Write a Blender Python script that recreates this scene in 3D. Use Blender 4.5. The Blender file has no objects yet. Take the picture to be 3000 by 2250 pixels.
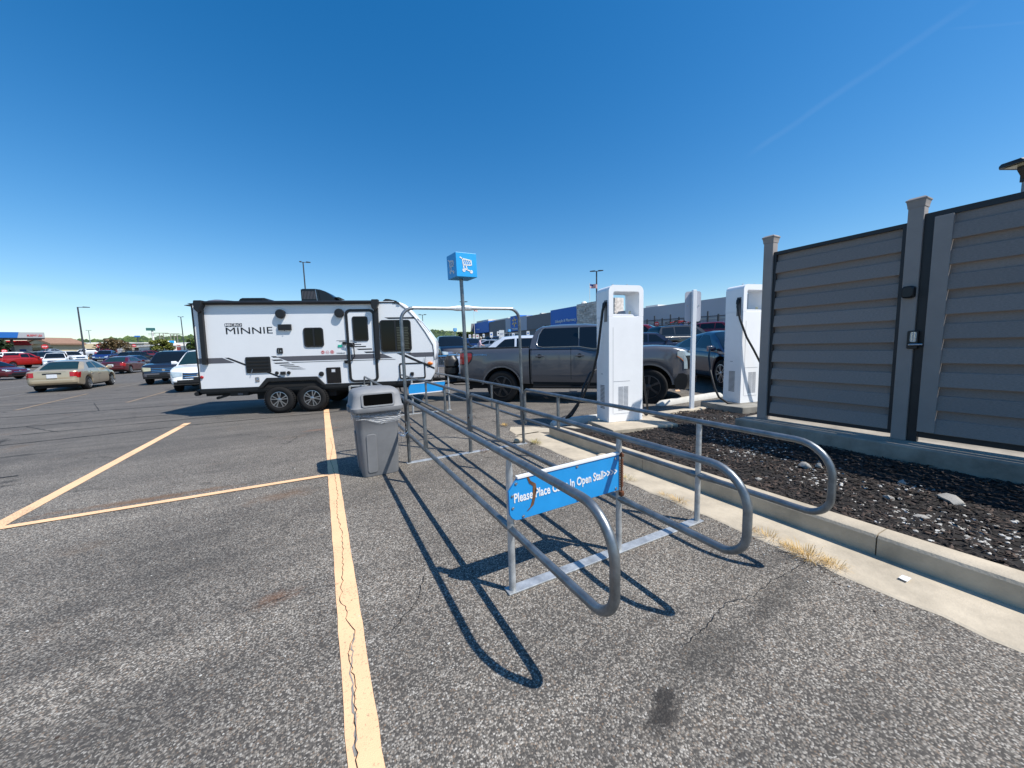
import bpy, bmesh, math, random
from math import radians as R, sin, cos, tan, pi, sqrt, atan2, hypot
from mathutils import Vector, Matrix
random.seed(7)
S = bpy.context.scene
COL = S.collection

# ------------------------------------------------------------------ camera, sky, sun, exposure
CAM_H, FPX = 1.5, 1067.74
YAW, PITCH, ROLL = R(27.557), R(5.887), R(-1.6)
_f = Vector((sin(YAW), cos(YAW), 0)); _r = Vector((cos(YAW), -sin(YAW), 0)); _u = Vector((0, 0, 1))
FW = _f * cos(PITCH) - _u * sin(PITCH)
_u2 = _u * cos(PITCH) + _f * sin(PITCH)
RT = _r * cos(ROLL) + _u2 * sin(ROLL)
UP = _u2 * cos(ROLL) - _r * sin(ROLL)
cam = bpy.data.cameras.new('camera')
cam.sensor_width = 36.0
cam.lens = FPX / 3000 * 36
cam.clip_start, cam.clip_end = 0.05, 4000
camo = bpy.data.objects.new('camera', cam)
camo.matrix_world = Matrix(((RT.x, UP.x, -FW.x, 0), (RT.y, UP.y, -FW.y, 0), (RT.z, UP.z, -FW.z, CAM_H), (0, 0, 0, 1)))
COL.objects.link(camo)
S.camera = camo

SUN = Vector((0.432, -0.567, 1.0)).normalized()
SUN_EL = math.asin(SUN.z)
SUN_AZ = atan2(SUN.x, SUN.y)
W = bpy.data.worlds.new('World'); S.world = W; W.use_nodes = True
nt = W.node_tree; nt.nodes.clear()
def wn(t, **k):
    n = nt.nodes.new(t)
    for a, b in k.items(): setattr(n, a, b)
    return n
sky = wn('ShaderNodeTexSky', sky_type='NISHITA', sun_disc=False, sun_elevation=SUN_EL, sun_rotation=SUN_AZ,
         altitude=30.0, air_density=1.0, dust_density=0.3, ozone_density=3.2)
hsv = wn('ShaderNodeHueSaturation'); hsv.inputs['Saturation'].default_value = 1.405; hsv.inputs['Value'].default_value = 1.0
bg = wn('ShaderNodeBackground'); bg.inputs['Strength'].default_value = 0.13
out = wn('ShaderNodeOutputWorld')
L = nt.links.new
den = wn('ShaderNodeVectorMath', operation='MULTIPLY_ADD'); den.inputs[1].default_value = (.028,) * 3; den.inputs[2].default_value = (1, 1, 1); L(sky.outputs[0], den.inputs[0])
sdv = wn('ShaderNodeVectorMath', operation='DIVIDE'); L(sky.outputs[0], sdv.inputs[0]); L(den.outputs[0], sdv.inputs[1])
L(sdv.outputs[0], hsv.inputs['Color'])
# thin cirrus trails: soft streaks along great circles of the sky
geo = wn('ShaderNodeTexCoord')
def streak(p, q, width, strength, seed, s0, s1):
    """a trail between sky directions p and q"""
    n = p.cross(q).normalized(); mid = ((p + q) / 2).normalized(); tan_ = n.cross(mid).normalized()
    half = p.angle(q) / 2
    d1 = wn('ShaderNodeVectorMath', operation='DOT_PRODUCT'); d1.inputs[1].default_value = n
    d2 = wn('ShaderNodeVectorMath', operation='DOT_PRODUCT'); d2.inputs[1].default_value = tan_
    L(geo.outputs['Generated'], d1.inputs[0]); L(geo.outputs['Generated'], d2.inputs[0])
    nz = wn('ShaderNodeTexNoise'); nz.inputs['Scale'].default_value = s0; nz.inputs['Detail'].default_value = 6
    mp = wn('ShaderNodeMapping'); mp.inputs['Location'].default_value = (seed, seed, 0); mp.inputs['Scale'].default_value = s1
    L(geo.outputs['Generated'], mp.inputs['Vector']); L(mp.outputs[0], nz.inputs['Vector'])
    wob = wn('ShaderNodeMath', operation='MULTIPLY_ADD'); wob.inputs[1].default_value = width * 1.6; wob.inputs[2].default_value = -width * .8
    L(nz.outputs['Fac'], wob.inputs[0])
    ad = wn('ShaderNodeMath', operation='ADD'); L(d1.outputs['Value'], ad.inputs[0]); L(wob.outputs[0], ad.inputs[1])
    ab = wn('ShaderNodeMath', operation='ABSOLUTE'); L(ad.outputs[0], ab.inputs[0])
    mr = wn('ShaderNodeMapRange', interpolation_type='SMOOTHERSTEP'); mr.inputs['From Min'].default_value = 0; mr.inputs['From Max'].default_value = width
    mr.inputs['To Min'].default_value = 1; mr.inputs['To Max'].default_value = 0
    L(ab.outputs[0], mr.inputs['Value'])
    ab2 = wn('ShaderNodeMath', operation='ABSOLUTE'); L(d2.outputs['Value'], ab2.inputs[0])
    mr2 = wn('ShaderNodeMapRange', interpolation_type='SMOOTHERSTEP'); mr2.inputs['From Min'].default_value = sin(half) * .6; mr2.inputs['From Max'].default_value = sin(half)
    mr2.inputs['To Min'].default_value = 1; mr2.inputs['To Max'].default_value = 0
    L(ab2.outputs[0], mr2.inputs['Value'])
    m1 = wn('ShaderNodeMath', operation='MULTIPLY'); L(mr.outputs[0], m1.inputs[0]); L(mr2.outputs[0], m1.inputs[1])
    m2 = wn('ShaderNodeMath', operation='MULTIPLY'); L(m1.outputs[0], m2.inputs[0]); L(nz.outputs['Fac'], m2.inputs[1])
    m3 = wn('ShaderNodeMath', operation='MULTIPLY'); L(m2.outputs[0], m3.inputs[0]); m3.inputs[1].default_value = strength
    return m3.outputs[0]
def sdir(px, py):
    return (FW + RT * ((px - 1500) / FPX) - UP * ((py - 1125) / FPX)).normalized()
cur = hsv.outputs[0]
for a in ((sdir(2160, 480), sdir(2960, -70), .009, .032, 1.3, 9, (1, 1, 1)), (sdir(-500, 800), sdir(640, 900), .012, .12, 4.1, 7, (1, 1, 6)),
          (sdir(-300, 935), sdir(520, 925), .025, .05, 7.7, 6, (1, 1, 6)), (sdir(2750, 88), sdir(3300, 40), .003, .022, 2.2, 12, (1, 1, 1))):
    mx = wn('ShaderNodeMixRGB'); L(streak(*a), mx.inputs['Fac']); L(cur, mx.inputs[1]); mx.inputs[2].default_value = (6.0, 6.6, 7.0, 1)
    cur = mx.outputs[0]
L(cur, bg.inputs['Color']); L(bg.outputs[0], out.inputs['Surface'])

sl = bpy.data.lights.new('sun', 'SUN'); sl.energy = 4.4; sl.angle = R(0.53); sl.color = (1.0, 0.955, 0.88)
slo = bpy.data.objects.new('sun', sl); slo.rotation_euler = SUN.to_track_quat('Z', 'Y').to_euler(); slo.location = (10, -14, 30)
COL.objects.link(slo)
V = S.view_settings
S.display_settings.display_device = 'sRGB'
V.view_transform = 'Standard'; V.look = 'None'; V.exposure = 0.45; V.gamma = 1.0; V.use_curve_mapping = False
S.cycles.max_bounces = 6; S.cycles.diffuse_bounces = 3; S.cycles.glossy_bounces = 3; S.cycles.transmission_bounces = 4; S.cycles.transparent_max_bounces = 8
S.cycles.use_denoising = True; S.cycles.denoiser = 'OPENIMAGEDENOISE'; S.cycles.denoising_input_passes = 'RGB_ALBEDO_NORMAL'; S.cycles.use_adaptive_sampling = False; S.cycles.caustics_reflective = False; S.cycles.caustics_refractive = False

# ------------------------------------------------------------------ the lie of the land
def gz(x, y):
    """height of the lot: level round the corral, rising gently towards the store (+x) and towards the road (far left)"""
    a = x - 6.2
    z = 0.0
    if a > 0: z += .062 * (a - 1.2 * (1 - math.exp(-a / 1.2)))
    z = min(z, 2.0)
    if x > 0 and y > 12:
        p, q = min(1, (y - 12) / 10), min(1, x / 6); z += .32 * p * p * (3 - 2 * p) * q * q * (3 - 2 * q)
    s = -(x * .8866 - y * .4627)
    if s > 20:
        t = min(s, 100) - 20
        z += .00036 * t * t
        if s > 100: z += min((s - 100) * .03, 4)
    return z
def at(px, d, py=None):
    """the point at distance d along the viewing axis seen at photo column px (row py, else on the ground)"""
    k = (px - 1500) / FPX
    if py is None:
        j = 0.0
        for _ in range(4):
            P = Vector((0, 0, CAM_H)) + (FW + RT * k - UP * j) * d
            j += (P.z - gz(P.x, P.y)) / d
        return Vector((P.x, P.y, gz(P.x, P.y)))
    return Vector((0, 0, CAM_H)) + (FW + RT * k - UP * ((py - 1125) / FPX)) * d

# ------------------------------------------------------------------ mesh helpers
class MB:
    def __init__(s): s.v = []; s.f = []; s.mi = []; s.cur = 0
    def mat(s, i): s.cur = i; return s
    def add(s, vs, fs):
        o = len(s.v); s.v.extend([tuple(p) for p in vs])
        for f in fs: s.f.append([i + o for i in f]); s.mi.append(s.cur)
        return s
    def box(s, x0, x1, y0, y1, z0, z1):
        return s.add([(x0, y0, z0), (x1, y0, z0), (x1, y1, z0), (x0, y1, z0), (x0, y0, z1), (x1, y0, z1), (x1, y1, z1), (x0, y1, z1)],
                     [(0, 3, 2, 1), (4, 5, 6, 7), (0, 1, 5, 4), (1, 2, 6, 5), (2, 3, 7, 6), (3, 0, 4, 7)])
    def obox(s, c, size, rot=None):
        m = rot if rot is not None else Matrix.Identity(3)
        a, b, d = [q / 2 for q in size]; c = Vector(c)
        P = [c + m @ Vector(p) for p in ((-a, -b, -d), (a, -b, -d), (a, b, -d), (-a, b, -d), (-a, -b, d), (a, -b, d), (a, b, d), (-a, b, d))]
        return s.add(P, [(0, 3, 2, 1), (4, 5, 6, 7), (0, 1, 5, 4), (1, 2, 6, 5), (2, 3, 7, 6), (3, 0, 4, 7)])
    def prism(s, poly, a, b, ax='y'):
        """a 2-D outline (u, w) given thickness from a to b along axis ax"""
        n = len(poly)
        def p(q, t): return {'y': (q[0], t, q[1]), 'x': (t, q[0], q[1]), 'z': (q[0], q[1], t)}[ax]
        vs = [p(q, a) for q in poly] + [p(q, b) for q in poly]
        fs = [list(range(n)), list(range(2 * n - 1, n - 1, -1))] + [(i, i + n, (i + 1) % n + n, (i + 1) % n) for i in range(n)]
        return s.add(vs, fs)
    def loft(s, rings, closed=True, caps=True):
        n = len(rings[0]); vs = [p for r in rings for p in r]; fs = []
        for k in range(len(rings) - 1):
            for i in range(n if closed else n - 1):
                j = (i + 1) % n
                fs.append((k * n + i, k * n + j, (k + 1) * n + j, (k + 1) * n + i))
        if caps: fs.append(list(range(n))[::-1]); fs.append([(len(rings) - 1) * n + i for i in range(n)])
        return s.add(vs, fs)
    def grid(s, rows):
        n = len(rows[0]); vs = [p for r in rows for p in r]
        return s.add(vs, [(k * n + i, k * n + i + 1, (k + 1) * n + i + 1, (k + 1) * n + i) for k in range(len(rows) - 1) for i in range(n - 1)])
    def tube(s, path, r, n=8, closed=False, flat=None):
        """pipe along a path; r number or list; flat: list of (squash across, direction) or None"""
        P = [Vector(p) for p in path]; m = len(P); rs = r if isinstance(r, (list, tuple)) else [r] * m
        T = []
        for i in range(m):
            a = P[i - 1] if (i > 0 or closed) else P[i]; b = P[(i + 1) % m] if (i < m - 1 or closed) else P[i]
            T.append((b - a).normalized())
        ref = Vector((0, 0, 1)) if abs(T[0].z) < .9 else Vector((1, 0, 0))
        N = (ref - T[0] * ref.dot(T[0])).normalized(); rings = []
        for i in range(m):
            N = (N - T[i] * N.dot(T[i]))
            N = N.normalized() if N.length > 1e-6 else T[i].orthogonal().normalized()
            B = T[i].cross(N)
            fa, fb = flat[i] if flat else (1, 1)
            rings.append([P[i] + (N * cos(2 * pi * k / n) * fa + B * sin(2 * pi * k / n) * fb) * rs[i] for k in range(n)])
        if closed: rings.append(rings[0])
        return s.loft(rings, True, not closed)
    def lathe(s, prof, n=20, ax='z', c=(0, 0, 0), a0=0, caps=True):
        """profile of (radius, height) turned about an axis"""
        c = Vector(c); rings = []
        for r_, h in prof:
            ring = []
            for k in range(n):
                t = 2 * pi * k / n + a0; a, b = r_ * cos(t), r_ * sin(t)
                ring.append(c + Vector({'z': (a, b, h), 'y': (b, h, a), 'x': (h, a, b)}[ax]))
            rings.append(ring)
        return s.loft(rings, True, caps)
    def ico(s, c, r, sub=1, jit=0.0, sq=(1, 1, 1)):
        bm = bmesh.new(); bmesh.ops.create_icosphere(bm, subdivisions=sub, radius=1)
        vs = []
        for v in bm.verts:
            k = 1 + random.uniform(-jit, jit); vs.append((c[0] + v.co.x * r * k * sq[0], c[1] + v.co.y * r * k * sq[1], c[2] + v.co.z * r * k * sq[2]))
        fs = [[v.index for v in f.verts] for f in bm.faces]; bm.free()
        return s.add(vs, fs)
    def strip(s, path, w, z=None):
        """flat ribbon lying on the ground along a path of (x, y)"""
        P = [Vector((p[0], p[1])) for p in path]; ws = w if isinstance(w, (list, tuple)) else [w] * len(P); rows = []
        for i, p in enumerate(P):
            t = (P[min(i + 1, len(P) - 1)] - P[max(i - 1, 0)]).normalized(); n_ = Vector((-t.y, t.x)) * ws[i] / 2
            a, b = p + n_, p - n_
            rows.append([(a.x, a.y, gz(a.x, a.y) + z), (b.x, b.y, gz(b.x, b.y) + z)])
        return s.grid([[r_[1], r_[0]] for r_ in rows])
    def build(s, name, mats, parent=None, smooth=None, bevel=0, seg=2, **props):
        me = bpy.data.meshes.new(name); me.from_pydata(s.v, [], s.f)
        if not isinstance(mats, (list, tuple)): mats = [mats]
        for m in mats: me.materials.append(m)
        if len(mats) > 1: me.polygons.foreach_set('material_index', s.mi)
        if bevel or s.v:
            bm = bmesh.new(); bm.from_mesh(me)
            if bevel:
                es = [e for e in bm.edges if len(e.link_faces) == 2 and e.calc_face_angle(0) > .5]
                bmesh.ops.bevel(bm, geom=es, offset=bevel, segments=seg, affect='EDGES', profile=.5, clamp_overlap=True)
            if len(bm.faces) < 60000: bmesh.ops.recalc_face_normals(bm, faces=bm.faces) if props.pop('recalc', True) else None
            bm.to_mesh(me); bm.free()
        props.pop('recalc', None)
        if smooth is not None:
            me.polygons.foreach_set('use_smooth', [True] * len(me.polygons)); me.set_sharp_from_angle(angle=R(smooth))
        me.update()
        o = bpy.data.objects.new(name, me); COL.objects.link(o)
        if parent: o.parent = parent
        for k, v in props.items(): o[k] = v
        return o
def place(o, loc=(0, 0, 0), rot=(0, 0, 0)):
    o.location = loc; o.rotation_euler = rot; return o
def thing(name, label, cat, loc=(0, 0, 0), rz=0, group=None):
    o = bpy.data.objects.new(name, None); COL.objects.link(o); o.empty_display_size = .2
    o.location = loc; o.rotation_euler = (0, 0, rz); o['label'] = label; o['category'] = cat; o['kind'] = 'thing'
    if group: o['group'] = group
    return o
def tag(o, label, cat, group=None):
    o['label'] = label; o['category'] = cat; o['kind'] = 'thing'
    if group: o['group'] = group
    return o
def share(o, name, parent, loc=(0, 0, 0), rot=(0, 0, 0), scale=(1, 1, 1)):
    c = bpy.data.objects.new(name, o.data); COL.objects.link(c); c.parent = parent; c.location = loc; c.rotation_euler = rot; c.scale = scale
    return c
def dup(root, loc, rz, label=None, group=None):
    def rec(o, par):
        c = o.copy(); COL.objects.link(c); c.parent = par
        for ch in list(o.children): rec(ch, c)
        return c
    c = rec(root, None); c.location = loc; c.rotation_euler = (0, 0, rz)
    if label: c['label'] = label
    if group: c['group'] = group
    return c
def rrect(x0, x1, z0, z1, r, n=4):
    """outline of a rounded rectangle"""
    out_ = []
    for cx, cz, a in ((x1 - r, z1 - r, 0), (x0 + r, z1 - r, 90), (x0 + r, z0 + r, 180), (x1 - r, z0 + r, 270)):
        for k in range(n + 1): t = R(a + 90 * k / n); out_.append((cx + r * cos(t), cz + r * sin(t)))
    return out_
def ringprism(mb, outer, inner, a, b, ax='y'):
    """a frame: an outline with a hole of the same point count"""
    n = len(outer)
    def p(q, t): return {'y': (q[0], t, q[1]), 'x': (t, q[0], q[1]), 'z': (q[0], q[1], t)}[ax]
    vs = [p(q, a) for q in outer] + [p(q, a) for q in inner] + [p(q, b) for q in outer] + [p(q, b) for q in inner]
    fs = []
    for i in range(n):
        j = (i + 1) % n
        fs += [(i, j, n + j, n + i), (2 * n + j, 2 * n + i, 3 * n + i, 3 * n + j), (i, 2 * n + i, 2 * n + j, j), (n + j, 3 * n + j, 3 * n + i, n + i)]
    return mb.add(vs, fs)
def bend(pts, rad, n=6):
    """round the corners of a polyline; rad number or list per inner corner"""
    P = [Vector(p) for p in pts]; out_ = [P[0]]
    for i in range(1, len(P) - 1):
        r_ = rad[i - 1] if isinstance(rad, (list, tuple)) else rad
        a = (P[i - 1] - P[i]).normalized(); b = (P[i + 1] - P[i]).normalized()
        th = a.angle(b); d = r_ / tan(th / 2); c = P[i] + (a + b).normalized() * (r_ / sin(th / 2))
        s0, s1 = P[i] + a * d - c, P[i] + b * d - c; w = s0.angle(s1); ax_ = s0.cross(s1).normalized()
        for k in range(n + 1): out_.append(c + Matrix.Rotation(w * k / n, 3, ax_) @ s0)
    out_.append(P[-1]); return out_
def lettering(txt, mat, parent, w, h, loc, rot=(0, 0, 0), th=.004, bold=.0, name='lettering'):
    """letters fitted to width w and height h, lying in the local x-z plane facing -y"""
    cu = bpy.data.curves.new('letters', 'FONT'); cu.body = txt; cu.size = 1; cu.offset = bold; cu.extrude = .01; cu.resolution_u = 3
    ob = bpy.data.objects.new('letters', cu); COL.objects.link(ob)
    bpy.context.view_layer.update()
    me = bpy.data.meshes.new_from_object(ob.evaluated_get(bpy.context.evaluated_depsgraph_get()))
    bpy.data.objects.remove(ob); bpy.data.curves.remove(cu)
    xs = [v.co.x for v in me.vertices]; ys = [v.co.y for v in me.vertices]; x0, x1, y0, y1 = min(xs), max(xs), min(ys), max(ys)
    for v in me.vertices:
        v.co = ((v.co.x - x0) / (x1 - x0) * w, -th if v.co.z > 0 else 0, (v.co.y - y0) / (y1 - y0) * h)
    me.materials.clear(); me.materials.append(mat)
    o = bpy.data.objects.new(name, me); COL.objects.link(o); o.parent = parent; o.location = loc; o.rotation_euler = rot
    return o

# ------------------------------------------------------------------ materials
def lin(c):
    return tuple((((q / 255) + .055) / 1.055) ** 2.4 if q > 10 else q / 255 / 12.92 for q in c)
def mk(name, col, rough=.5, metal=0, var=.12, vs=6.0, bump=0, bs=60, coat=0, spec=.5, trans=0, alpha=1, sub=None, stretch=None, col2=None, rvar=0, orand=0, rust=0):
    m = bpy.data.materials.new(name); m.use_nodes = True; t = m.node_tree; b = t.nodes['Principled BSDF']
    b.inputs['Base Color'].default_value = (*col, 1); b.inputs['Roughness'].default_value = rough; b.inputs['Metallic'].default_value = metal
    b.inputs['Coat Weight'].default_value = coat; b.inputs['Coat Roughness'].default_value = .04; b.inputs['Specular IOR Level'].default_value = spec
    b.inputs['Transmission Weight'].default_value = trans; b.inputs['Alpha'].default_value = alpha
    tc = t.nodes.new('ShaderNodeTexCoord'); src = tc.outputs['Object']
    if stretch:
        mp = t.nodes.new('ShaderNodeMapping'); mp.inputs['Scale'].default_value = stretch; t.links.new(src, mp.inputs[0]); src = mp.outputs[0]
    if var or col2:
        n = t.nodes.new('ShaderNodeTexNoise'); n.inputs['Scale'].default_value = vs; n.inputs['Detail'].default_value = 5; n.inputs['Roughness'].default_value = .65
        t.links.new(src, n.inputs['Vector'])
        r_ = t.nodes.new('ShaderNodeValToRGB'); r_.color_ramp.elements[0].position = .32; r_.color_ramp.elements[1].position = .7
        c2 = col2 or tuple(min(1, q * (1 + var)) for q in col); c1 = col if col2 else tuple(q * (1 - var) for q in col)
        r_.color_ramp.elements[0].color = (*c1, 1); r_.color_ramp.elements[1].color = (*c2, 1)
        t.links.new(n.outputs['Fac'], r_.inputs[0]); t.links.new(r_.outputs[0], b.inputs['Base Color'])
        if rvar:
            q = t.nodes.new('ShaderNodeMapRange'); q.inputs['To Min'].default_value = rough - rvar; q.inputs['To Max'].default_value = rough + rvar
            t.links.new(n.outputs['Fac'], q.inputs['Value']); t.links.new(q.outputs[0], b.inputs['Roughness'])
    if rust or orand:
        lk = b.inputs['Base Color'].links[0].from_socket
        if orand:
            oi = t.nodes.new('ShaderNodeObjectInfo'); mr = t.nodes.new('ShaderNodeMapRange'); mr.inputs['To Min'].default_value = 1 - orand; mr.inputs['To Max'].default_value = 1 + orand; t.links.new(oi.outputs['Random'], mr.inputs['Value'])
            vm = t.nodes.new('ShaderNodeVectorMath'); vm.operation = 'SCALE'; t.links.new(lk, vm.inputs[0]); t.links.new(mr.outputs[0], vm.inputs['Scale']); lk = vm.outputs[0]
        if rust:
            n3 = t.nodes.new('ShaderNodeTexNoise'); n3.inputs['Scale'].default_value = 7; n3.inputs['Detail'].default_value = 7; n3.inputs['Roughness'].default_value = .75; t.links.new(src, n3.inputs['Vector'])
            rr = t.nodes.new('ShaderNodeValToRGB'); rr.color_ramp.elements[0].position = .66; rr.color_ramp.elements[0].color = (0, 0, 0, 1); rr.color_ramp.elements[1].position = .76; rr.color_ramp.elements[1].color = (rust, rust, rust, 1); t.links.new(n3.outputs['Fac'], rr.inputs[0])
            mx = t.nodes.new('ShaderNodeMixRGB'); t.links.new(rr.outputs[0], mx.inputs[0]); t.links.new(lk, mx.inputs[1]); mx.inputs[2].default_value = (.10, .055, .03, 1); lk = mx.outputs[0]
        t.links.new(lk, b.inputs['Base Color'])
    if bump:
        n2 = t.nodes.new('ShaderNodeTexNoise'); n2.inputs['Scale'].default_value = bs; n2.inputs['Detail'].default_value = 4
        t.links.new(src, n2.inputs['Vector']); bp = t.nodes.new('ShaderNodeBump'); bp.inputs['Strength'].default_value = bump; bp.inputs['Distance'].default_value = .01
        t.links.new(n2.outputs['Fac'], bp.inputs['Height']); t.links.new(bp.outputs[0], b.inputs['Normal'])
    return m
def paint(name, col, metal=0.0, rough=.32):
    return mk(name, col, rough, metal, var=.03, vs=2, coat=.9)
M = {}
M['steel'] = mk('galvanized_steel', (.215, .235, .25), .40, .75, var=.32, vs=9, bump=.05, bs=180, rvar=.1, rust=.55)
M['steel_l'] = mk('bright_galvanized', (.50, .52, .53), .5, .6, var=.25, vs=14, bump=.05, bs=120, rvar=.12)
M['signblue'] = mk('sign_blue', (.016, .28, .66), .35, var=.07, vs=5)
M['cubeblue'] = mk('cube_blue', (.018, .35, .76), .4, var=.05, vs=4)
M['white'] = mk('white_print', (.78, .79, .8), .45, var=.04)
M['whitepl'] = mk('white_plastic', (.90, .905, .91), .35, var=.03, vs=3)
M['trailer'] = mk('trailer_gelcoat', (.79, .805, .82), .22, var=.025, vs=1.5, coat=.3)
M['trailgrey'] = mk('decal_grey', (.10, .10, .115), .35, var=.05)
M['blk'] = mk('black_plastic', (.012, .012, .013), .42, var=.2, vs=8)
M['blkgloss'] = mk('black_gloss', (.008, .008, .01), .15, var=.1)
M['blkmet'] = mk('black_steel', (.012, .012, .013), .5, .2, var=.3, vs=10)
M['binshade'] = mk('bin_inside_shade', (.002, .002, .002), .95, var=0, spec=.05)  # near-black colour standing for the shade inside the bin
M['under'] = mk('underbody', (.01, .01, .01), .9, var=.2)
M['rubber'] = mk('rubber', (.0115, .0115, .012), .85, spec=.3, var=.25, vs=12, bump=.15, bs=90)
M['rvglass'] = mk('tinted_pane', (.004, .005, .006), .05, var=0, spec=.22)
M['dalloy'] = mk('dark_alloy', (.05, .05, .055), .3, .7, var=.3, vs=12)
M['glass'] = mk('dark_glass', (.006, .008, .010), .03, var=0, spec=.6)
M['glassg'] = mk('green_glass', (.012, .03, .032), .03, var=.25, vs=1.2, spec=.7)
M['chrome'] = mk('chrome', (.72, .73, .75), .12, 1, var=.05)
M['alloy'] = mk('alloy', (.42, .43, .45), .28, .9, var=.1)
M['red'] = mk('red_lens', (.36, .006, .008), .15, var=.1, coat=.6)
M['amber'] = mk('amber_lens', (.7, .17, .01), .2, var=.1, coat=.5)
M['lens'] = mk('clear_lens', (.42, .5, .52), .1, .2, var=.15, vs=6, coat=1)
M['oldlens'] = mk('hazed_lens', (.45, .44, .3), .3, .1, var=.15, coat=.4)
M['plate'] = mk('plate_white', (.65, .67, .7), .5, var=.1, vs=20)
M['canp'] = mk('can_plastic', (.175, .18, .188), .62, var=.1, vs=7, bump=.12, bs=300)
M['canlid'] = mk('lid_plastic', (.22, .226, .236), .6, var=.1, vs=7, bump=.12, bs=300)
M['fence'] = mk('composite_board', (.262, .230, .212), .75, orand=.09, var=.18, vs=3, bump=.25, bs=40, stretch=(1, 14, 60))
M['fencepost'] = mk('composite_post', (.30, .266, .245), .7, var=.06, vs=4, bump=.1, bs=200)
M['fencedark'] = mk('rail_black', (.02, .02, .022), .5, var=.2)
M['conc'] = mk('concrete_pale', (.46, .395, .30), .85, var=.22, vs=3, bump=.25, bs=70)
M['concg'] = mk('concrete_grey', (.27, .255, .22), .88, var=.2, vs=4, bump=.3, bs=60)
M['concf'] = mk('concrete_footing', (.31, .275, .225), .9, var=.35, vs=2.5, bump=.4, bs=35)
M['concw'] = mk('concrete_white', (.62, .60, .55), .8, var=.1, vs=6, bump=.2, bs=70)
M['mulch'] = mk('mulch_soil', (.012, .010, .009), .95, var=.5, vs=30, bump=1.0, bs=60)
M['chipd'] = mk('chip_dark', (.018, .013, .011), .85, var=.5, vs=40)
M['chipb'] = mk('chip_brown', (.075, .05, .038), .85, var=.4, vs=40)
M['rock'] = mk('pale_rock', (.34, .325, .295), .85, var=.25, vs=25, bump=.4, bs=80)
M['peb'] = mk('pebble_white', (.50, .49, .46), .7, var=.2, vs=20)
M['straw'] = mk('straw', (.55, .36, .12), .8, var=.3, vs=30)
M['weed'] = mk('weed_green', (.16, .20, .03), .7, var=.35, vs=30)
M['rust'] = mk('rust', (.13, .045, .018), .85, var=.4, vs=40, bump=.3, bs=150)
M['ply'] = mk('torn_plywood', (.13, .06, .028), .85, var=.5, vs=30)
M['wood'] = mk('bark', (.10, .075, .055), .9, var=.3, vs=8, bump=.5, bs=30)
M['storedark'] = mk('store_dark_grey', (.21, .205, .215), .8, var=.04, vs=.6)
M['storemid'] = mk('store_light_grey', (.48, .50, .56), .8, var=.04, vs=.6)
M['storeside'] = mk('store_side_grey', (.46, .46, .50), .8, var=.04, vs=.4)
M['storeblue'] = mk('store_blue', (.012, .15, .55), .5, var=.04)
M['stone'] = mk('ledge_stone', (.62, .56, .50), .9, orand=.2, var=.3, vs=2.5, bump=.4, bs=12)
M['sparkc'] = mk('spark_yellow', (.95, .62, .22), .5, var=.05)
M['pole'] = mk('lamp_pole', (.06, .065, .075), .5, .3, var=.1)
M['poleblue'] = mk('pole_grey', (.20, .21, .22), .45, .6, var=.1)  # plain grey of the square light pole itself
M['stopred'] = mk('stop_red', (.5, .02, .03), .45, var=.05)
M['signw'] = mk('sign_white', (.8, .8, .78), .5, var=.04)
M['yel'] = mk('base_yellow', (.7, .42, .08), .7, var=.15, vs=6)
M['tanw'] = mk('tan_stucco', (.56, .47, .31), .85, var=.06, vs=.8)
M['tan2'] = mk('sand_stucco', (.42, .37, .29), .85, var=.08, vs=.5)
M['roofb'] = mk('brown_shingle', (.27, .16, .11), .9, var=.15, vs=2)
M['bwhite'] = mk('building_white', (.75, .73, .68), .8, var=.05)
M['canopyblue'] = mk('canopy_blue', (.01, .12, .42), .45, var=.04)
M['canopygrey'] = mk('canopy_grey', (.36, .37, .39), .45, var=.04)
M['skin'] = mk('skin', (.46, .27, .19), .6, var=.05)
M['hair'] = mk('hair_pale', (.45, .40, .34), .7, var=.2)
M['hairb'] = mk('hair_brown', (.12, .05, .03), .7, var=.2)
M['shirt'] = mk('floral_shirt', (.55, .40, .46), .8, var=.35, vs=14)
M['shirt2'] = mk('rose_shirt', (.42, .16, .12), .8, var=.2, vs=8)
M['trouser'] = mk('pale_trousers', (.5, .47, .44), .8, var=.1)
M['flagr'] = mk('flag_red', (.45, .03, .04), .8, var=.05)
M['flagw'] = mk('flag_white', (.72, .7, .68), .8, var=.05)
M['flagb'] = mk('flag_blue', (.03, .05, .2), .8, var=.05)
M['cable'] = mk('cable_black', (.014, .014, .015), .5, var=.15)
def leafmat(name, a, b):
    m = mk(name, a, .6, var=.1, vs=1.3, col2=b); return m
M['leafd'] = leafmat('leaves_dark', (.018, .035, .012), (.05, .085, .022))
M['leafm'] = leafmat('leaves_mid', (.045, .075, .014), (.10, .15, .025))
M['leafy'] = leafmat('leaves_olive', (.09, .11, .016), (.19, .2, .03))
M['leafb'] = leafmat('leaves_brown', (.09, .055, .025), (.17, .12, .045))
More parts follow.
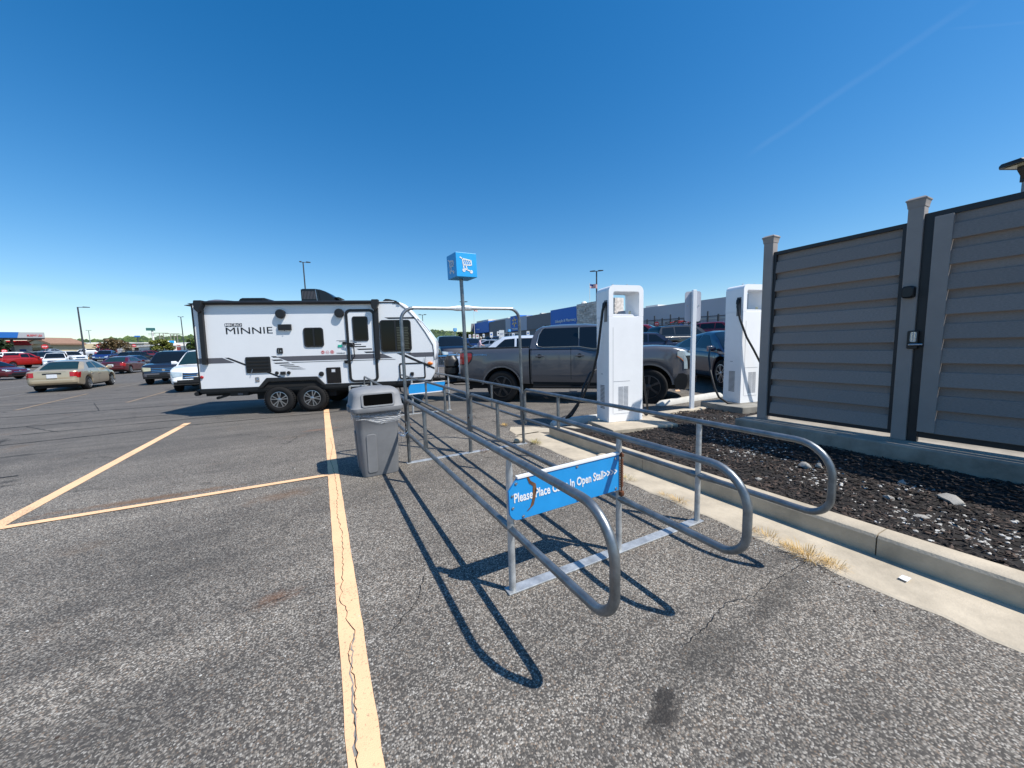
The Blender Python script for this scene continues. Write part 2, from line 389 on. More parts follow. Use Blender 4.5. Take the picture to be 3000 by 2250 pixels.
# ------------------------------------------------------------------ asphalt
def asphalt():
    m = bpy.data.materials.new('asphalt'); m.use_nodes = True; t = m.node_tree; b = t.nodes['Principled BSDF']; N = t.nodes.new; L = t.links.new
    b.inputs['Roughness'].default_value = .82; b.inputs['Specular IOR Level'].default_value = .35
    tc = N('ShaderNodeTexCoord'); P = tc.outputs['Object']
    def noise(sc, det=4, rough=.6, vec=P, dist=0):
        n = N('ShaderNodeTexNoise'); n.inputs['Scale'].default_value = sc; n.inputs['Detail'].default_value = det; n.inputs['Roughness'].default_value = rough; n.inputs['Distortion'].default_value = dist
        L(vec, n.inputs['Vector']); return n.outputs['Fac']
    def ramp(fac, els):
        r_ = N('ShaderNodeValToRGB'); cr = r_.color_ramp
        while len(cr.elements) < len(els): cr.elements.new(.5)
        for e, (p, c) in zip(cr.elements, els): e.position = p; e.color = (*c, 1) if len(c) == 3 else c
        L(fac, r_.inputs[0]); return r_.outputs[0]
    def mix(fac, a, b_, mode='MIX'):
        x = N('ShaderNodeMixRGB'); x.blend_type = mode
        if isinstance(fac, float): x.inputs[0].default_value = fac
        else: L(fac, x.inputs[0])
        for i, q in ((1, a), (2, b_)):
            if isinstance(q, tuple): x.inputs[i].default_value = (*q, 1)
            else: L(q, x.inputs[i])
        return x.outputs[0]
    def math_(op, a, b_):
        x = N('ShaderNodeMath'); x.operation = op
        for i, q in ((0, a), (1, b_)):
            if isinstance(q, (int, float)): x.inputs[i].default_value = q
            else: L(q, x.inputs[i])
        return x.outputs[0]
    # warped coordinates so that stones are not a lattice
    w = N('ShaderNodeTexNoise'); w.inputs['Scale'].default_value = 70; L(P, w.inputs['Vector'])
    va = N('ShaderNodeVectorMath'); va.operation = 'MULTIPLY_ADD'; L(w.outputs['Color'], va.inputs[0]); va.inputs[1].default_value = (.005, .005, 0); L(P, va.inputs[2])
    v = N('ShaderNodeTexVoronoi'); v.inputs['Scale'].default_value = 135; L(va.outputs[0], v.inputs['Vector'])
    sep = N('ShaderNodeSeparateColor'); L(v.outputs['Color'], sep.inputs[0])
    stone = ramp(sep.outputs[0], [(0, (.030, .029, .029)), (.30, (.06, .057, .053)), (.42, (.17, .157, .14)), (.56, (.32, .30, .27)), (.76, (.55, .53, .49)), (.88, (.24, .16, .10)), (.94, (.62, .61, .58)), (1, (.72, .71, .68))])
    edge = ramp(v.outputs['Distance'], [(0, (1, 1, 1)), (.42, (.85, .85, .85)), (.8, (.2, .2, .2))])
    tar = mix(noise(300, 2), (.038, .037, .037), (.075, .072, .07))
    near = mix(edge, tar, stone)
    # worn, traffic-polished areas show more stone; sealed areas less
    big = noise(.55, 5, .62); mid = noise(2.6, 4, .65, dist=.6); 
    patch = ramp(math_('ADD', math_('MULTIPLY', big, .65), math_('MULTIPLY', mid, .35)), [(.40, (0, 0, 0)), (.60, (1, 1, 1))])
    dull = mix(.45, near, (.08, .076, .072))
    c = mix(patch, dull, near)
    c = mix(math_('MULTIPLY', patch, .22), c, (.235, .22, .20))
    # old black seal coat in the driving lane beyond the bays
    sx = N('ShaderNodeSeparateXYZ'); L(P, sx.inputs[0])
    lane = N('ShaderNodeMapRange'); lane.inputs['From Min'].default_value = 6.5; lane.inputs['From Max'].default_value = 10.5
    L(math_('ADD', sx.outputs['Y'], math_('MULTIPLY', noise(.5, 4), 3.0)), lane.inputs['Value'])
    c = mix(math_('MULTIPLY', lane.outputs[0], .62), c, mix(noise(1.4, 6, .75), (.06, .059, .06), (.145, .139, .135)))
    # streaks of wear along the lane
    mp = N('ShaderNodeMapping'); mp.inputs['Scale'].default_value = (.12, 1.8, 1); mp.inputs['Rotation'].default_value = (0, 0, R(8)); L(P, mp.inputs[0])
    st = noise(1.0, 5, .7, mp.outputs[0], .4)
    c = mix(ramp(st, [(.40, (.52, .52, .52)), (.6, (0, 0, 0))]), c, mix(.55, c, (.03, .03, .032)))
    # oil spots and rusty dirt
    oil = ramp(noise(1.25, 3, .5, dist=.4), [(.69, (0, 0, 0)), (.74, (1, 1, 1))]); c = mix(math_('MULTIPLY', oil, .6), c, (.02, .02, .021))
    dirt = ramp(noise(.9, 6, .7), [(.6, (0, 0, 0)), (.8, (1, 1, 1))]); c = mix(math_('MULTIPLY', dirt, .5), c, (.16, .10, .055))
    # stains with a place of their own: oil drips near the kerb side, rusty dirt along the bay lines
    def spot(px, py, sx_, sy_, rot, soft, col, amt):
        nonlocal c
        q = N('ShaderNodeMapping'); q.vector_type = 'TEXTURE'; q.inputs['Location'].default_value = (px, py, 0); q.inputs['Rotation'].default_value = (0, 0, R(rot)); q.inputs['Scale'].default_value = (sx_, sy_, 1); L(P, q.inputs[0])
        ln = N('ShaderNodeVectorMath'); ln.operation = 'LENGTH'; L(q.outputs[0], ln.inputs[0])
        f = math_('ADD', ln.outputs['Value'], math_('MULTIPLY', math_('SUBTRACT', noise(16 if sx_ < .4 else 5, 6, .75), .5), 2.6))
        c = mix(math_('MULTIPLY', ramp(f, [(soft, (1, 1, 1)), (1.0, (0, 0, 0))]), amt), c, col)
    for a_ in ((1.14, .93, .12, .05, 25, .55, (.012, .012, .013), .75), (1.55, 1.02, .5, .14, 5, .1, (.03, .03, .03), .55), (1.12, .9, .16, .07, 20, .3, (.03, .028, .027), .6), (2.2, 1.05, .6, .1, 5, .1, (.035, .034, .033), .5),
               (-1.75, 5.1, .95, .09, -2, .2, (.16, .085, .04), .62), (-.45, 4.45, .4, .18, 0, .1, (.15, .085, .045), .45), (-.35, 2.55, .16, .08, 10, .1, (.17, .08, .04), .45), (-.1, 7.9, .4, .12, 0, .1, (.25, .10, .04), .35),
               (-1.0, 3.3, 1.0, .8, 0, .0, (.035, .035, .036), .42), (-3.6, 6.6, .28, .06, 0, .5, (.02, .02, .02), .7), (-4.3, 8.6, .5, .1, 0, .3, (.02, .02, .02), .6), (-.9, 1.9, .7, .4, 20, .0, (.035, .035, .036), .35), (1.5, 5.6, .7, .5, 0, .0, (.20, .19, .17), .4)): spot(*a_)
    # hairline cracks
    vc = N('ShaderNodeTexVoronoi'); vc.feature = 'DISTANCE_TO_EDGE'; vc.inputs['Scale'].default_value = .62
    w2 = N('ShaderNodeTexNoise'); w2.inputs['Scale'].default_value = 3.2; w2.inputs['Detail'].default_value = 8; w2.inputs['Roughness'].default_value = .72; L(P, w2.inputs['Vector'])
    va2 = N('ShaderNodeVectorMath'); va2.operation = 'MULTIPLY_ADD'; L(w2.outputs['Color'], va2.inputs[0]); va2.inputs[1].default_value = (.55, .55, 0); L(P, va2.inputs[2])
    L(va2.outputs[0], vc.inputs['Vector'])
    cr = ramp(vc.outputs['Distance'], [(0, (1, 1, 1)), (.0035, (1, 1, 1)), (.0075, (0, 0, 0))])
    c = mix(math_('MULTIPLY', math_('MULTIPLY', cr, ramp(noise(.5, 2), [(.52, (0, 0, 0)), (.6, (1, 1, 1))])), .8), c, (.012, .012, .012))
    c = mix(1.0, c, (1.05, 1.0, .93), 'MULTIPLY')
    L(c, b.inputs['Base Color'])
    bp = N('ShaderNodeBump'); bp.inputs['Strength'].default_value = .55; bp.inputs['Distance'].default_value = .004
    L(math_('SUBTRACT', 1.0, v.outputs['Distance']), bp.inputs['Height']); L(bp.outputs[0], b.inputs['Normal'])
    return m
M['asphalt'] = asphalt()
def nonuni(lim, near, step, grow):
    a = [0.0]; s = step
    while a[-1] < lim:
        if a[-1] > near: s *= grow
        a.append(a[-1] + s)
    return a
ax_ = nonuni(1600, 60, 1.5, 1.25); xs = sorted([-q for q in ax_[1:]] + ax_)
g = MB(); g.grid([[(x, y, gz(x, y)) for x in xs] for y in xs])
g.build('ground', M['asphalt'], smooth=60, kind='structure')

# ------------------------------------------------------------------ painted markings
def paintmat(name, col):
    m = mk(name, col, .7, var=.07, vs=3, bump=.25, bs=220); t = m.node_tree; b = t.nodes['Principled BSDF']; N = t.nodes.new; L = t.links.new
    src = b.inputs['Base Color'].links[0].from_socket; tc = N('ShaderNodeTexCoord')
    # stones showing through where the paint has worn off
    n = N('ShaderNodeTexNoise'); n.inputs['Scale'].default_value = 95; n.inputs['Detail'].default_value = 3; L(tc.outputs['Object'], n.inputs['Vector'])
    n2 = N('ShaderNodeTexNoise'); n2.inputs['Scale'].default_value = 1.6; n2.inputs['Detail'].default_value = 5; L(tc.outputs['Object'], n2.inputs['Vector'])
    ad = N('ShaderNodeMath'); ad.operation = 'MULTIPLY_ADD'; L(n2.outputs['Fac'], ad.inputs[0]); ad.inputs[1].default_value = .55; L(n.outputs['Fac'], ad.inputs[2])
    r_ = N('ShaderNodeValToRGB'); r_.color_ramp.elements[0].position = .86; r_.color_ramp.elements[0].color = (0, 0, 0, 1); r_.color_ramp.elements[1].position = 1.0; r_.color_ramp.elements[1].color = (.55, .55, .55, 1); L(ad.outputs[0], r_.inputs[0])
    x = N('ShaderNodeMixRGB'); L(r_.outputs[0], x.inputs[0]); L(src, x.inputs[1]); x.inputs[2].default_value = (.13, .11, .09, 1); L(x.outputs[0], b.inputs['Base Color'])
    return m
M['yline'] = paintmat('yellow_paint', (.85, .525, .295))
M['yfade'] = paintmat('faded_paint', (.26, .185, .115))
M['wfade'] = paintmat('faded_white_paint', (.20, .185, .17))
M['crack'] = mk('crack_black', (.012, .011, .011), .95, var=.4, vs=20)
M['tar'] = mk('crack_sealant', (.016, .016, .017), .8, var=.3, vs=5)
M['fill'] = mk('crack_filler', (.26, .24, .215), .9, var=.3, vs=20)
def ragged(p, q, w, step=.12, j=.004):
    n = max(2, int((Vector(q) - Vector(p)).length / step)); P = [Vector(p).lerp(Vector(q), i / n) for i in range(n + 1)]
    return [tuple(a) for a in P], [w + random.uniform(-j, j) for _ in P]
def line(p, q, w, mat='yline', name='parking_line', z=.004, j=.004):
    P, ws = ragged(p, q, w, j=j); mb = MB(); mb.strip(P, ws, z); return mb.build(name, M[mat], kind='structure', recalc=False)
line((.04, -1.2), (.04, 10.62), .121, j=.006)
line((-2.72, -1.0), (-2.72, 4.9), .11); line((-2.72, 4.9), (-2.72, 10.45), .125)
line((-5.4, 4.98), (-.02, 4.87), .085, z=.008)
for p, q, w, m_ in (((-5.8, 16.6), (-5.9, 20.5), .1, 'yfade'), ((-8.25, 16.6), (-8.85, 22.0), .11, 'yfade'), ((-11.6, 22.0), (-12.0, 27.0), .1, 'wfade'), ((-13.6, 24.72), (-6.9, 24.55), .1, 'wfade'),
                    ((-14.8, 28.2), (-15.2, 32.5), .1, 'wfade'), ((-9.05, 25.3), (-9.1, 29.5), .1, 'wfade'), ((-22.0, 43.0), (-24.3, 52.0), .14, 'wfade'), ((-28, 42), (-30, 53), .14, 'wfade'),
                    ((-18.2, 33), (-18.6, 38), .12, 'wfade'), ((8.9, 6.9), (11.8, 9.6), .11, 'yline'), ((5.6, 8.6), (5.75, 8.95), .1, 'yline'), ((3.2, 13.4), (3.6, 18.2), .1, 'wfade'), ((6.3, 13.4), (6.8, 18.4), .1, 'wfade')):
    line(p, q, w, m_, j=.01)
def crack(pts, w, mat='crack', name='crack', z=.006, jit=.008, step=.03):
    P = []
    for a, b in zip(pts, pts[1:]):
        n = max(2, int(hypot(b[0] - a[0], b[1] - a[1]) / step))
        for i in range(n): t = i / n; P.append((a[0] + (b[0] - a[0]) * t + random.uniform(-jit, jit), a[1] + (b[1] - a[1]) * t + random.uniform(-jit, jit)))
    P.append(pts[-1]); mb = MB(); mb.strip(P, [w * random.uniform(.5, 1.5) for _ in P], z); mb.build(name, M[mat], kind='structure', recalc=False)
# the long crack wandering down the yellow line
yc = [(.045, -.6), (.02, .6), (.01, 1.31), (.03, 1.62), (.02, 1.9), (.06, 1.99), (.02, 2.14), (.03, 2.24), (.0, 2.29), (.03, 2.6), (.055, 3.2), (.03, 3.7), (.06, 4.2), (.05, 4.9), (.02, 5.6), (.07, 6.3), (.05, 7.0)]
crack(yc, .0032, jit=.007, step=.025)
crack([(.01, 1.36), (.02, 1.6), (.02, 1.74), (.04, 1.92), (.05, 2.0)], .0075, 'fill', 'crack_filler', z=.0055, jit=.007, step=.025)
for pts in ([(2.83, 1.16), (2.6, 1.14), (2.4, 1.16), (2.15, 1.13), (1.95, 1.17), (1.7, 1.12), (1.47, 1.09)], [(.24, 1.92), (.42, 2.1), (.5, 2.3)], [(-.5, 2.5), (-.2, 2.55), (0, 2.5)],
            [(3.1, 6.0), (2.85, 6.6), (2.6, 7.2), (2.4, 8.0), (2.2, 8.6), (1.5, 9.9)], [(3.2, 6.1), (2.85, 7.0), (2.4, 8.7)], [(.2, 7.0), (.7, 6.85), (1.2, 6.6), (2.4, 6.9)]):
    crack(pts, .0032, jit=.009)
for pts, w in (([(-9, 12.4), (-6.4, 12.32), (-3.5, 12.24), (.5, 11.9), (4, 11.2)], .06), ([(-9, 9.6), (-5.1, 9.84), (-2.7, 10.1), (.4, 10.0), (2.2, 9.7)], .05), ([(-12, 14.9), (-7.6, 14.66), (-4.8, 14.5), (-2, 14.3)], .07),
               ([(-14, 18.6), (-9, 18.2), (-5, 18.4)], .06), ([(-16, 21.5), (-11, 21.0), (-7, 21.3)], .06), ([(-5.2, 7.2), (-3.6, 7.1)], .04), ([(-5.6, 11.0), (-2.2, 11.15)], .045), ([(-4.9, 10.9), (-6.0, 12.3), (-5.7, 14.6), (-6.8, 17.2)], .018)):
    crack(pts, w * .8, 'tar', 'tar_seam', z=.004, jit=.012, step=.12)

# ------------------------------------------------------------------ planting island: gutter, kerb, mulch, stones
gb = MB()
ge = [(2.84, -5.0), (2.84, 5.2)]
rows = []
for i in range(70):
    y = -5 + i * .15
    x0 = 2.84 + random.uniform(-.02, .02)
    rows.append([(x0 - .01, y, .001), (x0 + .01, y, .006), (3.02, y, .006), (3.28, y, .006)])
gb.grid([r_[::1] for r_ in rows])
# the flared end of the gutter
fl = [(2.84, 5.38), (2.9, 5.7), (3.05, 5.95), (3.4, 5.75), (3.62, 5.35)]
o_ = len(gb.v)
gb.add([(3.28, 5.3, .006), (2.84, 5.3, .006)] + [(a, b, .006) for a, b in fl[1:]] + [(3.68, 5.0, .006)], [(0, 6, 5, 4, 3, 2, 1)])
gb.build('gutter', M['conc'], kind='structure', recalc=False)
def kerbseg(p, q, w, h, name='kerb', mat='conc', e0=0, e1=0):
    a, b = Vector((*p, 0)), Vector((*q, 0)); t = (b - a).normalized(); n = Vector((t.y, -t.x, 0)); rings = []
    prof = [(0, -.05), (0, h - .025), (.012, h - .007), (.03, h), (w - .03, h), (w - .01, h - .01), (w, h - .03), (w, -.05)]
    for c in (a, b): rings.append([c + n * u + Vector((0, 0, v + gz(c.x, c.y))) for u, v in prof])
    mb = MB(); mb.loft(rings); return mb.build(name, M[mat], smooth=30, kind='structure')
for y0, y1 in ((-5.0, -2.06), (-2.04, .95), (.958, 3.0), (3.006, 4.98)): kerbseg((3.27, y0), (3.27, y1), .19, .155)
kerbseg((3.5, 5.03), (4.05, 4.95), .16, .12); kerbseg((5.35, 5.05), (7.0, 4.82), .18, .14); kerbseg((8.4, 4.62), (13, 3.9), .18, .14)
mb = MB(); nx, ny = 70, 130
def mz(x, y): return gz(x, y) + .122 - .04 * min(1, max(0, (x - 3.45) / .5)) + .03 * min(1, max(0, (x - 4.2) / 1.3)) + .014 * sin(7.1 * x + 3 * y) * cos(5.3 * y - 2 * x)
mb.grid([[(3.44 + (9.6 - 3.44) * i / nx, -5 + (9.97 * j / ny) - .10 * max(0, 3.44 + (9.6 - 3.44) * i / nx - 3.5) * (j / ny), mz(3.44 + (9.6 - 3.44) * i / nx, -5 + 9.97 * j / ny) + random.uniform(-.006, .006)) for i in range(nx + 1)] for j in range(ny + 1)])
mb.build('mulch_bed', M['mulch'], smooth=60, kind='structure', recalc=False)
# wood chips: flat splinters lying every way
ch = MB()
def chip(x, y):
    l, w, h = random.uniform(.012, .05), random.uniform(.005, .014), random.uniform(.002, .006); a = random.uniform(0, pi); p = random.uniform(-.4, .4)
    m = Matrix.Rotation(a, 3, 'Z') @ Matrix.Rotation(p, 3, 'Y') @ Matrix.Rotation(random.uniform(-.5, .5), 3, 'X'); c = Vector((x, y, mz(x, y) + random.uniform(.004, .018)))
    ch.mat(0 if random.random() < .72 else 1)
    P = [c + m @ Vector(q) for q in ((-l, 0, 0), (-l * .3, w, 0), (l, w * .3, 0), (l * .4, -w, 0), (0, 0, h))]
    ch.add(P, [(0, 3, 2, 1), (0, 1, 4), (1, 2, 4), (2, 3, 4), (3, 0, 4)])
for _ in range(15000): chip(3.47 + 2.15 * random.random(), -2.2 + 6.7 * random.random() ** .9)
for _ in range(2500): chip(random.uniform(5.4, 7.3), random.uniform(3.3, 4.75))
ch.build('wood_chips', [M['chipd'], M['chipb']], kind='stuff', recalc=False)
pb = MB(); spots = [(4.9, 2.5, .55, 260), (5.2, 3.05, .5, 260), (4.35, 1.75, .35, 170), (4.05, .9, .45, 230), (5.75, 4.0, .4, 150), (4.7, 1.15, .2, 40), (4.5, 2.6, .3, 90), (3.9, .5, .3, 110), (4.1, -.3, .4, 60), (6.6, 3.9, .4, 70)]
for cx, cy, sp, n in spots:
    for _ in range(int(n * .7)):
        x, y = random.gauss(cx, sp * .5), random.gauss(cy, sp * .5)
        if x < 3.52 or (x > 5.55 and y < 3.3): continue
        r_ = random.uniform(.008, .023); pb.mat(random.choice((0, 0, 1))); pb.ico((x, y, mz(x, y) + r_ * .15), r_, 1, .25, (1, random.uniform(.6, 1), random.uniform(.25, .5)))
pb.build('white_pebbles', [M['peb'], M['rock']], kind='stuff')
rk = [(4.63, .92, .11, .04), (4.6, 1.95, .06, .045), (4.68, 1.86, .045, .04), (3.83, 2.02, .04, .03), (4.05, .94, .055, .02), (4.3, 1.2, .035, .03), (4.78, 1.25, .04, .04), (5.66, 4.62, .06, .05)]
rl = ['long flat pale stone lying in the shaded mulch right of the rails', 'pale rock in shade behind the end of the right rail', 'smaller pale rock touching the shaded rock behind the right rail', 'flat white stone at the sunny kerb edge behind the middle rail',
      'pale flake of stone at the sunny edge of the fence shadow', 'small white stone in the shaded mulch before the concrete footing', 'lumpy white stone nearest the footing of the gate post', 'pale stone beside the corner of the charger plinth']
for (x, y, a, h), l_ in zip(rk, rl):
    mb = MB(); mb.ico((0, 0, 0), 1, 2, .28); o = mb.build('pale_stone', M['rock'], smooth=50); o.scale = (a, a * .6, h); o.location = (x, y, mz(x, y) + h * .25); o.rotation_euler = (0, 0, random.uniform(0, 3)); tag(o, l_, 'stone', 'pale stones lying in the mulch bed')
mb = MB(); mb.ico((0, 0, 0), 1, 2, .16); o = mb.build('tan_stone', M['conc'], smooth=50); o.scale = (.075, .06, .05); o.location = (2.66, 4.93, .03); tag(o, 'tan broken stone at the foot of the right hoop leg', 'stone')
mb = MB(); mb.ico((0, 0, 0), 1, 2, .16); o = mb.build('tan_stone', M['conc'], smooth=50); o.scale = (.09, .06, .045); o.location = (3.13, 3.55, .04); tag(o, 'loose lump of pale concrete in the gutter behind the sign board', 'stone')
tl = [(2.9, 2.86, .10, 90, 1, 'small green and straw weed beside the gutter behind the sign spring'), (2.88, 2.36, .07, 60, 0, 'sparse dry weed at the gutter edge left of the right post'), (2.88, 2.2, .10, 90, 0, 'pale dry weed tuft just left of the right rail post'),
      (2.93, 1.58, .06, 70, 2, 'rust brown dead leaves caught at the gutter behind the middle loop'), (2.9, 1.44, .11, 90, 0, 'dry straw tuft at the gutter right of the middle loop'), (2.87, 1.3, .07, 60, 0, 'thin straw weed between two bigger tufts by the gutter'),
      (2.86, 1.17, .15, 260, 0, 'biggest straw coloured grass tuft in the gutter joint'), (2.875, 1.04, .09, 110, 0, 'dry grass tuft nearest the camera along the gutter'),
      (2.84, 4.70, .12, 200, 1, 'green weed tuft at the gutter by the hoop'), (3.0, 6.1, .10, 150, 0, 'dry straw tuft beyond the flared gutter end'), (2.0, 4.74, .09, 90, 2, 'rust brown leaf litter on the hoop base plate')]
for x, y, r_, n, kind, lab in tl:
    mb = MB()
    for _ in range(n):
        a = random.uniform(0, 2 * pi); d = r_ * random.random() ** .7; bx, by = d * cos(a) * .5, d * sin(a) * .9; h = random.uniform(.2, 1) * r_ * (.42 if kind != 2 else .2); ln = random.uniform(.2, 1.0) * r_ * .8; t = random.uniform(.0007, .0015)
        tx, ty = bx + ln * cos(a), by + ln * sin(a); s_, c_ = sin(a) * t, cos(a) * t
        mb.mat(1 if (kind == 1 and random.random() < .6) else 0)
        mb.add([(bx - s_, by + c_, 0), (bx + s_, by - c_, 0), ((bx + tx) / 2 + s_ * .7, (by + ty) / 2 - c_ * .7, h), ((bx + tx) / 2 - s_ * .7, (by + ty) / 2 + c_ * .7, h), (tx, ty, h * random.uniform(.5, 1.25))], [(0, 1, 2, 3), (3, 2, 4)])
    o = mb.build('weed_tuft', [M['rust'] if kind == 2 else M['straw'], M['weed']], recalc=False); o.location = (x, y, .012); tag(o, lab, 'weed', 'weeds growing along the gutter joint')

gr_ = MB()
for _ in range(420):
    x, y = random.choice((random.gauss(2.74, .09), random.uniform(-2.6, 2.7))), random.uniform(.7, 5.5); r_ = random.uniform(.003, .008); gr_.mat(random.choice((0, 0, 1))); gr_.ico((x, y, r_ * .5), r_, 1, .3, (1, random.uniform(.6, 1), .6))
gr_.build('grit', [M['peb'], M['chipb']], kind='stuff')
mb = MB(); mb.grid([[(.03 * i + random.uniform(-.004, .004), .02 * j, .002 + random.uniform(0, .006)) for i in range(3)] for j in range(3)]); o = mb.build('paper_scrap', M['white'], recalc=False); o.location = (3.05, .74, .012); tag(o, 'small torn scrap of white paper lying in the gutter', 'litter')

# ------------------------------------------------------------------ cart corral
PR = .0215
YA, YB, YC = 1.883, 4.805, 8.474; XS = (.947, 1.819, 2.691); ZT, ZL = .85, .40
cc = thing('cart_corral', 'two lane galvanized cart corral with hoop and blue cart sign on a tall pole', 'cart corral', (XS[1], YB, 0))
def cl(p): return (p[0] - XS[1], p[1] - YB, p[2])
def rail(x, y0, y1, nm='rail'):
    """one pipe bent into a long closed loop from the hoop (y0) to its rounded end (y1)"""
    s = 1 if y1 > y0 else -1
    pts = bend([cl((x, y0, ZL - .07)), cl((x, y0, ZT)), cl((x, y1, ZT)), cl((x, y1, ZL)), cl((x, y0 + s * .02, ZL))], [.075, .2, .13], 8)
    mb = MB(); mb.tube(pts, PR, 12); o = mb.build(nm, M['steel'], cc, smooth=60)
    return o
def squashed(x, y, z0, z1, nm, r=.02):
    mb = MB(); zs = [z0, z0 + .04, z0 + .1, z0 + .2, z1 - .16, z1 - .07, z1 - .02]; fl_ = [(.35, 1.35), (.4, 1.3), (.7, 1.15), (1, 1), (1, 1), (.8, 1.15), (.5, 1.3)]
    mb.tube([cl((x, y, z)) for z in zs], r, 10, flat=[(b, a) for a, b in fl_]); return mb.build(nm, M['steel'], cc, smooth=60)
for i, x in enumerate(XS):
    rail(x, YB - .05, 1.0); rail(x, YB + .06, 9.95)
    for y, nm in ((YA, 'post'), (YC, 'post')):
        mb = MB(); mb.tube([cl((x, y + .0, 0.006)), cl((x, y, ZL - .06)), cl((x, y, ZL)), cl((x, y, ZT - .1)), cl((x, y, ZT - .015))], .0215, 12, flat=[(1, 1), (1, 1), (1, 1), (1, 1), (.6, 1.2)]); mb.build(nm, M['steel_l'], cc, smooth=60)
        mb = MB()   # pinched pipe ends that clasp the post at the lower rail
        for s in (-1, 1): mb.tube([cl((x + .0, y + s * .022, ZL)), cl((x, y + s * .05, ZL)), cl((x, y + s * .10, ZL)), cl((x, y + s * .16, ZL))], [.030, .031, .026, .0225], 10, flat=[(1.0, .35), (1.0, .4), (1, .8), (1, 1)])
        mb.build('clamp', M['steel'], cc, smooth=60)
    for y in (3.88, 5.96, 7.2): squashed(x, y, ZL, ZT, 'baluster')
    mb = MB(); mb.obox(cl((x - .002, YB - .028, .52)), (.052, .07, .10)); mb.build('bracket', M['steel'], cc, bevel=.006); mb = MB(); mb.obox(cl((x, YB - .03, .36)), (.05, .05, .05)); mb.build('bracket', M['steel'], cc, bevel=.006)
    mb = MB(); mb.lathe([(.012, -.036), (.014, -.03), (.014, .03), (.012, .036)], 6, 'x', cl((x, YB - .03, .52))); mb.build('bolt', M['rust'], cc)
for y in (YA, YB, YC):
    mb = MB(); mb.box(XS[0] - .04 - XS[1], XS[2] + .04 - XS[1], y - YB - .038, y - YB + .038, .002, .012); mb.build('base_plate', M['steel_l'], cc, bevel=.002)
# hoop with its pinched collar at the pole, leaning a little with the lot
hp = bend([cl((XS[0], YB, .008)), cl((XS[0] - .004, YB, 2.02)), cl((XS[1] - .05, YB, 2.035)), cl((XS[1] + .03, YB, 2.04)), cl((XS[2] - .035, YB, 2.05)), cl((XS[2] - .008, YB, .008))], [.16, .01, .01, .16], 8)
for sd in (-1, 1): mb = MB(); mb.tube([p for p in hp if p.x * sd > .2], .0215, 12); mb.build('hoop_leg', M['steel'], cc, smooth=60)
mb = MB()
mb.tube([(-.73, 0, 2.027), (-.28, 0, 2.032), (-.19, 0, 2.034), (-.13, 0, 2.035), (-.062, 0, 2.036)], .0215, 12, flat=[(1, 1), (1, 1), (1.2, .8), (1.6, .4), (1.6, .35)])
mb.build('hoop_bar', M['steel_l'], cc, smooth=60); mb = MB()
mb.tube([(.73, 0, 2.05), (.22, 0, 2.044), (.12, 0, 2.042), (.06, 0, 2.041), (-.008, 0, 2.04)], .0215, 12, flat=[(1, 1), (1, 1), (1.2, .8), (1.6, .4), (1.6, .35)])
mb.build('hoop_bar', M['steel_l'], cc, smooth=60)
mb = MB(); mb.tube([cl((XS[1] - .006, YB, .008)), cl((XS[1] - .016, YB, .8)), cl((XS[1] - .036, YB, 2.0)), cl((XS[1] - .048, YB, 2.45))], .025, 14); mb.build('sign_pole', M['steel'], cc, smooth=60)
# the blue sign cube with a white cart on each side
cubc = cl((XS[1] - .03, YB, 2.59)); cube = MB(); cube.box(-.15, .15, -.15, .15, -.155, .155)
cu = cube.build('sign_cube', M['cubeblue'], cc, bevel=.004); cu.location = cubc; cu.rotation_euler = (0, R(-1.2), R(5))
def cartmark(th=.004):
    """white shopping cart pictogram in the x-z plane facing -y; unit box 1 x 1"""
    mb = MB()
    def bar(a, b, w):
        a, b = Vector(a), Vector(b); t = (b - a).normalized(); n = Vector((-t.y, t.x)) * w / 2
        mb.prism([tuple(p) for p in (a - n - t * w * .3, b - n + t * w * .3, b + n + t * w * .3, a + n - t * w * .3)], -th, 0)
    bar((.17, .80), (.27, .745), .05); bar((.27, .745), (.70, .685), .05); bar((.285, .74), (.315, .46), .055); bar((.31, .47), (.715, .475), .05); bar((.71, .69), (.72, .48), .05)
    for k in range(7):   # basket weave
        x = .20 + .093 * k
        for d in (1, -1):
            a = Vector((x, .47)); b = Vector((x + d * .14, .72)); ps = []
            for i in range(29):
                p = a.lerp(b, i / 28)
                if .29 < p.x < .705 and p.y < .735 - (p.x - .27) * .14: ps.append(p)
            if len(ps) > 4: bar(ps[0], ps[-1], .014)
    bar((.315, .46), (.335, .30), .05); bar((.335, .315), (.70, .195), .05); bar((.44, .465), (.50, .265), .042)
    for cx in (.33, .70):
        cz = .235 if cx < .5 else .185
        ringprism(mb, [(cx + .075 * cos(2 * pi * k / 16), cz + .075 * sin(2 * pi * k / 16)) for k in range(16)], [(cx + .022 * cos(2 * pi * k / 16), cz + .022 * sin(2 * pi * k / 16)) for k in range(16)], -th, 0)
    return mb
cm = cartmark(.003 / .28).build('cart_emblem', M['white'], cu); cm.scale = (.29, .29, .29); cm.location = (-.14, -.151, -.14)
for k, (lx, ly, rz) in enumerate(((-.151, .14, -90), (.14, .151, 180), (.151, -.14, 90))):
    c = share(cm, 'cart_emblem', cu, (lx, ly, -.14), (0, 0, R(rz)), (.29, .29, .29))
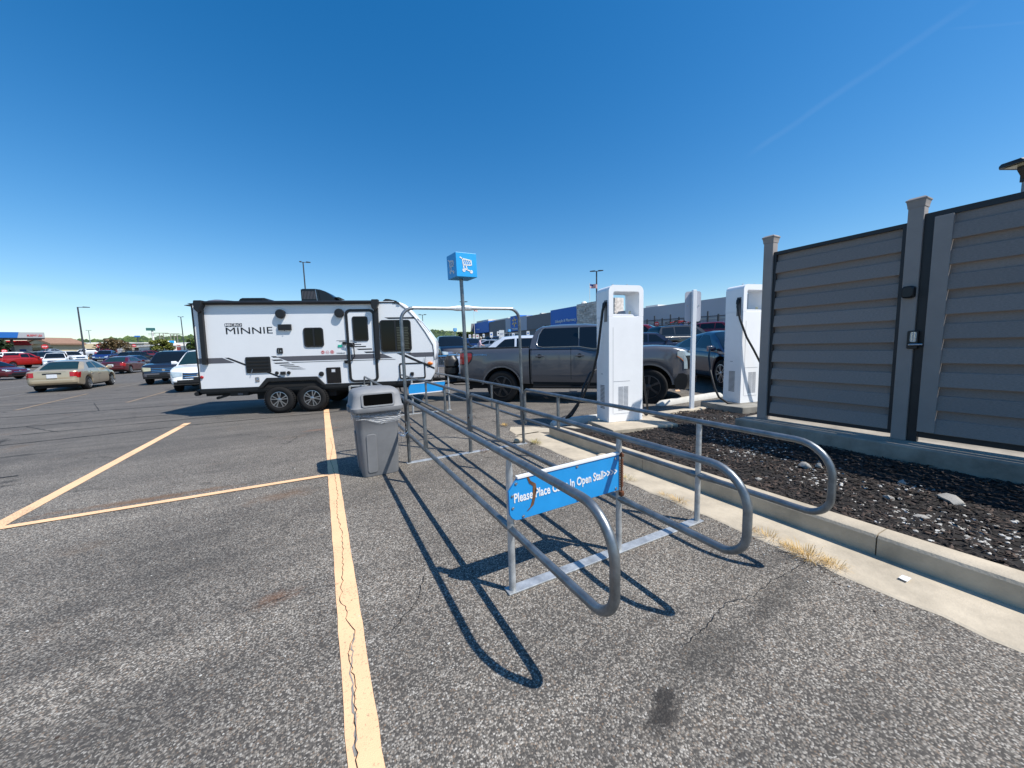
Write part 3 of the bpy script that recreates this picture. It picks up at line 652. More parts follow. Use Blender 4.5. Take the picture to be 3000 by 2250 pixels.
# sign boards: the near one faces the open end, torn and bolted
def board(y, x0, x1, z0, z1, text, yaw=0):
    w, h = x1 - x0, z1 - z0; sg = MB(); pts = [(w, 0), (w, h), (.06, h), (0, h - .07), (0, .06)] + [(.06 - .06 * cos(R(a)), .06 - .06 * sin(R(a))) for a in (20, 45, 70, 90)]
    sg.prism(pts, -.006, .012); o = sg.build('sign_board', M['signblue'], cc, bevel=.002); o.location = cl((x0, y, z0)); o.rotation_euler = (0, R(-1.2), yaw)
    tb = MB(); tb.prism([(.06, h), (w, h), (w, h + .012), (.06, h + .012)], -.012, .02); tb.build('white_edge', M['white'], o)
    return o, w, h
sb, w, h = board(YA - .032, .925, 1.79, .462, .718, 1)
lettering('Please Place Carts In Open Stall>>>>', M['white'], sb, .81, .075, (.032, -.0065, .095), (0, 0, 0), .002, .02)
for bx, bz in ((.05, .23), (.022, .16), (.022, .085), (.09, .018), (.5, .02), (.5, .243), (.83, .02), (.83, .235)): mb = MB(); mb.lathe([(.004, -.013), (.009, -.011), (.009, -.006)], 8, 'y', (bx, 0, bz)); mb.build('bolt', M['chrome'], sb)
mb = MB(); tear = [(.135, .262), (.15, .225), (.185, .2), (.19, .16), (.175, .10), (.165, .07), (.13, .045), (.115, .04), (.14, .062), (.155, .1), (.162, .15), (.165, .19), (.14, .21), (.12, .262)]
mb.prism(tear, -.0085, -.004); mb.build('torn_wood', M['ply'], sb)
sb2 = MB()
o2, w2, h2 = board(YC - .032, 1.735, 2.60, .462, .70, 0)
mb = MB(); mb.box(.0, w2, -.008, -.004, 0, .022); mb.build('white_edge', M['white'], o2)
# hinge springs
def spring(x, y, z0, z1, r, name='hinge_spring'):
    mb = MB(); n = 16; pts = [(x + r * cos(k * 2 * pi / 8), y + r * sin(k * 2 * pi / 8), z0 + (z1 - z0) * k / (8 * n)) for k in range(8 * n + 1)]
    mb.tube([cl(p) for p in pts], .0032, 5); mb.tube([cl((x, y, z0 - .07)), cl((x, y, z1 + .05))], .0055, 8); mb.lathe([(.016, 0), (.018, .01), (.016, .02)], 8, 'z', cl((x, y, z1 + .02))); mb.lathe([(.018, 0), (.02, .01), (.018, .03)], 8, 'z', cl((x, y, z0 - .06)))
    return mb.build(name, M['rust'], cc, smooth=60)
spring(1.80, YA - .045, .50, .70, .011); spring(.955, YA + .02, .63, .74, .013)

# ------------------------------------------------------------------ litter bin with its liner, chained to the hoop
bin_ = thing('litter_bin', 'grey plastic litter bin with open hood and bunched clear liner', 'litter bin', (.55, 4.735, 0), R(2))
def sq(w, d, r_, z, n=3): return [(p[0], p[1], z) for p in rrect(-w / 2, w / 2, -d / 2, d / 2, r_, n)]
mb = MB(); mb.loft([sq(.41, .42, .05, .004), sq(.42, .43, .055, .02), sq(.46, .47, .06, .55), sq(.475, .485, .06, .70), sq(.50, .51, .06, .72), sq(.50, .51, .06, .77), sq(.46, .47, .06, .775)]); mb.build('bin_body', M['canp'], bin_, smooth=35)
mb = MB()   # raised side grips on the front and the left face
def grip(mb, face):
    for (w0, w1, z0, z1, d) in ((-.155, -.04, .05, .52, .018),):
        prof = rrect(w0, w1, z0, z1, .03, 3)
        if face == 'f': mb.loft([[(u, -.205 - .05 * z / .55 * .5, z) for u, z in prof], [(u * .98 - .001, -.205 - .05 * z / .55 * .5 - d, z) for u, z in prof]])
        else: mb.loft([[(-.2 - .05 * z / .55 * .5, -u, z) for u, z in prof], [(-.2 - .05 * z / .55 * .5 - d, -u, z) for u, z in prof]])
grip(mb, 'f'); mb.build('grip', M['canp'], bin_, bevel=.006); mb = MB(); grip(mb, 'l'); mb.build('grip', M['canp'], bin_, bevel=.006)
mb = MB(); mb.loft([sq(.575, .585, .07, .785), sq(.59, .60, .07, .80), sq(.59, .60, .07, .838), sq(.565, .575, .07, .852), sq(.535, .555, .08, .97), sq(.515, .54, .10, 1.01), sq(.46, .48, .13, 1.04), sq(.2, .22, .1, 1.062)]); mb.build('hood', M['canlid'], bin_, smooth=40)
mb = MB(); mb.box(-.31, -.28, -.09, .09, .78, .85); mb.build('hood_latch', M['canp'], bin_, bevel=.01); mb = MB(); mb.box(.28, .31, -.09, .09, .78, .85); mb.build('hood_latch', M['canp'], bin_, bevel=.01)
mb = MB(); ringprism(mb, rrect(-.185, .185, -.082, .082, .03, 3), rrect(-.162, .162, -.062, .062, .018, 3), -.006, .03); fo = mb.build('opening_rim', M['canlid'], bin_, bevel=.003); fo.location = (0, -.287, .928); fo.rotation_euler = (R(-7), 0, 0)
mb = MB(); mb.prism(rrect(-.163, .163, -.063, .063, .018, 3), -.001, .01); op = mb.build('opening_shade', M['binshade'], bin_); op.location = (0, -.289, .928); op.rotation_euler = (R(-7), 0, 0)  # flat panel, no recess: the bin's inner shade is painted black
lm = bpy.data.materials.new('clear_liner'); lm.use_nodes = True; b_ = lm.node_tree.nodes['Principled BSDF']; b_.inputs['Base Color'].default_value = (.75, .78, .82, 1); b_.inputs['Roughness'].default_value = .3; b_.inputs['Alpha'].default_value = .45; b_.inputs['Specular IOR Level'].default_value = .5; M['liner'] = lm
nz_ = lm.node_tree.nodes.new('ShaderNodeTexWave'); nz_.inputs['Scale'].default_value = 14; nz_.inputs['Distortion'].default_value = 9; nz_.bands_direction = 'Z'; nz_.inputs['Detail'].default_value = 4
tcn = lm.node_tree.nodes.new('ShaderNodeTexCoord'); lm.node_tree.links.new(tcn.outputs['Object'], nz_.inputs[0]); bpn = lm.node_tree.nodes.new('ShaderNodeBump'); bpn.inputs['Strength'].default_value = .45; bpn.inputs['Distance'].default_value = .015
lm.node_tree.links.new(nz_.outputs['Fac'], bpn.inputs['Height']); lm.node_tree.links.new(bpn.outputs[0], b_.inputs['Normal'])
mrn = lm.node_tree.nodes.new('ShaderNodeMapRange'); mrn.inputs['To Min'].default_value = .2; mrn.inputs['To Max'].default_value = .45; lm.node_tree.links.new(nz_.outputs['Fac'], mrn.inputs[0]); lm.node_tree.links.new(mrn.outputs[0], b_.inputs['Alpha'])
mb = MB(); rings = []; n = 56
for j in range(9):
    ring = []
    for k in range(n):
        a = 2 * pi * k / n; u = cos(a); v = sin(a); q = max(abs(u), abs(v)); e = .258 + .006 * sin(j * 1.7 + 3 * a) + random.uniform(-.003, .004)
        low = .665 + .035 * sin(2 * a + .4) + .012 * sin(5 * a); z = .80 + (low - .80) * j / 8
        ring.append((u / q * e * (1 - .04 * j / 8), v / q * e * (1 - .04 * j / 8), z))
    rings.append(ring)
mb.loft(rings, True, False); mb.build('liner', M['liner'], bin_, smooth=80, recalc=False)
mb = MB(); mb.loft([[(.24, -.20 + .03 * k, .80 - .0 * k) for k in range(4)], [(.275, -.20 + .03 * k + random.uniform(-.01, .01), .66) for k in range(4)], [(.262, -.18 + .022 * k, .5) for k in range(4)], [(.268, -.165 + .015 * k, .28 + .02 * k) for k in range(4)]], False, False); mb.build('liner', M['liner'], bin_, smooth=80, recalc=False)
cb = MB()
for k in range(7):
    t = k / 6; c = Vector((.80 + .135 * t, 4.60 + .17 * t, .47 - .05 * sin(pi * t))); a = pi / 2 * (k % 2); ring = [(c.x + .022 * cos(q), c.y + .012 * sin(q) * cos(a), c.z + .014 * sin(q) * sin(a) + .006 * sin(q)) for q in [2 * pi * i / 10 for i in range(10)]]
    cb.tube(ring, .0038, 5, closed=True)
o = cb.build('chain', M['chrome'], smooth=60); tag(o, 'short bright chain tying the litter bin to the hoop leg', 'chain')
# ------------------------------------------------------------------ travel trailer
TW = 2.13
tt = thing('travel_trailer', 'white travel trailer with black trim and grey stripes hitched to the dark grey pickup', 'travel trailer', (-.6488, 10.546, 0), R(-18))
side = [(-2.05, .68), (3.36, .68), (3.46, .84), (3.49, 1.06), (3.49, 1.34), (3.43, 1.67), (3.30, 1.95), (3.10, 2.29), (2.90, 2.50), (2.66, 2.685), (2.56, 2.70), (-2.04, 2.70)]
mb = MB(); mb.prism(side, 0, TW); mb.build('body_shell', M['trailer'], tt, bevel=.012)
# moulded nose cap bulging ahead of the side walls
cap_o = [(2.50, 2.70), (2.68, 2.715), (2.80, 2.665), (2.93, 2.56), (3.14, 2.30), (3.36, 2.0), (3.50, 1.79), (3.555, 1.66), (3.545, 1.40), (3.51, 1.22), (3.485, 1.2)]
cap_i = [(2.50, 2.68), (2.63, 2.675), (2.70, 2.63), (2.86, 2.50), (3.06, 2.27), (3.27, 1.94), (3.40, 1.70), (3.45, 1.60), (3.47, 1.36), (3.475, 1.22), (3.47, 1.2)]
mb = MB(); rows = []
for y, k in ((-.006, 0), (-.004, .45), (.03, .85), (.2, 1.0), (TW / 2, 1.08), (TW - .2, 1), (TW - .03, .85), (TW + .004, .45), (TW + .006, 0)):
    rows.append([(a[0] + (b[0] - a[0]) * k, y, a[1] + (b[1] - a[1]) * k) for a, b in zip(cap_i, cap_o)])
mb.grid(rows); mb.build('nose_cap', M['trailer'], tt, smooth=40)
mb = MB(); mb.tube([(p[0], -.004, p[1]) for p in cap_i] , .009, 6); mb.tube([(2.66, -.004, 2.69), (2.62, -.004, 2.70)], .01, 6); mb.tube([(3.10, -.008, 2.29), (3.22, -.01, 2.17), (3.40, -.006, 1.93)], .006, 6); mb.build('nose_trim', M['blk'], tt, smooth=60)
mb = MB(); mb.prism([(-2.06, .675), (-2.03, .675), (-2.02, 2.69), (-2.05, 2.69)], -.01, TW + .01); mb.prism([(-2.06, 2.69), (2.60, 2.69), (2.67, 2.675), (2.66, 2.70), (2.58, 2.715), (-2.12, 2.715)], -.012, TW + .012); mb.build('edge_trim', M['blk'], tt)
mb = MB(); mb.prism([(-2.20, 2.665), (-2.05, 2.685), (-2.05, 2.70), (-2.2, 2.675)], .02, TW); mb.prism([(2.62, 2.66), (2.70, 2.655), (2.62, 2.69)], -.03, -.012); mb.build('drip_spout', M['blk'], tt)
mb = MB(); mb.box(-2.03, 3.35, .03, TW - .03, .56, .678); mb.box(-2.06, 1.2, .0, .05, .60, .679); mb.box(1.2, 3.34, .0, .05, .60, .679); mb.build('chassis', M['blkmet'], tt)
mb = MB(); mb.box(-2.0, 3.3, .1, TW - .1, .50, .56); mb.box(-.9, .95, .15, 1.98, .36, .56); mb.build('underbelly', M['under'], tt)
def decal(name, polys, mat, y0=-.0025):
    for p in polys: mb = MB(); mb.prism(p, y0, .001); mb.build(name, M[mat], tt)
def quad(x0, x1, z0, z1, sl=0, sr=0): return [(x0 + sl, z0), (x1 + sr, z0), (x1, z1), (x0, z1)]
decal('grey_stripe', [[(-2.05, 1.29), (-1.25, 1.29), (-1.51, 1.42), (-2.05, 1.42)], [(-.07, 1.29), (1.335, 1.29), (1.335, 1.41), (-.33, 1.41)], [(2.075, 1.29), (2.43, 1.29), (2.18, 1.41), (2.075, 1.41)], [(2.98, 1.295), (3.45, 1.295), (3.47, 1.41), (2.74, 1.41)]], 'trailgrey')
decal('black_stripe', [[(-1.46, 1.42), (-1.01, 1.205), (-1.01, 1.25), (-1.37, 1.42)], [(-.6, 1.04), (-.32, .905), (-.235, .905), (-.51, 1.04)], [(.03, 1.25), (1.335, 1.25), (1.335, 1.262), (.0, 1.262)], [(2.075, 1.25), (2.5, 1.25), (2.46, 1.262), (2.075, 1.262)], [(2.53, 1.405), (3.47, .955), (3.475, 1.005), (2.67, 1.405)], [(2.38, 2.285), (3.06, 2.285), (3.03, 2.325), (2.28, 2.325)]], 'blk')
hp_ = []
for k, (x0, x1, z) in enumerate(((-.44, -.33, 1.405), (-.44, -.22, 1.325), (-.40, -.07, 1.25), (-.28, .04, 1.197), (-.19, .15, 1.153), (-.12, .21, 1.115), (-.04, .28, 1.085))):
    t = [.036, .032, .026, .02, .016, .011, .008][k]; hp_.append(quad(x0, x1, z - t / 2, z + t / 2, .05, .05))
for k, (x0, x1, z, x2) in enumerate(((1.09, 1.32, 1.765, None), (1.15, 1.32, 1.738, None), (1.22, 1.32, 1.71, None))): hp_.append(quad(x0, x1, z - .005, z + .005))
decal('hash_stripes', hp_, 'blk')
# propped wheel cover, ports, vents
mb = MB(); mb.prism(rrect(-1.01, -.46, 1.03, 1.42, .03), -.022, .0); o = mb.build('fridge_vent', M['blk'], tt, bevel=.005)
for k in range(4):
    mb = MB(); z = 1.105 + .083 * k; mb.prism([(-.98, z), (-.49, z), (-.49, z + .012), (-.98, z + .012)], -.033, -.02); mb.prism([(-.97, z + .014), (-.5, z + .014), (-.5, z + .03), (-.97, z + .03)], -.026, -.02); mb.build('louvre', M['blkgloss'], o)
mb = MB(); mb.tube([(-.86, -.04, 1.12), (-.885, -.05, 1.04)], .008, 6); mb.build('vent_prop', M['alloy'], tt)
mb = MB(); mb.prism(rrect(.80, 1.14, .70, 1.10, .02), -.016, 0); mb.build('heater_door', M['blkgloss'], tt, bevel=.003)
mb = MB(); mb.prism(rrect(.92, 1.02, .97, 1.065, .006), -.02, -.016); mb.build('heater_label', M['trailgrey'], tt)
mb = MB(); mb.prism(rrect(.93, 1.01, .985, 1.05, .004), -.022, -.02); mb.build('heater_label_print', M['plate'], tt)
mb = MB(); mb.prism(rrect(-.29, -.16, 1.48, 1.62, .02), -.018, 0); o = mb.build('furnace_vent', M['blk'], tt, bevel=.004)
mb = MB(); mb.box(-.255, -.245, -.024, -.018, 1.5, 1.59); mb.box(-.21, -.19, -.03, -.018, 1.52, 1.57); mb.build('vent_latch', M['alloy'], o)
for x, z, r_ in ((-.34, 1.01, .042), (-.07, 1.005, .042), (.68, .945, .06)):
    mb = MB(); mb.lathe([(r_, 0), (r_, -.016), (r_ * .8, -.022), (r_ * .35, -.02), (r_ * .3, -.028)], 18, 'y', (x, 0, z)); mb.build('inlet_cap', M['blk'], tt, smooth=40)
mb = MB(); mb.prism(rrect(-.25, -.14, .965, 1.04, .008), -.05, 0); mb.build('outlet_box', M['blk'], tt, bevel=.004)
mb = MB(); mb.prism(rrect(-.84, -.745, .805, .925, .018), -.008, 0); o = mb.build('water_inlet', M['chrome'], tt, bevel=.003)
mb = MB(); mb.lathe([(.02, -.008), (.02, -.03), (.012, -.034)], 12, 'y', (-.79, 0, .87)); mb.build('inlet_tap', M['chrome'], o)
mb = MB(); mb.lathe([(.037, 0), (.035, -.02), (.015, -.032)], 16, 'y', (-1.99, 0, .97)); mb.build('side_marker', M['red'], tt, smooth=60)
mb = MB(); mb.ico((3.36, -.012, 1.115), 1, 2); o = mb.build('side_marker', M['amber'], tt, smooth=80)
for v in o.data.vertices: v.co = (3.36 + (v.co.x - 3.36) * .075, -.008 + (v.co.y + .012) * .035, 1.115 + (v.co.z - 1.115) * .048)
mb = MB(); mb.tube([(3.255, -.02, 1.10), (3.25, -.03, 1.31)], .004, 5); mb.tube([(3.23, -.02, 1.11), (3.215, -.03, 1.26)], .003, 5); mb.box(3.235, 3.27, -.03, 0, 1.08, 1.13); mb.build('antenna', M['blk'], tt)
for x in (-.125, 1.215):
    mb = MB(); mb.lathe([(.105, 0), (.11, -.02), (.11, -.07), (.10, -.085), (.06, -.088)], 24, 'y', (x + .0, 0, 2.44)); mb.build('speaker', M['blk'], tt, smooth=40)
mb = MB(); mb.prism([(-.21, 2.05), (.085, 2.05), (.085, 2.19), (-.21, 2.19)], -.05, 0); mb.box(-.07, -.05, -.06, -.05, 2.03, 2.05); mb.build('porch_light', M['blk'], tt, bevel=.008)
# lettering
mb = MB(); mb.prism(rrect(-1.385, -1.01, 2.155, 2.235, .012), -.003, 0); o = mb.build('nameplate', M['blk'], tt)
lettering('MICRO', M['white'], o, .350, .062, (-1.373, -.003, 2.164), th=.002, bold=.012)
lettering('MINNIE', M['blk'], tt, 1.02, .155, (-1.37, -.0005, 1.98), th=.003, bold=0)
lettering('WINNEBAGO', M['trailgrey'], tt, .21, .032, (1.07, -.0005, 1.435), th=.002, bold=.02)
for k, (x, m_) in enumerate(((.75, 'stopred'), (.86, 'white'), (.97, 'stopred'))):
    mb = MB(); n_ = 8 if k == 0 else 20; mb.lathe([(.047, 0), (.047, -.003)], n_, 'y', (x, 0, 1.485), a0=pi / 8); o = mb.build('sticker', M[m_], tt)
    mb = MB(); ringprism(mb, [(x + .04 * cos(q * pi / 8), 1.485 + .04 * sin(q * pi / 8)) for q in range(16)], [(x + .034 * cos(q * pi / 8), 1.485 + .034 * sin(q * pi / 8)) for q in range(16)], -.0045, -.003); mb.build('sticker_ring', M['white' if k != 1 else 'stopred'], o)
    mb = MB(); mb.prism(rrect(x - .025, x + .025, 1.48, 1.492, .003), -.0045, -.003); mb.build('sticker_print', M['white' if k != 1 else 'stopred'], o)
mb = MB(); mb.prism(rrect(1.12, 1.22, 1.60, 1.66, .01), -.012, 0); mb.build('green_tag', mk('tag_green', (.02, .42, .28), .5), tt)
# windows
def window(x0, x1, z0, z1, r_, mull, name='window', par=None, y=-.02, blinds=None):
    par = par or tt
    mb = MB(); ringprism(mb, rrect(x0, x1, z0, z1, r_, 5), rrect(x0 + .032, x1 - .032, z0 + .032, z1 - .032, r_ * .7, 5), y, 0.002); f = mb.build(name, M['blk'], par, bevel=.004)
    mb = MB(); mb.prism(rrect(x0 + .03, x1 - .03, z0 + .03, z1 - .03, r_ * .7, 5), y + .008, .001); mb.build('pane', M['rvglass'], f)
    if mull: mb = MB(); mb.box(mull - .02, mull + .02, y - .003, y + .006, z0 + .03, z1 - .03); mb.build('mullion', M['blk'], f)
    if blinds:
        n = int((z1 - z0 - .2) / .042)
        for k in range(n):
            z = z0 + .06 + .042 * k; mb = MB(); mb.box(blinds[0], blinds[1] - (k % 3) * .01, y + .006, y + .0075, z, z + .017); mb.build('blind_slat', M['blind'], f)
    return f
M['blind'] = mk('blind_slat', (.075, .08, .06), .25, var=.3, vs=5)
window(.34, .80, 1.62, 2.10, .07, .575)
window(2.15, 2.92, 1.45, 2.26, .08, 2.53, blinds=(2.56, 2.86))
# entry door
dr = rrect(1.335, 2.055, .70, 2.54, .13, 6)
mb = MB(); ringprism(mb, [(x if z > 1 else x, z) for x, z in dr], rrect(1.40, 1.99, .755, 2.475, .075, 6), -.025, 0); do = mb.build('door', M['blk'], tt, bevel=.004)
mb = MB(); mb.prism(rrect(1.395, 1.995, .75, 2.48, .075, 6), -.014, 0); mb.build('door_panel', M['trailer'], do)
mb = MB(); mb.prism([(1.41, 1.29), (1.98, 1.29), (1.98, 1.41), (1.41, 1.41)], -.0165, -.014); mb.build('door_stripe', M['trailgrey'], do)
for x0, x1, z, t in ((1.42, 1.50, 1.765, .008), (1.42, 1.53, 1.735, .01), (1.46, 1.575, 1.705, .014), (1.48, 1.68, 1.66, .02), (1.48, 1.79, 1.605, .026), (1.56, 1.93, 1.535, .03), (1.73, 1.985, 1.455, .034)): mb = MB(); mb.prism(quad(x0, x1, z - t / 2, z + t / 2, .05 if x0 > 1.43 else 0, .0), -.0165, -.014); mb.build('door_hash', M['blk'], do)
mb = MB(); mb.prism([(1.41, 1.25), (1.98, 1.25), (1.98, 1.262), (1.41, 1.262)], -.0165, -.014); mb.build('door_hash', M['blk'], do)
window(1.50, 1.87, 1.74, 2.36, .05, None, 'door_window', do, -.03)
mb = MB(); mb.prism(rrect(1.40, 1.52, 1.60, 1.70, .02), -.03, -.014); mb.tube([(1.43, -.035, 1.63), (1.48, -.045, 1.63)], .01, 6); mb.build('door_latch', M['blk'], do)
mb = MB(); mb.tube(bend([(1.27, 0, 1.70), (1.27, -.05, 1.70), (1.47, -.07, 1.69), (1.505, -.07, 1.62), (1.51, -.07, 1.36), (1.45, -.07, 1.27), (1.29, -.05, 1.24), (1.29, 0, 1.24)], .025, 3), .014, 8); mb.box(1.24, 1.31, -.03, 0, 1.66, 1.74); mb.box(1.25, 1.32, -.03, 0, 1.19, 1.27); mb.build('grab_handle', M['blk'], tt, smooth=60)
# baggage door
mb = MB(); ringprism(mb, rrect(2.57, 3.235, .73, 1.15, .045, 5), rrect(2.605, 3.20, .765, 1.115, .03, 5), -.018, 0); bo = mb.build('baggage_door', M['blk'], tt, bevel=.003)
mb = MB(); mb.prism(rrect(2.603, 3.202, .763, 1.117, .03, 5), -.010, 0); mb.build('baggage_panel', M['trailer'], bo)
mb = MB(); mb.prism(rrect(2.845, 2.935, .815, .905, .02), -.03, -.01); mb.build('baggage_latch', M['blk'], bo, bevel=.004)
mb = MB(); mb.lathe([(.016, 0), (.016, -.015), (.008, -.02)], 10, 'y', (2.87, 0, 1.405)); mb.build('door_bumper', M['blk'], tt)
# awning
mb = MB(); mb.tube([(-1.93, -.062, 2.712), (2.12, -.062, 2.704)], .044, 14); mb.box(-1.93, 2.12, -.06, .0, 2.672, 2.72); mb.build('awning_roll', M['blk'], tt, smooth=60)
for x, x2 in ((-1.83, -1.865), (2.09, 2.07)):
    mb = MB(); mb.prism([(-.05, 0), (.05, 0), (.05, 1.30), (-.05, 1.30)], -.075, -.0); o = mb.build('awning_arm', M['blk'], tt, bevel=.008); o.location = (x2, 0, 1.27); o.rotation_euler = (0, R(1.2), 0)
    mb = MB(); mb.prism([(-.085, 2.56), (.0, 2.47), (.06, 2.60), (.09, 2.66), (.09, 2.765), (-.075, 2.765), (-.09, 2.70)], -.155, 0); o = mb.build('awning_head', M['blk'], tt, bevel=.015); o.location = (x, 0, 0)
# roof gear
def rs(pts, y): k = (9.83 + y) / 9.83; return [(3.88 + (u - 3.88) * k, 1.5 + (z - 1.5) * k) for u, z in pts]
mb = MB(); AC = rs([(.36, 2.68), (.36, 3.02), (.40, 3.035), (.68, 3.035), (.80, 3.015), (.92, 2.97), (1.02, 2.90), (1.10, 2.82), (1.14, 2.745), (1.12, 2.68)], .72)
mb.loft([[(x, .72, z) for x, z in AC], [(x, .74, z + .012) for x, z in AC], [(x, 1.40, z + .012) for x, z in AC], [(x, 1.42, z) for x, z in AC]]); ac = mb.build('air_conditioner', M['blkgloss'], tt, smooth=35)
for k in range(10):
    mb = MB(); mb.box(.14 + .035 * k, .154 + .035 * k, .705, .722, 2.89, 3.09); mb.build('grille_fin', M['trailgrey'], ac)
mb = MB(); mb.prism(rs([(1.06, 2.815), (1.22, 2.83), (1.23, 2.84), (1.08, 2.84)], .8), .8, 1.35); mb.build('ac_lip', M['blkgloss'], ac)
mb = MB(); mb.tube([(.54, .6, 2.70), (.50, .6, 3.12)], .007, 6); mb.build('antenna', M['alloy'], tt)
mb = MB(); VT = rs([(-1.08, 2.69), (-1.0, 2.80), (-.96, 2.825), (-.48, 2.825), (-.40, 2.79), (-.34, 2.69)], .62)
mb.loft([[(x, .62, z) for x, z in VT], [(x, .65, z + .01) for x, z in VT], [(x, 1.15, z + .01) for x, z in VT], [(x, 1.18, z) for x, z in VT]]); v = mb.build('roof_vent', M['blk'], tt, smooth=35)
for z in (2.83, 2.875): mb = MB(); mb.box(-1.3, -.8, .605, .63, z, z + .018); mb.build('vent_slot', M['blkgloss'], v)
mb = MB(); mb.lathe([(.34, 0), (.31, .06), (.22, .12), (.1, .15), (.02, .155)], 20, 'z', (-1.72, .5, 2.70)); mb.build('roof_dome', M['trailgrey'], tt, smooth=60)
mb = MB(); mb.obox((-1.45, .6, 2.83), (.5, .1, .015), Matrix.Rotation(R(5), 3, 'Y')); mb.build('folded_antenna', M['blk'], tt)
mb = MB(); mb.prism(rs([(2.20, 2.69), (2.33, 2.79), (2.42, 2.785), (2.60, 2.74), (2.62, 2.69)], .3), .3, .8); mb.build('roof_vent', M['blk'], tt)
mb = MB(); mb.box(2.14, 2.53, .02, .1, 2.70, 2.735); mb.build('roof_flashing', M['trailer'], tt)
# fender and wheels
FO = [(-.79, .655), (-.575, .90), (.585, .89), (.78, .655)]; FI = [(-.68, .655), (-.525, .80), (.545, .80), (.70, .655)]
mb = MB(); mb.prism(FO[:] + FI[::-1], -.05, 0); o = mb.build('fender', M['blk'], tt, bevel=.012)
mb = MB(); mb.prism([(-.7, .655), (-.525, .795), (.545, .795), (.71, .655)], -.012, .0); mb.build('fender_inset', M['under'], o)
def tread_tyre(R_, w, hub, name='wheel', lug=True):
    mb = MB(); prof = [(hub, .0), (hub + .02, -.012), (R_ * .72, -.022), (R_ - .05, -.018), (R_ - .012, .012), (R_, .04), (R_, w - .04), (R_ - .012, w - .012), (R_ - .05, w + .01), (hub, w)]
    mb.lathe(prof, 40, 'y')
    if lug:
        for k in range(40):
            a = 2 * pi * k / 40; m = Matrix.Rotation(a, 3, 'Y')
            for y, s in ((.022, 1), (w - .022, -1), (w * .36, 1), (w * .64, -1)): mb.obox(m @ Vector((0, y, R_ - .001)), (.030, .048, .018), m @ Matrix.Rotation(R(20 * s), 3, 'Z'))
    return mb
def spoke_rim(r_, n, mat, parent, dark='blkgloss', yy=-.004, twin=True, w0=.028):
    mb = MB(); mb.lathe([(r_, yy - .012), (r_ * .94, yy - .014), (r_ * .92, yy + .012), (r_ * .98, yy + .03)], 32, 'y', caps=False); mb.lathe([(r_ * .26, yy + .02), (r_ * .24, yy - .006), (r_ * .13, yy - .016)], 20, 'y')
    for k in range(n):
        a = 2 * pi * k / n + pi / 2
        for s in ((-1, 1) if twin else (0,)):
            d = s * .17; p0 = Vector((r_ * .2 * cos(a + d * .9), r_ * .2 * sin(a + d * .9))); p1 = Vector((r_ * .95 * cos(a + d * 1.25), r_ * .95 * sin(a + d * 1.25))); t = (p1 - p0).normalized(); q = Vector((-t.y, t.x)) * w0 / 2
            mb.prism([tuple(p0 - q * .8), tuple(p1 - q * 1.2), tuple(p1 + q * 1.2), tuple(p0 + q * .8)], yy - .008, yy + .02)
    rim = mb.build('rim', M[mat], parent, smooth=30)
    mb = MB(); mb.lathe([(r_ * .93, yy + .03), (r_ * .1, yy + .035)], 24, 'y'); mb.build('rim_shade_disc', M['under'], parent)  # matte black disc paints the shade in the gaps between spokes
    return rim
wproto = None
for y, fl in ((.0, 1), (TW - .0, -1)):
    for x in (-.335, .425):
        if wproto is None:
            mb = tread_tyre(.345, .23, .19); wproto = mb.build('wheel', M['rubber'], tt, smooth=40); spoke_rim(.20, 5, 'alloy', wproto, w0=.022); wh = wproto
        else:
            wh = wproto.copy(); COL.objects.link(wh)
            for c in wproto.children: d = c.copy(); COL.objects.link(d); d.parent = wh
        wh.location = (x, y - .012 * fl, .345); wh.rotation_euler = (0, R(17 if x > 0 else 0), 0) if fl > 0 else (0, R(30), pi)
for x in (-.335, .425): mb = MB(); mb.lathe([(.04, 0), (.05, .3), (.05, 1.9), (.04, 2.13)], 10, 'y', (x, 0, .345)); mb.build('axle', M['blkmet'], tt)
# rear: spare wheel, bumper, stabilisers, fold-out step
mb = MB(); mb.lathe([(.12, 0), (.28, -.005), (.33, .03), (.345, .08), (.345, .16), (.32, .2)], 28, 'x', (-2.26, 1.0, .98)); mb.build('spare_wheel', M['rubber'], tt, smooth=40)
mb = MB(); mb.box(-2.2, -2.05, .1, TW - .1, .55, .66); mb.tube([(-2.16, .02, .57), (-2.16, .16, .57)], .05, 10); mb.build('rear_bumper', M['blkmet'], tt)
mb = MB(); mb.obox((-1.55, .18, .50), (.5, .12, .05), Matrix.Rotation(R(-16), 3, 'Y')); mb.box(-1.45, -1.05, .05, .25, .48, .57); mb.lathe([(.035, 0), (.035, .07)], 12, 'y', (-1.78, .14, .44)); mb.build('stabiliser', M['blkmet'], tt)
mb = MB(); mb.box(2.75, 3.2, .05, .25, .46, .57); mb.obox((3.0, .18, .44), (.4, .1, .04), Matrix.Rotation(R(14), 3, 'Y')); mb.build('stabiliser', M['blkmet'], tt)
for x0 in (-1.28, 2.78):
    mb = MB(); mb.prism(rrect(x0, x0 + .11, .50, .545, .004), .044, .05); mb.build('chassis_label', M['trailgrey'], tt)
mb = MB(); mb.box(1.37, 1.78, -.16, .1, .60, .625); mb.box(1.39, 1.76, -.30, -.1, .50, .52); mb.box(1.37, 1.385, -.28, .1, .49, .63); mb.box(1.765, 1.78, -.28, .1, .49, .63); mb.build('entry_step', M['steel_l'], tt, bevel=.004)
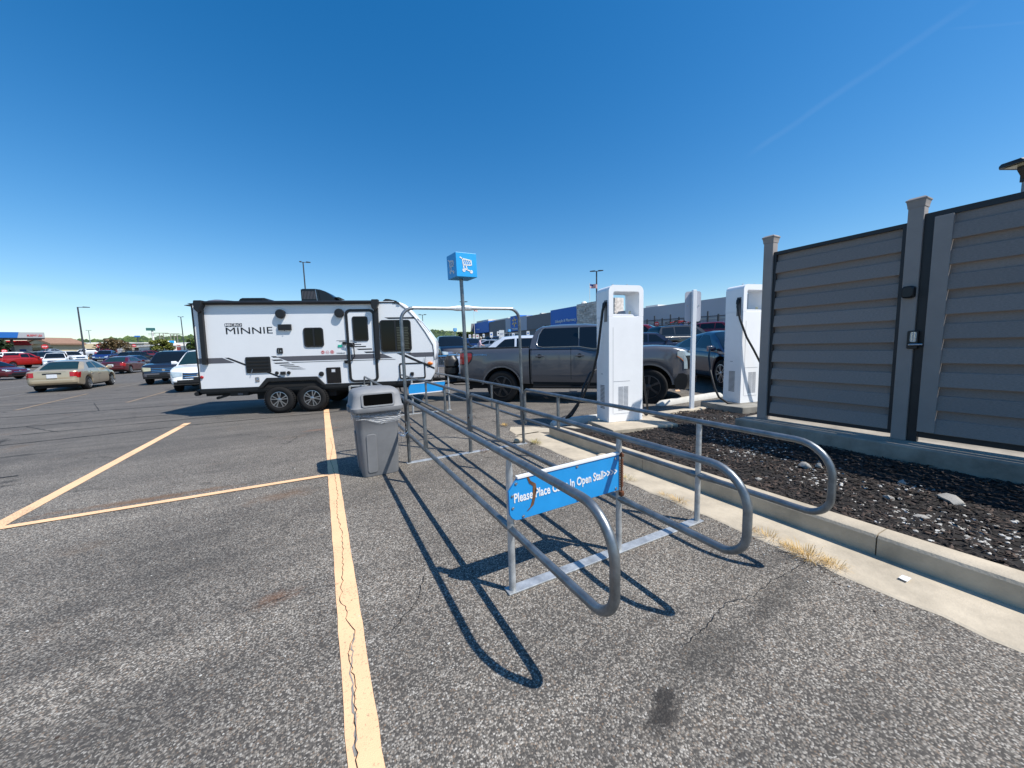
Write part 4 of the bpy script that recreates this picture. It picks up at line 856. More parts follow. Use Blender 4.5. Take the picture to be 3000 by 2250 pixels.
# tongue, propane cover, jack, coupler, chains
yc_ = TW / 2
mb = MB()
for s in (-1, 1): mb.tube([(3.3, yc_ + s * .75, .55), (4.55, yc_ + s * .05, .55)], .055, 4)
mb.box(4.45, 4.85, yc_ - .05, yc_ + .05, .50, .60); mb.lathe([(.06, .5), (.07, .58), (.05, .63)], 12, 'z', (4.82, yc_, 0)); mb.build('tongue', M['blkmet'], tt)
pc = MB(); pc.loft([[(a[0], a[1], z + (.05 * (1 - abs(a[1] - yc_) / .33) if .7 < z < 1.1 else 0)) for a in rrect(3.72 - g_, 4.12 + g_, yc_ - .32 - g_, yc_ + .32 + g_, .14)] for z, g_ in ((.60, 0), (.72, .012), (.735, -.015), (.78, .012), (.93, .012), (.945, -.015), (.99, .012), (1.16, .0), (1.20, -.02), (1.28, -.06))]); pc.build('propane_cover', M['blk'], tt, smooth=30)
mb = MB(); mb.lathe([(.03, .30), (.03, 1.05), (.045, 1.06), (.045, 1.2), (.02, 1.22)], 12, 'z', (4.45, yc_, 0)); mb.box(4.36, 4.54, yc_ - .09, yc_ + .09, 1.0, 1.16); mb.tube([(4.45, yc_, .3), (4.45, yc_, .26)], .07, 10); mb.build('tongue_jack', M['blk'], tt)
mb = MB()
for s in (-1, 1):
    for k in range(12):
        t = k / 11; c = Vector((4.55 + .5 * t, yc_ + s * .1, .5 - .2 * sin(pi * t))); a = (k % 2) * pi / 2
        mb.tube([(c.x + .03 * cos(q), c.y + .014 * sin(q) * cos(a), c.z + .014 * sin(q) * sin(a)) for q in [2 * pi * i / 8 for i in range(8)]], .006, 4, closed=True)
mb.build('safety_chain', M['alloy'], tt)
mb = MB(); mb.tube([(3.6, yc_ - .2, .6), (4.0, yc_ - .35, .45), (4.4, yc_ - .2, .42), (4.9, yc_ - .1, .62)], .014, 6); mb.build('cable', M['cable'], tt, smooth=60)
# ------------------------------------------------------------------ vehicles
def interp(tab, x):
    if x <= tab[0][0]: return tab[0][1]
    for (a, p), (b, q) in zip(tab, tab[1:]):
        if x <= b: return p + (q - p) * (x - a) / (b - a) if b > a else q
    return tab[-1][1]
class Car:
    """lofted body and cabin: x forward, y left, z up, origin on the ground between the wheels"""
    def __init__(s, top, plan, bot, wheels, wr, ra, belt_in=.05, roof=None, wroof=.56, hroof=1.45, crown=.03, flare=.0):
        s.top, s.plan, s.bot, s.wheels, s.wr, s.ra, s.roof, s.crown = top, plan, bot, wheels, wr, ra, roof, crown
        s.wroof, s.hroof, s.belt_in, s.flare = wroof, hroof, belt_in, flare
    def zb(s, x):
        z = interp(s.bot, x)
        for w in s.wheels:
            d = abs(x - w)
            if d < s.ra: z = max(z, s.wr + sqrt(s.ra ** 2 - d * d))
        return z
    def half(s, x):
        w, zt, zb = interp(s.plan, x), interp(s.top, x), s.zb(x); c = s.crown; h = zt - zb
        fl = 0
        for q in s.wheels: fl = max(fl, s.flare * max(0, 1 - (abs(x - q) / (s.ra * 1.25)) ** 2)) if s.flare else fl
        sh = min(.10, h * .3)
        return [(0, zt + c), (.55 * w, zt + c * .75), (.85 * w, zt + c * .2), (.95 * w, zt - .018), (.985 * w, zt - sh * .6), (w, zt - sh - (h - sh) * .12), (w + fl * .5, zt - sh - (h - sh) * .4), (w * .995 + fl, zt - sh - (h - sh) * .68), (w * .975 + fl, zt - sh - (h - sh) * .90), (w * .94 + fl * .6, zb), (w * .5, zb), (0, zb)]
    def ring(s, x):
        h = s.half(x); return [(x, y, z) for y, z in h] + [(x, -y, z) for y, z in h[-2:0:-1]]
    def bx(s):
        xs_ = set([p[0] for p in s.top + s.plan + s.bot])
        for w in s.wheels:
            for k in range(13): xs_.add(round(w + s.ra * cos(pi * k / 12) * .9999, 4))
            xs_.add(w - s.ra - .01); xs_.add(w + s.ra + .01)
        lo, hi = s.top[0][0], s.top[-1][0]; xs_ = sorted(x for x in xs_ if lo <= x <= hi); out_ = [xs_[0]]
        for x in xs_[1:]:
            if x - out_[-1] > .004:
                n = int((x - out_[-1]) / .22)
                b = out_[-1]
                for k in range(n): out_.append(b + (x - b) * (k + 1) / (n + 1))
                out_.append(x)
        return out_
    def body(s): mb = MB(); mb.loft([s.ring(x) for x in s.bx()]); return mb
    def bs(s, x, r):
        h = s.half(x); i = min(int(r), len(h) - 2); t = r - i; a, b = h[i], h[i + 1]; return Vector((x, a[0] + (b[0] - a[0]) * t, a[1] + (b[1] - a[1]) * t))
    def bpatch(s, xa, xb, r0, r1, side, off=.006, nx=8, nr=4, mb=None):
        """raised skin panel on the body: xa, xb = (x at r0, x at r1)"""
        mb = mb or MB(); rows = []
        for i in range(nx + 1):
            row = []
            for j in range(nr + 1):
                v = j / nr; x = (xa[0] + (xa[1] - xa[0]) * v) * (1 - i / nx) + (xb[0] + (xb[1] - xb[0]) * v) * (i / nx); r = r0 + (r1 - r0) * v
                p = s.bs(x, r); dx = s.bs(x + .01, r) - s.bs(x - .01, r); dr = s.bs(x, min(r + .05, 10.9)) - s.bs(x, max(r - .05, .01)); n = dr.cross(dx); n = n.normalized() if n.length > 1e-9 else Vector((0, 1, 0))
                if n.y < 0 and r > 3 or n.z < 0 and r <= 3: n = -n
                p = p + n * off; row.append((p.x, p.y * side, p.z))
            rows.append(row)
        mb.grid(rows); return mb
    # cabin
    def cw(s, z):
        xb = .5 * (s.roof[0][0] + s.roof[-1][0]); wb = interp(s.plan, xb) - s.belt_in; zbelt = interp(s.top, xb); t = (z - zbelt) / (s.hroof - zbelt)
        return wb + (s.wroof - wb) * max(-.2, min(1, t)) ** 1.15 if t > 0 else wb
    def chalf(s, x):
        zr = interp(s.roof, x); zt = interp(s.top, x) - .03; zr = max(zr, zt + .012); e = min(.055, (zr - zt) * .5); w = s.cw(zr - e)
        out_ = [(0, zr + .012), (.6 * w, zr + .008), (.9 * w, zr - .35 * e), (w, zr - e)]
        for t in (.2, .4, .6, .8, 1): z = zr - e + (zt - zr + e) * t; out_.append((s.cw(z), z))
        return out_
    def cx(s):
        lo, hi = s.roof[0][0], s.roof[-1][0]; xs_ = sorted(set([p[0] for p in s.roof] + [lo + (hi - lo) * k / 28 for k in range(29)])); return xs_
    def cabin(s): mb = MB(); mb.loft([[(x, y, z) for y, z in s.chalf(x)] + [(x, -y, z) for y, z in s.chalf(x)[:0:-1]] for x in s.cx()]); return mb
    def cs(s, x, r):
        h = s.chalf(x); i = min(int(r), len(h) - 2); t = r - i; a, b = h[i], h[i + 1]; return Vector((x, a[0] + (b[0] - a[0]) * t, a[1] + (b[1] - a[1]) * t))
    def cpatch(s, xa, xb, r0, r1, side, off=.006, nx=8, nr=4, mb=None):
        mb = mb or MB(); rows = []
        for i in range(nx + 1):
            row = []
            for j in range(nr + 1):
                v = j / nr; x = (xa[0] + (xa[1] - xa[0]) * v) * (1 - i / nx) + (xb[0] + (xb[1] - xb[0]) * v) * (i / nx); r = r0 + (r1 - r0) * v
                p = s.cs(x, r); dx = s.cs(x + .01, r) - s.cs(x - .01, r); dr = s.cs(x, min(r + .05, 7.95)) - s.cs(x, max(r - .05, .01)); n = dr.cross(dx); n = n.normalized() if n.length > 1e-9 else Vector((0, 1, 0))
                if r > 3 and n.y < 0 or r <= 3 and n.z < 0: n = -n
                p = p + n * off; row.append((p.x, p.y * side, p.z))
            rows.append(row)
        mb.grid(rows); return mb
    def screen(s, xa, xb, wfrac=.93, off=.008):
        """windscreen or rear glass from x=xa (low) to xb (high), both halves"""
        rows = []
        for i in range(9):
            x = xa + (xb - xa) * i / 8; row = []
            for j in range(-8, 9):
                h = s.chalf(x); w = h[3][0] * wfrac; y = w * j / 8; r = abs(y)
                for a in range(3):
                    if r <= h[a + 1][0] + 1e-9: t = (r - h[a][0]) / max(1e-9, h[a + 1][0] - h[a][0]); z = h[a][1] + (h[a + 1][1] - h[a][1]) * t; break
                else: z = h[3][1]
                row.append((x + (off if xa > xb else -off), y, z + off))
            rows.append(row)
        mb = MB(); mb.grid(rows); return mb
    def xface(s, y, z, front=True):
        ys = abs(y); lo, hi = s.plan[0][0], s.plan[-1][0]; n = 160
        for k in range(n):
            x = hi - k * .006 if front else lo + k * .006
            if interp(s.plan, x) * .985 >= ys and interp(s.top, x) >= z - .004: return x
        return hi - .9 if front else lo + .9
    def fpatch(s, ya, yb, za, zb, front=True, off=.012, ny=6, nz=3):
        """panel on the front or rear face; za, zb = (z at ya, z at yb) of its lower and upper edge"""
        rows = []
        for i in range(ny + 1):
            u = i / ny; y = ya + (yb - ya) * u; row = []
            for j in range(nz + 1):
                v = j / nz; z = (za[0] + (za[1] - za[0]) * u) * (1 - v) + (zb[0] + (zb[1] - zb[0]) * u) * v
                row.append((s.xface(y, z, front) + (off if front else -off), y, z))
            rows.append(row)
        mb = MB(); mb.grid(rows); return mb
WC = {}
def wheel(parent, x, y, r_, w=.21, style='five', side=1, mat='alloy', turn=0):
    k = (r_, w, style, mat)
    if k not in WC:
        hub = r_ * .66; mb = MB(); mb.lathe([(hub, .0), (r_ * .85, -.012), (r_ - .02, 0), (r_, .03), (r_, w - .03), (r_ - .02, w), (hub, w)], 28, 'y'); t = mb.build('wheel', M['rubber'], parent, smooth=40)
        n = {'five': 5, 'six': 6, 'ten': 5, 'steel': 8}[style]; spoke_rim(hub * 1.0, n, mat, t, twin=style in ('five', 'ten'), w0=.05 if style != 'ten' else .022); WC[k] = t; o = t
    else:
        p = WC[k]; o = p.copy(); COL.objects.link(o); o.parent = parent
        for c in p.children: d = c.copy(); COL.objects.link(d); d.parent = o
    o.location = (x, y, r_); o.rotation_euler = (0, R(random.uniform(0, 70)), (pi if side < 0 else 0) + turn); return o
PM = {}
def cpaint(key, col, metal=.0):
    if key not in PM: PM[key] = paint('paint_' + key, col, metal)
    return PM[key]
def mirror_door(p, x, y, z, s, mat, parent, big=1.0):
    mb = MB(); mb.loft([[(x + a * .11 * big, s * (y + .03 + .02 * k), z + b * .07 * big) for a, b in rrect(-.5, .5, -1, 1, .3, 3)] if k else [(x + a * .05, s * (y - .02), z + b * .03 - .02) for a, b in rrect(-.5, .5, -1, 1, .3, 3)] for k in (0, 1, 5, 8)]); return mb.build('side_mirror', mat, parent, smooth=50)
SPEC = {}
def vehicle(kind, name, label, cat, loc, heading, pmat, group='vehicles parked across the lot', scale=1.0, glass='glass', detail=2, lights=True, bump=None, hlens='lens', grille='blk', roofrack=False, plate=True, sunshade=None, rim='alloy', wstyle='five', platefront=False, z=None):
    """kinds: sedan, fastback, suv, boxsuv, pickup, van"""
    t = thing(name, label, cat, (loc[0], loc[1], gz(loc[0], loc[1]) if z is None else z), atan2(heading[1], heading[0]), group); t.scale = (scale,) * 3
    K = dict(sedan=dict(L=4.45, W=.86, wr=.315, wb=1.31, sill=.26, hood=[(-2.22, .70), (-2.20, .92), (-2.10, .97), (-1.35, 1.01), (0, .95), (.85, .93), (1.5, .84), (2.05, .70), (2.20, .58), (2.23, .46)], roof=[(-1.62, .96), (-1.30, 1.18), (-.90, 1.37), (-.3, 1.44), (.25, 1.42), (.62, 1.30), (1.28, .93)], hr=1.42, wf=.56),
             fastback=dict(L=4.85, W=.94, wr=.36, wb=1.47, sill=.25, hood=[(-2.42, .68), (-2.40, .92), (-2.30, .99), (-1.3, 1.02), (0, .95), (1.0, .92), (1.7, .83), (2.2, .68), (2.38, .55), (2.42, .44)], roof=[(-2.15, .98), (-1.5, 1.22), (-.8, 1.42), (-.1, 1.49), (.35, 1.46), (.85, 1.27), (1.52, .93)], hr=1.47, wf=.58),
             suv=dict(L=4.95, W=.97, wr=.38, wb=1.43, sill=.34, hood=[(-2.46, .60), (-2.44, 1.02), (-2.35, 1.10), (-1.0, 1.10), (0, 1.08), (.9, 1.10), (1.6, 1.06), (2.15, .98), (2.38, .86), (2.45, .60)], roof=[(-2.36, 1.10), (-2.22, 1.45), (-2.02, 1.66), (-1.2, 1.73), (-.2, 1.74), (.35, 1.70), (.62, 1.56), (1.22, 1.09)], hr=1.72, wf=.66),
             boxsuv=dict(L=4.85, W=.93, wr=.37, wb=1.40, sill=.38, hood=[(-2.42, .62), (-2.40, 1.05), (-2.33, 1.13), (-1.0, 1.13), (0, 1.12), (.8, 1.15), (1.6, 1.11), (2.2, 1.03), (2.36, .92), (2.42, .62)], roof=[(-2.34, 1.12), (-2.25, 1.5), (-2.12, 1.73), (-1.2, 1.80), (-.2, 1.80), (.2, 1.76), (.5, 1.6), (1.02, 1.13)], hr=1.78, wf=.68),
             pickup=dict(L=5.75, W=1.0, wr=.40, wb=1.82, sill=.44, hood=[(-2.85, .62), (-2.83, 1.25), (-2.80, 1.30), (-1.0, 1.30), (0, 1.24), (.9, 1.22), (1.6, 1.22), (2.5, 1.15), (2.72, 1.02), (2.86, .70)], roof=[(-.92, 1.26), (-.86, 1.62), (-.66, 1.86), (-.1, 1.90), (.5, 1.86), (.8, 1.7), (1.42, 1.22)], hr=1.88, wf=.72),
             van=dict(L=4.95, W=.97, wr=.34, wb=1.48, sill=.28, hood=[(-2.46, .55), (-2.44, .98), (-2.38, 1.06), (-1.0, 1.05), (.2, 1.02), (1.2, 1.0), (1.9, .92), (2.3, .78), (2.42, .66), (2.46, .5)], roof=[(-2.38, 1.06), (-2.28, 1.45), (-2.1, 1.66), (-1.2, 1.75), (0, 1.75), (.6, 1.66), (1.0, 1.45), (1.75, .97)], hr=1.73, wf=.66))[kind]
    L_ = K['L'] / 2; W_ = K['W']; tall = kind in ('suv', 'boxsuv', 'pickup')
    plan = [(-L_, W_ * .80), (-L_ + .10, W_ * .93), (-L_ + .4, W_ * .985), (-L_ + 1.0, W_), (L_ - 1.1, W_), (L_ - .55, W_ * .985), (L_ - .2, W_ * (.955 if tall else .92)), (L_ - .06, W_ * (.90 if tall else .80)), (L_, W_ * (.80 if tall else .66))]
    bot = [(-L_, .50 if kind != 'pickup' else .6), (-L_ + .1, .34), (-L_ + .5, K['sill']), (L_ - .6, K['sill']), (L_ - .12, K['sill'] - .03), (L_, .34)]
    c = Car([(x, z_) for x, z_ in K['hood']], plan, bot, (-K['wb'], K['wb']), K['wr'], K['wr'] + .075, roof=K['roof'], wroof=K['wf'], hroof=K['hr'], flare=.025)
    c.top[0] = (-L_, c.top[0][1]); c.top[-1] = (L_, c.top[-1][1])
    G = M[glass]
    c.body().build('body', pmat, t, smooth=38); c.cabin().build('cabin', pmat, t, smooth=38)
    rf = K['roof']; lo, hi = rf[0][0], rf[-1][0]; zt = max(z_ for _, z_ in rf); xt0 = min(x for x, z_ in rf if z_ > zt - .09); xt1 = max(x for x, z_ in rf if z_ > zt - .09)
    c.screen(hi - .03, xt1 + .06).build('windshield', G, t, smooth=60)
    c.screen(lo + .06, xt0 - .05 + (.0 if kind != 'pickup' else .05), .76 if kind == 'sedan' else .88).build('rear_window', G, t, smooth=60)
    mid = {'sedan': -.25, 'fastback': -.2, 'suv': -.2, 'boxsuv': -.25, 'pickup': .15, 'van': .1}[kind]; back = {'sedan': -1.12, 'fastback': -1.45, 'suv': -1.28, 'boxsuv': -1.25, 'pickup': -.78, 'van': -1.0}[kind]
    for s in (1, -1):
        c.cpatch((xt1 - .12, hi - .34), (mid + .05, mid + .05), 3.45, 7.0, s).build('side_window', G, t, smooth=60)
        c.cpatch((mid - .03, mid - .03), ((back + .34 if kind == 'sedan' else back + .22 if kind == 'fastback' else back), back + (.10 if kind == 'sedan' else 0)), 3.45, 7.0, s).build('side_window', G, t, smooth=60)
        if kind in ('suv', 'boxsuv', 'van'): c.cpatch((back - .08, back - .08), (xt0 + .06, lo + .22), 3.5, 7.0, s).build('side_window', G, t, smooth=60)
        if lights:
            if tall: z0_, z1_ = interp(K['hood'], L_ - .1) - .22, interp(K['hood'], L_ - .1) - .03
            else: z0_, z1_ = .60, .72
            c.fpatch(s * W_ * .54, s * W_ * .935, (z0_ + .02, z0_), (z1_ - .01, z1_ + .03), True, .014, 10).build('headlight', M[hlens], t, smooth=60)
            if kind == 'pickup': zt0, zt1 = .82, 1.20
            elif kind in ('suv', 'boxsuv', 'van'): zt0, zt1 = .84, 1.06
            else: zt0, zt1 = .68, .90
            c.fpatch(s * W_ * (.64 if kind in ('sedan', 'fastback') else .72), s * W_ * .955, (zt0 + .01, zt0), (zt1, zt1), False, .014, 8).build('taillight', M['red'], t, smooth=60)
            c.bpatch((-L_ + .05, -L_ + .05), (-L_ + .30, -L_ + .20), 4.3, 6.6 if kind in ('suv', 'van', 'pickup', 'boxsuv') else 6.2, s, .009).build('taillight', M['red'], t, smooth=60)
        mirror_door(c, hi - .42, interp(plan, hi - .4) - .02, interp(K['hood'], hi - .4) + .10, s, bump or pmat, t, 1.25 if kind == 'pickup' else 1.0)
        if detail > 1:
            sm = MB()
            for x, x2 in ((hi - .42, hi - .30), (mid, mid), (back + .05, back - .05)): c.bpatch((x, x2), (x + .012, x2 + .012), 3.6, 8.8, s, .003, 1, 6, mb=sm)
            sm.build('door_seam', M['blk'], t)
            for x in (mid + .12, back + .22):
                p = c.bs(x, 5.15); mb = MB(); mb.box(x - .09, x + .09, s * p.y - .022, s * p.y + .022, p.z - .02, p.z + .015); mb.build('door_handle', pmat if bump is None else M['blk'], t, bevel=.006)
        for x in c.wheels: wheel(t, x, s * (interp(plan, x) - .01) if s < 0 else (interp(plan, x) - .01), K['wr'], .22, wstyle, -s, rim)
    # y of the wheels: outer face flush with the body
    for ch_ in t.children:
        if ch_.name.startswith('wheel'):
            ch_.location.y = (W_ - .005) * (1 if ch_.location.y > 0 else -1)
    mb = MB(); mb.box(-L_ + .25, L_ - .25, -W_ + .22, W_ - .22, K['sill'] - .08, K['wr'] + K['wr'] + .12); mb.box(-L_ + .5, L_ - .5, -W_ + .1, W_ - .1, K['sill'] - .02, K['sill'] + .12); mb.build('underbody', M['under'], t)
    # front face: grille with its bars, intake, bumper; rear face: bumper, plate recess
    zt_ = interp(K['hood'], L_ - .1)
    if tall: g0_, g1_ = zt_ - .30, zt_ - .045
    else: g0_, g1_ = .54, .66
    go = c.fpatch(-W_ * .53, W_ * .53, (g0_, g0_), (g1_, g1_), True, .012, 12).build('grille', M[grille], t, smooth=60)
    if detail > 1:
        n = 3 if tall else 2
        for k in range(n):
            z_ = g0_ + (g1_ - g0_) * (k + .5) / n; c.fpatch(-W_ * .51, W_ * .51, (z_ - .012, z_ - .012), (z_ + .012, z_ + .012), True, .024, 12, 1).build('grille_bar', M['chrome'] if grille != 'chrome' else M['blk'], go)
        mb = MB(); mb.lathe([(.075, 0), (.065, .014)], 16, 'x', (c.xface(0, (g0_ + g1_) / 2) + .022, 0, (g0_ + g1_) / 2)); mb.build('badge', M['chrome'], go)
    bm_ = bump or pmat
    zb0, zb1 = (.42, zt_ - .33) if tall else (.36, .52)
    mb = MB(); rings = []
    for k in range(-10, 11):
        y = W_ * .93 * k / 10; x = c.xface(y, .55) ; rings.append([(x - .06, y, zb0), (x + .035, y, zb0 + .02), (x + .05, y, (zb0 + zb1) / 2), (x + .04, y, zb1 - .02), (x - .06, y, zb1)])
    mb.loft(rings); mb.build('front_bumper', bm_, t, smooth=50)
    mb = MB(); rings = []
    for k in range(-8, 9):
        y = W_ * .70 * k / 8; x = c.xface(y, .55) + .052; zc_ = zb0 + (zb1 - zb0) * .35; rings.append([(x - .03, y, zc_ - .05), (x + .006, y, zc_ - .05), (x + .006, y, zc_ + .06), (x - .03, y, zc_ + .06)])
    mb.loft(rings); mb.build('intake', M['blk'], t)
    mb = MB(); rings = []
    for k in range(-8, 9):
        y = W_ * .92 * k / 8; x = c.xface(y, .5) + .01; rings.append([(x - .2, y, zb0 - .10), (x + .01, y, zb0 - .08), (x + .015, y, zb0 + .01), (x - .2, y, zb0 + .01)])
    mb.loft(rings); mb.build('valance', M['blk'], t)
    mb = MB(); rings = []; zr0, zr1 = (.40, .60) if kind != 'pickup' else (.50, .68)
    for k in range(-10, 11):
        y = W_ * .97 * k / 10; x = c.xface(y, .5, False) - .0; rings.append([(x + .1, y, zr0), (x - .03, y, zr0 + .02), (x - .045, y, (zr0 + zr1) / 2), (x - .035, y, zr1 - .02), (x + .1, y, zr1)])
    mb.loft(rings); mb.build('rear_bumper', bump or (M['chrome'] if kind == 'pickup' else pmat), t, smooth=50)
    if kind in ('sedan', 'fastback'): c.fpatch(-W_ * .34, W_ * .34, (.80, .80), (.865, .865), False, .010, 8).build('plate_recess', M['blk'], t); c.fpatch(-W_ * .50, W_ * .50, (.905, .905), (.912, .912), False, .008, 8).build('boot_seam', M['blk'], t)
    if plate: mb = MB(); zp = .74 if kind in ('sedan', 'fastback') else .80 if kind != 'pickup' else .58; mb.box(-L_ - .036 - (.02 if kind == 'pickup' else 0), -L_ + .01, -.16, .16, zp - .085 + (.0 if kind != 'sedan' else -.02), zp + .085 - (.0 if kind != 'sedan' else .02)); mb.build('license_plate', M['plate'], t, bevel=.008)
    if platefront: mb = MB(); mb.box(L_ + .03, L_ + .066, -.16, .16, .50, .62); mb.build('license_plate', M['blk'], t, bevel=.008)
    if roofrack:
        for s in (1, -1):
            mb = MB(); mb.tube([(-1.7, s * K['wf'] * .95, K['hr']), (-1.55, s * K['wf'] * .95, K['hr'] + .07), (.1, s * K['wf'] * .95, K['hr'] + .07), (.3, s * K['wf'] * .95, K['hr'])], .018, 6); mb.build('roof_rail', M['blk'], t, smooth=60)
    if kind == 'pickup':
        mb = MB(); mb.box(-L_ + .10, -.95, -W_ + .10, W_ - .10, 1.20, K['hood'][3][1] + .034); mb.build('bed_cover', M['blk'], t)
        mb = MB(); mb.box(-L_ - .012, -L_ + .02, -W_ * .72, W_ * .72, .74, 1.20); mb.build('tailgate', pmat, t, bevel=.02)
        for o_ in t.children:
            if o_.name.startswith('license_plate') and o_.location.x == 0: pass
    if sunshade:
        c.screen(hi - .10, xt1 + .16, .80, .012).build('sun_shade', M[sunshade], t, smooth=60)
    return t, c
# ------------------------------------------------------------------ the dark grey pickup at the charger
TH = R(-43)
tk = thing('pickup_truck', 'dark grey crew cab pickup charging with the white trailer hitched behind', 'pickup truck', (4.2728 + .682 * 1.0, 8.7768 + .731 * 1.0, 0), TH)
TP = paint('carbonized_grey_paint', (.105, .108, .122), .35, .28)
planb = [(-1.22, .93), (-1.15, .985), (-.9, 1.0), (.76, 1.0)]
bed = Car([(-1.22, 1.40), (-1.19, 1.455), (.755, 1.465)], planb, [(-1.22, .62), (-1.1, .58), (.76, .50)], (0.0,), .43, .53, crown=.012, flare=.045)
bed.body().build('bed', TP, tk, smooth=38)
planc = [(.80, 1.0), (3.5, 1.005), (4.25, 1.0), (4.5, .965), (4.68, .88), (4.76, .78), (4.78, .72)]
cabb = Car([(.80, 1.44), (1.0, 1.44), (2.05, 1.425), (2.45, 1.37), (3.0, 1.36), (3.25, 1.40), (3.9, 1.415), (4.3, 1.385), (4.55, 1.32), (4.70, 1.24), (4.76, 1.12), (4.78, .98)], planc, [(.80, .50), (3.2, .48), (4.3, .48), (4.55, .42), (4.78, .50)], (3.71,), .43, .54,
           roof=[(.78, 1.44), (.83, 1.75), (.92, 1.94), (1.05, 2.01), (1.5, 2.035), (2.2, 2.035), (2.6, 1.99), (2.85, 1.88), (3.52, 1.40)], wroof=.74, hroof=2.02, belt_in=.015, crown=.035, flare=.04)
cabb.body().build('cab_body', TP, tk, smooth=38); cabb.cabin().build('cab', TP, tk, smooth=38)
mb = MB(); mb.box(.755, .805, -.96, .96, .52, 1.42); mb.build('bed_gap', M['under'], tk)
mb = MB(); mb.box(-1.14, .74, -.93, .93, 1.42, 1.492); mb.build('bed_cover', M['blk'], tk, bevel=.01)
mb = MB(); mb.box(-1.0, 4.4, -.80, .80, .36, .62); mb.box(.85, 3.15, -.965, .965, .46, .56); mb.box(-.7, .7, -.6, .6, .5, 1.1); mb.box(3.0, 4.3, -.62, .62, .5, 1.2); mb.build('underbody', M['under'], tk)
mb = MB(); mb.box(.85, 3.1, -1.0, -.86, .40, .45); mb.build('running_board', M['blk'], tk, bevel=.01)
GT = M['glass']
def wstrip(c, rows, side=-1, off=.006, cab=False, nx=10):
    """panel on the flank following z rows [(z, x0, x1), ...]"""
    mb = MB(); g_ = []
    for z, x0, x1 in rows:
        row = []
        for i in range(nx + 1):
            x = x0 + (x1 - x0) * i / nx
            if cab: y = c.cw(z)
            else:
                h = c.half(x); y = h[5][0]
                for a, b in zip(h[3:10], h[4:11]):
                    if (a[1] - z) * (b[1] - z) <= 0 and a[1] != b[1]: y = a[0] + (b[0] - a[0]) * (z - a[1]) / (b[1] - a[1]); break
            row.append((x, side * (y + off), z))
        g_.append(row)
    mb.grid(g_); return mb
def sub_rows(rows, n=4):
    out_ = []
    for a, b in zip(rows, rows[1:]):
        for k in range(n): t = k / n; out_.append(tuple(p + (q - p) * t for p, q in zip(a, b)))
    return out_ + [rows[-1]]
